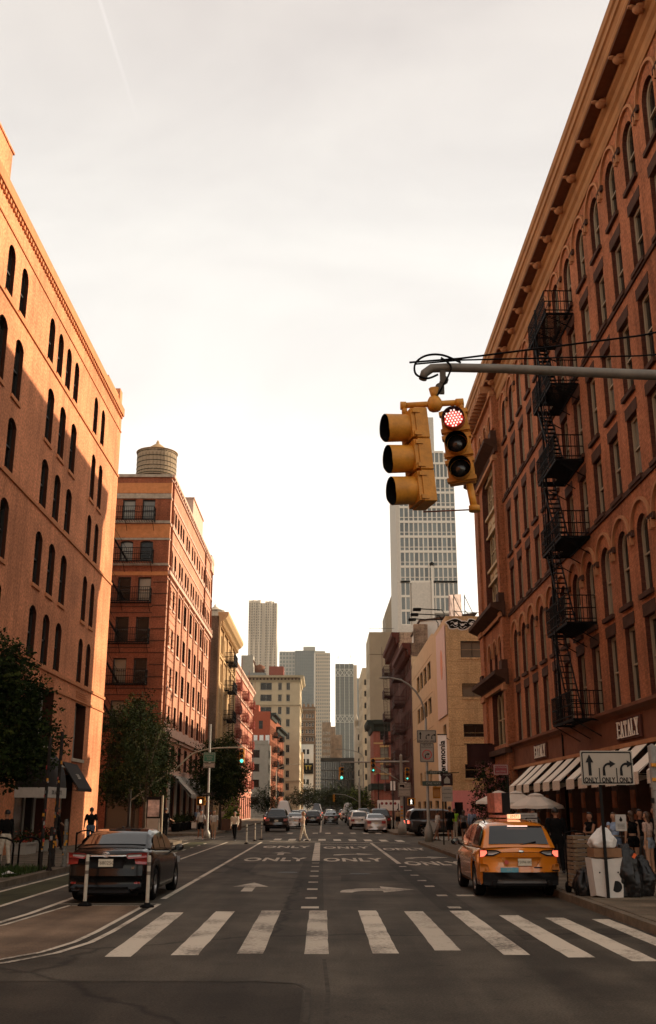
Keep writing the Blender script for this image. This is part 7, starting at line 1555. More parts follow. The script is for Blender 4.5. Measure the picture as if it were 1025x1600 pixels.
# --- taxi, near right
YP = paint('taxi_orange', (.54, .165, .008), 0, .22)
t = car('suv', 'orange yellow taxi with lit roof sign and red tail lamps at the right kerb', (4.46, 23.75, 0), 0, YP, detail=2, name='taxi', cat='taxi')
for s in (-1, 1):
    pts = [(s*.90, 1.04), (s*.52, 1.03), (s*.42, .985), (s*.60, .90), (s*.90, .89)]; quadpanel(pts if s < 0 else pts[::-1], .08, TRIMK, t, 'lamp_housing', .11)
    pts = [(s*.885, 1.02), (s*.75, 1.02), (s*.74, .965), (s*.80, .90), (s*.885, .88)]; quadpanel(pts if s < 0 else pts[::-1], .07, TAILON, t, 'tail_lamp', .12)
    pts = [(s*.72, 1.01), (s*.54, 1.01), (s*.48, .98), (s*.62, .93), (s*.72, .93)]; quadpanel(pts if s < 0 else pts[::-1], .07, CLEARL, t, 'reversing_lamp', .112)
    b = MB(); b.lathe([(.055, 0), (.06, .1), (.045, .1)], 12, (s*.62, .0, .335), axis='y'); part('exhaust', b, TRIMK, t)
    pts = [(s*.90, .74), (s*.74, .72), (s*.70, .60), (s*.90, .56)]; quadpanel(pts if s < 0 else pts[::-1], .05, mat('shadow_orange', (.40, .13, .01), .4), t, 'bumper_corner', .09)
quadpanel([(-.84, .28), (.84, .28), (.85, .44), (.84, .56), (-.84, .56), (-.85, .44)], 0, TRIMK, t, 'rear_bumper', proud=.035)
quadpanel([(-.56, .33), (.56, .33), (.52, .42), (-.52, .42)], 0, mat('dull_grey_plastic', (.05, .045, .04), .5), t, 'skid_plate', proud=.05)
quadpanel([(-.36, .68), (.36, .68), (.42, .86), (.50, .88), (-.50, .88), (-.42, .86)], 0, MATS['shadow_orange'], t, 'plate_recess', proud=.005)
b = MB(); b.box(-.06, .24, -.035, -.01, .70, .85); pl = part('number_plate', b, PLATE, t); text('lettering', 'Y209618C', SGK, pl, (.09, -.036, .775), (0, 0, 0), .075, .001)
b = MB(); b.box(-.46, -.06, -.03, .0, .56, .66); st2 = part('sticker', b, mat('blue_sticker', (.12, .30, .36), .6), t); text('lettering', '311', SGW, st2, (-.26, -.031, .61), (0, 0, 0), .09, .001)
b = MB(); b.lathe([(.05, 0), (.05, .01)], 14, (-.32, -.012, .77), axis='y'); part('round_sticker', b, mat('red_sticker', (.4, .06, .04), .5), t)
b = MB(); b.sphere((.02, -.02, 1.0), .055, 12, 6, 0, (1.3, .3, .55)); part('emblem', b, CHR, t); text('lettering', 'E S C A P E', mat('embossed_orange', (.42, .14, .01), .4), t, (0, -.022, .93), (0, 0, 0), .075, .002)
b = MB(); b.box(-.2, .26, .335, .37, 1.535, 1.555); part('high_brake_lamp', b, mat('brake_bar_lit', (1, .6, .5), .4, emis=(1, .62, .5), es=.9), t)
b = MB(); b.bar((.3, .0, .66), (.48, .0, .66), .025); b.bar((.70, -.04, .60), (.84, -.04, .60), .03); part('badge', b, TRIMK, t)
b = MB(); b.box(-.02, .27, 1.15, 1.33, 1.70, 1.80); rs = part('roof_lamp', b, mat('roof_lamp_lit', (1, .75, .5), .4, emis=(1, .5, .25), es=.6), t); text('lettering', '3M71', mat('lamp_number', (.35, .12, .03), .6), rs, (.125, 1.145, 1.75), (0, 0, 0), .10, .001)
b = MB(); b.box(-.28, -.10, 1.5, 2.6, 1.86-.02, 2.30); b.box(-.26, .22, 1.5, 2.6, 1.72, 1.78); tp = part('roof_advert', b, mat('red_advert', (.42, .13, .08), .5, noise=.55, scale=9), t); b = MB(); b.box(-.09, .10, 1.52, 2.58, 1.80, 2.30); part('advert_back', b, TRIMK, t)
for x in (-.66, .66): b = MB(); b.tube([(x, .7, 1.62), (x, 1.0, 1.71), (x, 2.4, 1.70), (x, 2.8, 1.60)], .018, 6); part('roof_rail', b, TRIMK, t)
b = MB(); b.prism([(-.02, 1.13), (.02, 1.13), (.4, 1.2), (.39, 1.22)], .13, .16); part('wiper', b, TRIMK, t)
# --- distant traffic
gC = 'cars queueing and parked down the far street'
DG = paint('dark_grey_paint', (.012, .012, .013), .1); BL2 = paint('black_paint', (.009, .009, .01)); SV = paint('silver_paint', (.42, .38, .36), .5, .3); WH_ = paint('white_car_paint', (.55, .52, .47)); 
car('bigsuv', 'large black sports utility car parked left beyond the junction, yellow number plate', (-3.95, 88.5, 0), 0, BL2, gC, 1); car('van', 'tall white delivery van parked ahead of the black utility car', (-4.25, 112, 0), 0, WH_, gC, 1, cat='van', name='delivery_van')
car('sedan', 'small white car squeezed between the utility car and the van', (-2.75, 101, 0), 0, WH_, gC, 1); car('suv', 'dark car on the left lane just right of the walking woman', (-1.2, 122, 0), 0, DG, gC, 1)
car('suv', 'dark car with lit tail lamps in the middle lane of the queue', (1.2, 150, 0), 0, BL2, gC, 1, lit=True); car('sedan', 'distant yellow taxi in the queue, right of centre', (4.2-.3, 178, 0), 0, YP, gC, 1, cat='taxi', name='taxi')
car('suv', 'dark grey car left of the white utility car at the right', (4.25-.4, 137, 0), 0, DG, gC, 1); car('suv', 'white utility car parked behind the silver saloon', (3.45, 97.5, 0), 0, WH_, gC, 1); car('sedan', 'silver saloon parked on the right beyond the junction', (4.35, 84.5, 0), 0, SV, gC, 1)
car('bigsuv', 'dark utility car hidden behind the silver saloon', (5.1, 92.5, 0), 0, DG, gC, 1)
for i, (x, y, m_, k, d) in enumerate(((-3.6, 128, BL2, 'suv', 'black car parked behind the white van'), (-3.4, 150, DG, 'sedan', 'grey car parked second beyond the van'), (-1.0, 165, BL2, 'sedan', 'black car far ahead in the left lane'), (1.4, 190, SV, 'suv', 'silver car far ahead in the middle lane'), (-1, 200, WH_, 'van', 'far white van in the left lane'), (3.9, 160, WH_, 'van', 'pale box van far down the right side'), (4.0, 205, BL2, 'suv', 'black car near the end of the street'), (1.2, 225, DG, 'suv', 'farthest grey car in the middle lane'), (-3.6, 180, SV, 'suv', 'silver car parked far down on the left'), (1.0, 128, BL2, 'sedan', 'low black saloon in the middle lane ahead of the woman'), (3.7, 115, DG, 'suv', 'dark car waiting in the right lane before the grey one'), (-1.2, 140, SV, 'sedan', 'silver saloon second in the left lane'), (-1.1, 182, DG, 'van', 'dark van far off in the left lane'), (1.3, 172, BL2, 'suv', 'black car fourth in the middle lane'), (5.0, 118, SV, 'sedan', 'silver car parked against the right kerb beyond the hoarding'), (5.0, 126, BL2, 'bigsuv', 'big black car parked against the right kerb farther on'), (-5.9, 118, BL2, 'sedan', 'black saloon by the left kerb beside the van'))):
    car(k, d, (x, y, 0), 0, m_, gC, 1, lit=i % 2 == 0)
car('bigsuv', 'long black utility car crossing the junction at the right, seen from the side', (6.0, 75.2, 0), radians(-84), BL2, None, 1, name='car', lit=True)
# bicycle leaning at the left edge
t = thing('bicycle', 'dark bicycle leaning at the bike rack on the far left', 'bicycle', (-10.25, 32.6, .15), .5)
for y in (-.5, .52):
    b = MB(); pts = [(0, y+.33*cos(2*pi*i/24), .34+.33*sin(2*pi*i/24)) for i in range(25)]; b.tube(pts, .016, 6); w_ = part('wheel', b, TYRE, t); b = MB()
    for i in range(12): a = 2*pi*i/12; b.bar((0, y, .34), (0, y+.32*cos(a), .34+.32*sin(a)), .004)
    part('spokes', b, STEEL, w_)
b = MB()
for p, q in (((0, -.5, .34), (0, -.05, .34)), ((0, -.5, .34), (0, -.18, .82)), ((0, -.05, .34), (0, -.18, .86)), ((0, -.18, .82), (0, .36, .84)), ((0, -.05, .34), (0, .38, .76)), ((0, .35, .95), (0, .52, .34))): b.tube([p, q], .016, 6)
b.tube([(-.24, .3, .98), (0, .36, .97), (.24, .3, .98)], .014, 6); part('frame', b, BLACK, t); b = MB(); b.sphere((0, -.2, .89), .1, 10, 6, 0, (.7, 1.3, .3)); part('saddle', b, BLK2, t)
# ------------------------------------------------------------------ trees
BARK = mat('bark', (.07, .05, .035), .9, noise=.4, scale=8, bump=.6)
def tree(label, loc, trunk_h, lobes, nleaf, leaf=.10, seed=1, group=None, lean=(0, 0), spread=1.0, mts=None):
    """lobes = (x, y, z, rx, ry, rz) relative to the base; leaves hang in twigs inside them"""
    rr = random.Random(seed); t = thing('tree', label, 'tree', loc, 0, group); mts = mts or LF
    b = MB(); fork = Vector((lean[0]*.5, lean[1]*.5, trunk_h)); b.tube([(0, 0, -.1), (lean[0]*.15, lean[1]*.15, trunk_h*.4), tuple(fork)], [.15, .12, .10], 10)
    tips = []
    for (x, y, z, rx, ry, rz_) in lobes:
        c = Vector((x, y, z)); m_ = fork.lerp(c, .5)+Vector((rr.uniform(-.3, .3), rr.uniform(-.3, .3), -.1)); b.tube([tuple(fork-Vector((0, 0, .1))), tuple(m_), tuple(c)], [.07, .045, .02], 6)
        for k in range(7):
            d = Vector((rr.gauss(0, 1), rr.gauss(0, 1), rr.gauss(.1, .8))).normalized(); e = c+Vector((d.x*rx, d.y*ry, d.z*rz_))*.95; s0 = m_.lerp(c, rr.uniform(.2, 1))
            b.tube([tuple(s0), tuple(s0.lerp(e, .55)+Vector((0, 0, .08))), tuple(e)], [.022, .013, .005], 5)
    part('trunk', b, BARK, t)
    f = MB(); tot = sum(l[3]*l[4]*l[5] for l in lobes)
    for (x, y, z, rx, ry, rz_) in lobes:
        ntw = max(8, int(nleaf/14*(rx*ry*rz_)/tot)); 
        for k in range(ntw):
            d = Vector((rr.gauss(0, 1), rr.gauss(0, 1), rr.gauss(0, 1))).normalized(); rad = rr.random()**.42*(1+.22*sin(5*d.x+seed)+.16*sin(7*d.z+3*d.y))
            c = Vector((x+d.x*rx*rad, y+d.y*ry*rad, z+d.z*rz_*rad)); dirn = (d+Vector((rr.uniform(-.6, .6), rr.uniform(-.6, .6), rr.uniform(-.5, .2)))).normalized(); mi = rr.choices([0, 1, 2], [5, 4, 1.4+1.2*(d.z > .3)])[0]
            for q in range(14):
                p = c+dirn*(q*.035*spread)+Vector((rr.gauss(0, .07), rr.gauss(0, .07), rr.gauss(0, .06)))*spread
                a = Vector((rr.gauss(0, 1), rr.gauss(0, 1), rr.gauss(-.2, .7))).normalized(); e = a.cross(Vector((rr.gauss(0, 1), rr.gauss(0, 1), rr.gauss(0, 1)))).normalized(); s = leaf*rr.uniform(.55, 1.25)
                f.add([p, p+a*s*.5+e*s*.30, p+a*s, p+a*s*.5-e*s*.30], [(0, 1, 2, 3)], mi)
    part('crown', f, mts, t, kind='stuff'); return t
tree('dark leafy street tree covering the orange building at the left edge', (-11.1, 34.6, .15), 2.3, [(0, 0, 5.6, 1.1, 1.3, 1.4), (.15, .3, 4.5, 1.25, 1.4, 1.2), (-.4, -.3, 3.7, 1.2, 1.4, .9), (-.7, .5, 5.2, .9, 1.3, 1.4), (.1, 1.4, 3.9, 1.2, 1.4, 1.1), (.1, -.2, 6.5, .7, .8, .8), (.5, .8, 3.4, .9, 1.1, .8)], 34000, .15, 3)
tree('broad dark tree on the far left corner with a loose right side', (-13.2, 72.5, .1), 2.6, [(-.2, 0, 7.4, 2.0, 2.0, 2.0), (.2, .2, 5.0, 2.6, 2.4, 1.9), (-1.0, -.2, 3.4, 2.3, 2.0, 1.2), (.9, 0, 6.0, 1.8, 1.8, 1.4), (.6, 0, 3.6, 2.0, 2.0, 1.2)], 32000, .19, 7, spread=1.3)
o = [o for o in col.objects if o.get('label', '').startswith('broad dark tree')][0]
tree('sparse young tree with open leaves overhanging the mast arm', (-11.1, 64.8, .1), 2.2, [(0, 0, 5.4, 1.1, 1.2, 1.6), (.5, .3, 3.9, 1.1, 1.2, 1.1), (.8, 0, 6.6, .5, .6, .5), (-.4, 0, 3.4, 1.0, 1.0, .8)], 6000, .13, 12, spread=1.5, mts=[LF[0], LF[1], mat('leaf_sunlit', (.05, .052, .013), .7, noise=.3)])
tree('round dense street tree standing beyond the crossing pedestrians on the left', (-8.9, 90.0, .15), 2.4, [(0, 0, 6.4, 1.6, 1.7, 1.3), (-.4, 0, 4.9, 2.0, 2.0, 1.4), (.7, 0, 4.6, 1.7, 1.8, 1.4), (-1.0, 0, 3.8, 1.3, 1.5, 1.0), (.9, 0, 3.2, 1.1, 1.3, .8), (-.2, 0, 2.9, 1.2, 1.3, .6)], 24000, .20, 19, spread=1.3)
tree('small sparse tree with pink flowers between the pavilion and the umbrellas', (9.3, 56.5, .15), 1.0, [(0, 0, 3.3, .75, .8, .8), (-.2, .2, 2.6, .85, .9, .7), (.1, 0, 1.9, .85, .9, .7), (-.5, 0, 1.3, .7, .7, .6)], 4600, .13, 23, mts=[LF[0], LF[1], mat('pink_blossom', (.28, .10, .10), .7, noise=.3)])
for i, (x, y, s_, d) in enumerate(((4.9, 135, .8, 'small yellow green tree beside the queue of cars on the right'), (-7.6, 140, .9, 'dark tree by the far left kerb behind the white van'), (3, 262, 1.3, 'dark trees closing the street end, right clump'), (-4, 275, 1.25, 'dark trees closing the street end, left clump'), (9, 285, 1.4, 'dark trees closing the street end, far right clump'))):
    tree(d, (x, y, .0), 1.6*s_, [(0, 0, 3.6*s_, 1.7*s_, 1.6*s_, 1.4*s_), (.9*s_, 0, 2.9*s_, 1.3*s_, 1.3*s_, 1.0*s_), (-1.0*s_, 0, 2.8*s_, 1.3*s_, 1.3*s_, 1.1*s_)]+([(3.2, 0, 4.6, 2.6, 2.2, 2.0), (-3, 0, 4.4, 2.6, 2.2, 1.8), (0, 0, 6.0, 2.4, 2, 1.6)] if i > 1 else []), 5000 if i < 2 else 7000, .17 if i < 2 else .34, 30+i, spread=1.4 if i < 2 else 2.4, mts=[LF[1], LF[2], mat('lime_leaf', (.16, .2, .03), .7)] if i == 0 else None)

# ------------------------------------------------------------------ people
SK = [mat('skin_light', (.42, .24, .15), .55, noise=.05), mat('skin_tan', (.30, .15, .09), .55, noise=.05), mat('skin_deep', (.12, .06, .035), .55, noise=.05)]
HAIRM = [mat('hair_dark', (.012, .009, .007), .5), mat('hair_brown', (.06, .03, .015), .5), mat('hair_fair', (.25, .15, .07), .5)]
EYEW = mat('eye_white', (.6, .58, .55), .3); EYEK = mat('eye_dark', (.01, .008, .007), .3); LIP = mat('lips', (.28, .09, .07), .5); SOLE = mat('dark_shoe', (.015, .013, .012), .5)
def tcap(b, p, q, r0, r1, n=12, k=5, fl=1.0, ax=None):
    """tapered capsule from p to q, optionally flattened along axis ax"""
    p, q = Vector(p), Vector(q); d = (q-p).normalized(); x = Vector((1, 0, 0)) if ax is None else Vector(ax); x = (x-d*x.dot(d)).normalized(); y = d.cross(x); L_ = (q-p).length
    prof = [(r0*sin(a), -r0*cos(a)) for a in [pi/2*i/4 for i in range(4)]]+[(r0+(r1-r0)*i/k, L_*i/k) for i in range(k+1)]+[(r1*cos(a), L_+r1*sin(a)) for a in [pi/2*i/4 for i in range(1, 5)]]
    o = len(b.v)
    for r, z in prof:
        for j in range(n): a = 2*pi*j/n; b.v.append(tuple(p+d*z+x*(max(r, 1e-4)*cos(a))+y*(max(r, 1e-4)*fl*sin(a))))
    for i in range(len(prof)-1):
        for j in range(n): b.f.append((o+i*n+j, o+i*n+(j+1) % n, o+(i+1)*n+(j+1) % n, o+(i+1)*n+j)); b.m.append(0); b.sm.append(True)
    b.f += [tuple(o+j for j in range(n))[::-1], tuple(o+(len(prof)-1)*n+j for j in range(n))]; b.m += [0, 0]; b.sm += [True]*2
def remesh(b, vox):
    me = b.mesh('body', []) if False else bpy.data.meshes.new('tmp'); 
    me.from_pydata(b.v, [], b.f); me.update()
    ob = bpy.data.objects.new('tmp', me); sc.collection.objects.link(ob); m_ = ob.modifiers.new('r', 'REMESH'); m_.mode = 'VOXEL'; m_.voxel_size = vox; m_.use_smooth_shade = True
    s_ = ob.modifiers.new('s', 'SMOOTH'); s_.factor = .5; s_.iterations = 2
    dg = bpy.context.evaluated_depsgraph_get(); dg.update(); r = bpy.data.meshes.new_from_object(ob.evaluated_get(dg)); bpy.data.objects.remove(ob); bpy.data.meshes.remove(me); return r
def person(label, loc, rz, H=1.72, top=None, sleeve=.5, bottom=None, leg=1.0, skin=0, hair=0, long=False, arms=((.05, .12, .15), (-.05, .12, .15)), stride=.0, female=False, skirt=False, coat=None, group=None, crop=0.0, vox=.012, shoes=None, bend=0.0, bag=None):
    """faces local +y; arms = (forward swing, outwards, elbow bend) left then right; clothing are shells over the one-piece body"""
    t = thing('person', label, 'person', loc, rz, group); s = H/1.75; sw = .165 if female else .19; hw = .095
    J = {}
    J['pel'] = Vector((0, 0, .96)); J['wst'] = Vector((0, .0, 1.10)); J['chs'] = Vector((0, -.01+bend, 1.30)); J['nk'] = Vector((0, .0+bend, 1.46)); J['hd'] = Vector((0, .02+bend, 1.63))
    for i, sd_ in enumerate((-1, 1)):
        a, ou, eb = arms[i]; sh = Vector((sd_*sw, bend, 1.41)); el = sh+Vector((sd_*sin(ou)*.29, sin(a)*.29, -cos(a)*cos(ou)*.29)); wr = el+Vector((sd_*sin(ou*.4)*.25, sin(a+eb)*.25, -cos(a+eb)*.25)); J['sh%d' % i], J['el%d' % i], J['wr%d' % i] = sh, el, wr
        st_ = stride*(1 if i == 0 else -1); hp = Vector((sd_*hw, 0, .92)); kb = abs(stride)*.9 if st_ < 0 else .08
        kn = hp+Vector((sd_*.005, sin(st_)*.43, -cos(st_)*.43)); an = kn+Vector((0, sin(st_-kb)*.42, -cos(st_-kb)*.42)); J['hp%d' % i], J['kn%d' % i], J['an%d' % i] = hp, kn, an
    low = min(J['an0'].z, J['an1'].z)-.075
    b = MB(); BN = []
    def bone(nm, p, q, r0, r1, **k): tcap(b, p, q, r0, r1, **k); BN.append((nm, Vector(p), Vector(q)))
    bone('torso', J['pel']+Vector((-.05, 0, -.02)), J['pel']+Vector((.05, 0, -.02)), .12, .12, fl=.9); bone('torso', J['pel'], J['wst'], .135 if not female else .13, .118 if not female else .10, fl=.78)
    bone('torso', J['wst'], J['chs'], .135 if not female else .108, .165 if not female else .135, fl=.68); bone('torso', J['chs']+Vector((-sw*.62, 0, .06)), J['chs']+Vector((sw*.62, 0, .06)), .085, .085); bone('torso', J['chs'], J['nk'], .12, .055)
    if female: 
        for sd_ in (-1, 1): bone('torso', J['chs']+Vector((sd_*.065, .06, -.03)), J['chs']+Vector((sd_*.065, .075, -.04)), .055, .05)
    bone('neck', J['nk'], J['hd']-Vector((0, .01, .06)), .052, .048)
    bone('head', J['hd']+Vector((0, -.02, .03)), J['hd']+Vector((0, -.005, -.0)), .088, .082, fl=1.12, ax=(1, 0, 0)); bone('head', J['hd']+Vector((0, .02, -.03)), J['hd']+Vector((0, .045, -.085)), .065, .032)
    bone('head', J['hd']+Vector((0, .085, .01)), J['hd']+Vector((0, .105, -.028)), .010, .014)
    for sd_ in (-1, 1): bone('head', J['hd']+Vector((sd_*.086, -.01, .01)), J['hd']+Vector((sd_*.086, -.015, -.03)), .017, .012, fl=.6)
    for i, sd_ in enumerate((-1, 1)):
        sh, el, wr = J['sh%d' % i], J['el%d' % i], J['wr%d' % i]; k = .88 if female else 1
        bone('uarm', sh, el, .056*k, .042*k); bone('farm', el, wr, .042*k, .027*k)
        d = (wr-el).normalized(); f_ = Vector((0, 1, 0)) if abs(d.y) < .8 else Vector((0, 0, 1)); sdv = d.cross(Vector((1, 0, 0))).normalized(); pm = wr+d*.085
        bone('hand', wr+d*.01, pm, .028, .034, fl=.55, ax=sdv)
        for q, (of, ln) in enumerate(((-.028, .062), (-.010, .072), (.010, .068), (.027, .052))):
            p0 = pm+sdv*of+d*.01; p1 = p0+d*ln*.55; p2 = p1+(d*.8+Vector((-sd_*.6, 0, 0))).normalized()*ln*.5; bone('hand', p0, p1, .0105, .0095, n=8, k=2); bone('hand', p1, p2, .0095, .008, n=8, k=2)
        p0 = wr+d*.035+sdv*.028*(1 if sdv.y > 0 else -1)*1; p1 = p0+(d*.75+Vector((0, .6, 0))).normalized()*.045; bone('hand', p0, p1, .013, .010, n=8, k=2); bone('hand', p1, p1+d*.028, .010, .008, n=8, k=2)
        hp, kn, an = J['hp%d' % i], J['kn%d' % i], J['an%d' % i]; bone('thigh', hp, kn, .092 if not female else .09, .058); bone('shin', kn, kn.lerp(an, .35), .055, .056); bone('shin', kn.lerp(an, .35), an, .056, .036)
        bone('foot', an+Vector((0, -.03, -.04)), an+Vector((0, .15, -.055)), .036, .030, fl=.75, ax=(1, 0, 0))
    for i in range(len(b.v)): b.v[i] = (b.v[i][0]*s, b.v[i][1]*s, (b.v[i][2]-low)*s)
    me = remesh(b, vox); me.name = 'body'; me.materials.clear(); me.materials.append(SK[skin])
    for p in me.polygons: p.use_smooth = True
    link('body', me, t)
    bones = [(nm, Vector((p.x*s, p.y*s, (p.z-low)*s)), Vector((q.x*s, q.y*s, (q.z-low)*s))) for nm, p, q in BN]
    reg = []
    for v in me.vertices:
        best = (9, None, 0)
        for nm, p, q in bones:
            d = q-p; f = max(0, min(1, (v.co-p).dot(d)/max(1e-9, d.length_squared))); dist = (v.co-(p+d*f)).length/(1.7 if nm == 'torso' else (1.25 if nm == 'thigh' else 1))
            if dist < best[0]: best = (dist, nm, f)
        reg.append(best)
    zc = lambda z: (z-low)*s
    def shell(nm, test, off, mt_, flare=0):
        keep = [p for p in me.polygons if all(test(reg[i], me.vertices[i].co) for i in p.vertices)]; idx = {}; vs = []; fs = []
        for p in keep:
            f = []
            for i in p.vertices:
                if i not in idx: idx[i] = len(vs); v = me.vertices[i]; vs.append(tuple(v.co+v.normal*(off+.004*sin(v.co.z*55+v.co.x*30))))
                f.append(idx[i])
            fs.append(tuple(f))
        if not fs: return
        m2 = bpy.data.meshes.new(nm); m2.from_pydata(vs, [], fs); m2.materials.append(mt_)
        for p in m2.polygons: p.use_smooth = True
        link(nm, m2, t)
    if bottom:
        shell('shorts' if leg < .7 else 'trousers', lambda g, c: (g[1] == 'torso' and c.z < zc(1.06)) or (g[1] == 'thigh' and (leg >= .5 or g[2] < leg*2)) or (g[1] == 'shin' and leg > .55 and c.z > zc(low+.06+.5*(1-leg))), .013 if leg > .6 else .02, bottom)
    if skirt:
        m_ = MB(); n = 18; m_.v = []
        for (z, rx, ry) in ((1.09, .125, .10), (.98, .165, .135), (.80, .185, .16), (.66, .20, .18)):
            for j in range(n): a = 2*pi*j/n; q = 1+.03*sin(6*a)*(z < .9); m_.v.append((rx*q*cos(a)*s, ry*q*sin(a)*s, zc(z)))
        for i in range(3):
            for j in range(n): m_.f.append((i*n+j, i*n+(j+1) % n, (i+1)*n+(j+1) % n, (i+1)*n+j)); m_.m.append(0); m_.sm.append(True)
        part('skirt', m_, skirt, t)
    if top:
        hem = 1.0+crop
        shell('shirt', lambda g, c: (g[1] == 'torso' and c.z > zc(hem) and c.z < zc(1.475)) or (g[1] == 'uarm' and g[2] < sleeve*2) or (g[1] == 'farm' and sleeve > .55 and g[2] < (sleeve-.5)*2), .018, top)
    if coat:
        shell('jacket', lambda g, c: (g[1] == 'torso' and c.z < zc(1.49)) or g[1] == 'uarm' or (g[1] == 'farm' and g[2] < .92) or (g[1] == 'thigh' and g[2] < .25), .034, coat)
    shell('shoes', lambda g, c: g[1] == 'foot' or c.z < .05*s, .008, shoes or SOLE)
    hd = Vector((J['hd'].x*s, J['hd'].y*s, zc(J['hd'].z))); h = MB(); n, k = 16, 10
    for i in range(k+1):
        th = pi*i/k
        for j in range(n):
            a = 2*pi*j/n; d = Vector((sin(th)*cos(a), sin(th)*sin(a), cos(th))); face = d.y > .28 and d.z < .42; r = .104 if not face else .06
            h.v.append(tuple(hd+Vector((d.x*r*.93, d.y*r*1.1-.018, d.z*r*1.05+.035))*s if (d.z > -.55 or long) else hd+Vector((d.x*.05, d.y*.05-.03, -.02))*s))
    for i in range(k):
        for j in range(n): h.f.append((i*n+j, (i+1)*n+j, (i+1)*n+(j+1) % n, i*n+(j+1) % n)); h.m.append(0); h.sm.append(True)
    if long:
        tcap(h, hd+Vector((0, -.055, -.02))*s, hd+Vector((.01, -.085, -.28))*s, .085*s, .045*s, fl=.55, ax=(1, 0, 0))
    part('hair', h, HAIRM[hair], t)
    e = MB()
    for sd_ in (-1, 1): e.sphere(tuple(hd+Vector((sd_*.032, .092, .012))*s), .010*s, 8, 6, 0, (1.3, .6, .8))
    part('eyes', e, EYEK, t); e = MB(); e.sphere(tuple(hd+Vector((0, .086, -.052))*s), .018*s, 8, 6, 0, (1.1, .5, .3)); part('mouth', e, LIP, t)
    return t, {k_: Vector((v.x*s, v.y*s, (v.z-low)*s)) for k_, v in J.items()}
CL = dict(black=mat('cloth_black', (.005, .0045, .0045), .85, noise=.15), navy=mat('cloth_navy', (.018, .022, .04), .85), white=mat('cloth_white', (.45, .42, .37), .85), denim=mat('cloth_denim', (.10, .13, .18), .85, noise=.2, scale=12), ltdenim=mat('cloth_light_denim', (.24, .27, .30), .85, noise=.2, scale=12),
          cream=mat('cloth_cream', (.50, .42, .32), .85), floral=mat('cloth_floral', (.42, .30, .24), .85, noise=.5, scale=30), grey=mat('cloth_grey', (.12, .11, .10), .85), lime=mat('cloth_lime', (.35, .62, .04), .7), tan=mat('cloth_tan', (.34, .24, .15), .85), blue=mat('cloth_pale_blue', (.25, .32, .42), .85), pinkish=mat('cloth_blush', (.55, .38, .28), .85))
person('man in a dark suit walking away behind the taxi, hands in front', (6.68, 29.9, .15), -.05, 1.80, coat=CL['black'], bottom=CL['black'], leg=1, skin=1, hair=0, stride=.22, arms=((.1, .2, .5), (.1, .2, .5)), vox=.011)
person('woman in black top and denim shorts facing the road beside the dark barrier', (7.9, 30.8, .15), pi-1.0, 1.66, top=CL['black'], sleeve=.05, bottom=CL['ltdenim'], leg=.2, skin=1, hair=0, long=True, female=True, arms=((.5, .1, 1.1), (.3, .1, 1.2)), vox=.011)
person('woman in pale blue top raising her hands to her hair behind the sign post', (8.55, 30.6, .15), pi-.3, 1.66, top=CL['blue'], sleeve=.1, bottom=CL['denim'], leg=.2, skin=0, hair=1, long=True, female=True, arms=((1.0, .5, 1.9), (.4, .1, 1.0)), crop=.08, vox=.012)
person('woman seen from behind in backless black outfit next to the sign post', (8.95, 30.2, .15), .2, 1.70, top=CL['black'], sleeve=.0, bottom=CL['black'], leg=.22, skin=0, hair=1, long=True, female=True, arms=((.0, .15, .15), (.0, .15, .15)), crop=.12, vox=.012)
person('man in dark clothes leaning by the notice post at the shopfront', (9.45, 31.0, .15), pi+.1, 1.74, top=CL['black'], sleeve=.5, bottom=CL['grey'], leg=1, skin=1, hair=0, vox=.014)
person('woman in floral off-shoulder top and light denim shorts near the grey pole', (9.0, 28.9, .15), pi-2.4, 1.68, top=CL['floral'], sleeve=.35, bottom=CL['ltdenim'], leg=.2, skin=0, hair=1, long=True, female=True, arms=((-.1, .12, .2), (.1, .15, .2)), crop=.1, vox=.011)
person('man in black top and sunglasses behind the woman in the floral top', (9.45, 29.6, .15), pi-.4, 1.82, top=CL['black'], sleeve=.5, bottom=CL['black'], leg=1, skin=1, hair=0, vox=.013)
person('man standing at the menu board with only his head showing over the taxi', (8.6, 42.6, .15), pi, 1.72, top=CL['black'], sleeve=1, bottom=CL['black'], skin=1, hair=0, vox=.016)
person('man in dark t-shirt and jeans facing the sunlit wall by the doorway', (-10.75, 48.4, .15), .1, 1.80, top=CL['black'], sleeve=.4, bottom=CL['denim'], leg=1, skin=1, hair=0, arms=((-.15, .28, .45), (-.15, .28, .45)), vox=.012)
person('person in black walking past the dark doorway', (-12.0, 47.2, .15), -1.4, 1.80, top=CL['black'], sleeve=.5, bottom=CL['black'], leg=1, skin=1, hair=0, stride=.3, arms=((.4, .3, .5), (-.3, .3, .5)), vox=.013)
person('person in pale trousers and dark top by the bike racks at the far left', (-10.35, 34.2, .15), .9, 1.72, top=CL['black'], sleeve=1, bottom=CL['cream'], leg=1, skin=1, hair=0, stride=.12, vox=.012)
person('person in orange striped top behind the leftmost bike rack', (-11.2, 35.0, .15), .3, 1.70, top=mat('cloth_orange', (.35, .10, .04), .85, noise=.5, scale=20), sleeve=1, bottom=CL['black'], leg=1, skin=1, hair=0, vox=.013)
person('man in black standing at the kerb beside the street kiosk', (-9.35, 62.0, .15), -.6, 1.78, top=CL['black'], sleeve=.45, bottom=CL['black'], leg=1, skin=1, hair=0, arms=((.4, .2, 1.0), (.3, .2, .9)), vox=.014)
t, J_ = person('man in white t-shirt and black shorts crossing with a white bag', (-7.85, 67.2, .0), pi+.3, 1.80, top=CL['white'], sleeve=.45, bottom=CL['black'], leg=.35, skin=1, hair=0, stride=.25, vox=.014, arms=((.5, .2, .8), (-.2, .3, .4)), shoes=CL['white'])
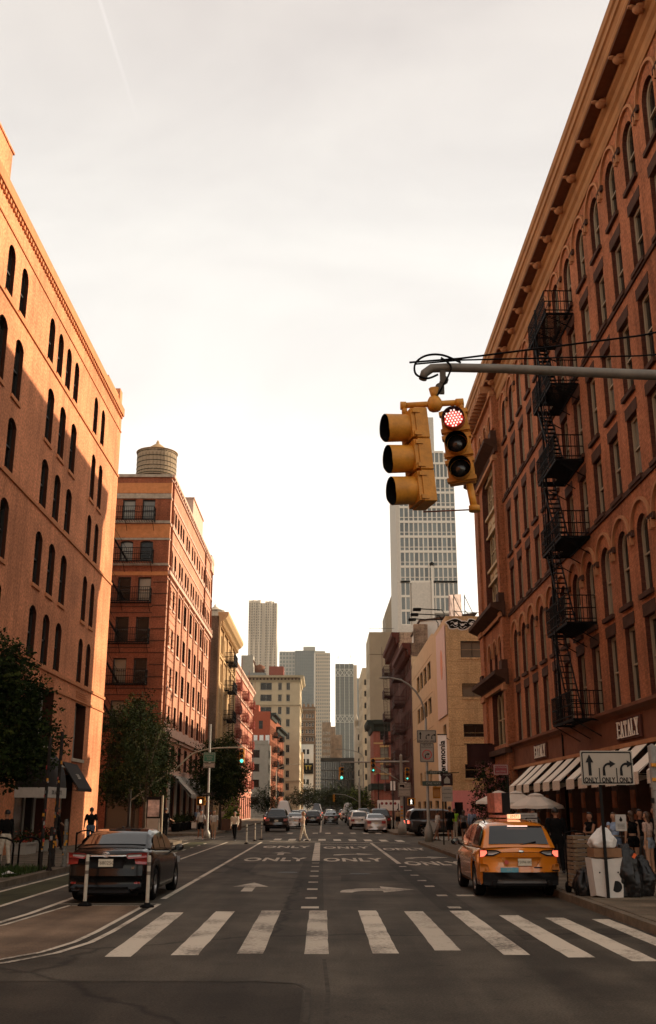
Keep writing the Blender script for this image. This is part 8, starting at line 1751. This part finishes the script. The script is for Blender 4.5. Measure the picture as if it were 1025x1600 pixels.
b = MB(); b.box(-.16, .16, -.04, .04, -.36, 0); b.tube([(-.08, 0, 0), (0, 0, .12), (.08, 0, 0)], .008, 5); tag(part('shopping_bag', b, CL['white'], None, (-8.28, 67.1, 1.05)), 'white bag carried by the man in white t-shirt and black shorts', 'bag')
person('man in white t-shirt and tan shorts walking towards the camera', (-7.05, 67.6, .0), pi-.1, 1.78, top=CL['white'], sleeve=.45, bottom=CL['tan'], leg=.42, skin=0, hair=1, stride=.15, vox=.014, shoes=CL['white'])
person('person in grey behind the two men in white t-shirts', (-7.5, 69.5, .0), pi, 1.74, top=CL['grey'], sleeve=.5, bottom=CL['black'], skin=2, hair=0, vox=.016)
person('person in light shirt and wide black trousers crossing behind the lone post', (-5.45, 64.6, .0), pi-.2, 1.74, top=CL['cream'], sleeve=1, bottom=CL['black'], leg=1, skin=0, hair=1, stride=.3, vox=.014, arms=((.3, .2, .4), (-.3, .2, .4)))
person('woman in white trousers and blush top crossing the road in the sun', (-1.2, 63.3, .0), pi/2, 1.74, top=CL['pinkish'], sleeve=.5, bottom=CL['cream'], leg=1, skin=0, hair=2, long=True, female=True, stride=.24, vox=.012, arms=((.5, .1, 1.3), (.4, .1, 1.4)))
b = MB(); b.box(-.05, .05, -.12, .12, -.12, .1); b.tube([(0, -.08, .1), (0, 0, .4), (0, .08, .1)], .008, 5); tag(part('handbag', b, CL['black'], None, (-1.42, 63.1, 1.0)), 'small black handbag on the woman crossing the road', 'bag')
person('woman in shorts bending with a large white bag at the right corner', (6.55, 60.0, .15), -1.2, 1.66, top=CL['white'], sleeve=.4, bottom=CL['floral'], leg=.35, skin=1, hair=0, female=True, stride=.2, vox=.014, bend=.08)
b = MB(); b.box(-.20, .20, -.06, .06, -.38, .12); tag(part('tote_bag', b, CL['white'], None, (6.33, 59.8, 1.05), (0, .4, 0)), 'large white tote bag held by the bending woman at the right corner', 'bag')
person('man in long black shirt and black shorts with his back turned at the right corner', (7.3, 59.9, .15), .1, 1.86, top=CL['black'], sleeve=.5, bottom=CL['black'], leg=.45, skin=1, hair=0, vox=.014)
person('person in a bright lime vest beyond the man in black', (7.85, 62.0, .15), .4, 1.74, top=CL['lime'], sleeve=.1, bottom=CL['cream'], leg=1, skin=1, hair=0, vox=.015)
person('woman in grey top and dark shorts at the right corner', (8.2, 60.6, .15), -.3, 1.66, top=CL['grey'], sleeve=.2, bottom=CL['black'], leg=.3, skin=1, hair=1, long=True, female=True, vox=.014)
person('person in pale blue shirt and jeans just left of the taxi mirror', (8.75, 61.0, .15), .2, 1.74, top=CL['blue'], sleeve=1, bottom=CL['denim'], leg=1, skin=0, hair=0, vox=.015)
gP = 'small pedestrians on the far pavements'
for i, (x, y, a, tp, bt, d) in enumerate(((-9.9, 84, .3, 'white', 'tan', 'small pedestrian in white under the round tree'), (-9.2, 95, 2.9, 'pinkish', 'denim', 'small pedestrian in pink near the wooden planter'), (-8.6, 99, .4, 'black', 'black', 'small pedestrian in black behind the black utility car'), (-10.6, 88, 2.8, 'blue', 'grey', 'small pedestrian in pale blue by the shrub tubs'),
      (7.4, 86, .2, 'white', 'denim', 'small pedestrian in white beyond the far signal pole'), (8.2, 90, 3.0, 'black', 'tan', 'small pedestrian in black by the tan building'), (7.0, 97, .1, 'tan', 'black', 'small pedestrian in tan by the hoarding'), (-8.9, 106, .2, 'cream', 'black', 'small far pedestrian in cream on the left pavement'))):
    person(d, (x, y, .15), a, 1.72, top=CL[tp], sleeve=.5, bottom=CL[bt], leg=1 if i % 2 else .4, skin=i % 2, hair=0, stride=.2, vox=.022, group=gP)
# ------------------------------------------------------------------ air
hz = MB(); hz.box(-700, 700, -100, 1500, -2, 300)
hm = bpy.data.materials.new('haze'); hm.use_nodes = True; hm.node_tree.nodes.clear()
vo = hm.node_tree.nodes.new('ShaderNodeVolumePrincipled'); ho = hm.node_tree.nodes.new('ShaderNodeOutputMaterial')
vo.inputs['Color'].default_value = (1.0, .93, .82, 1); vo.inputs['Density'].default_value = .00006; vo.inputs['Anisotropy'].default_value = .3
hm.node_tree.links.new(vo.outputs[0], ho.inputs['Volume'])
h_ = link('haze', hz.mesh('haze', hm)); h_['kind'] = 'stuff'
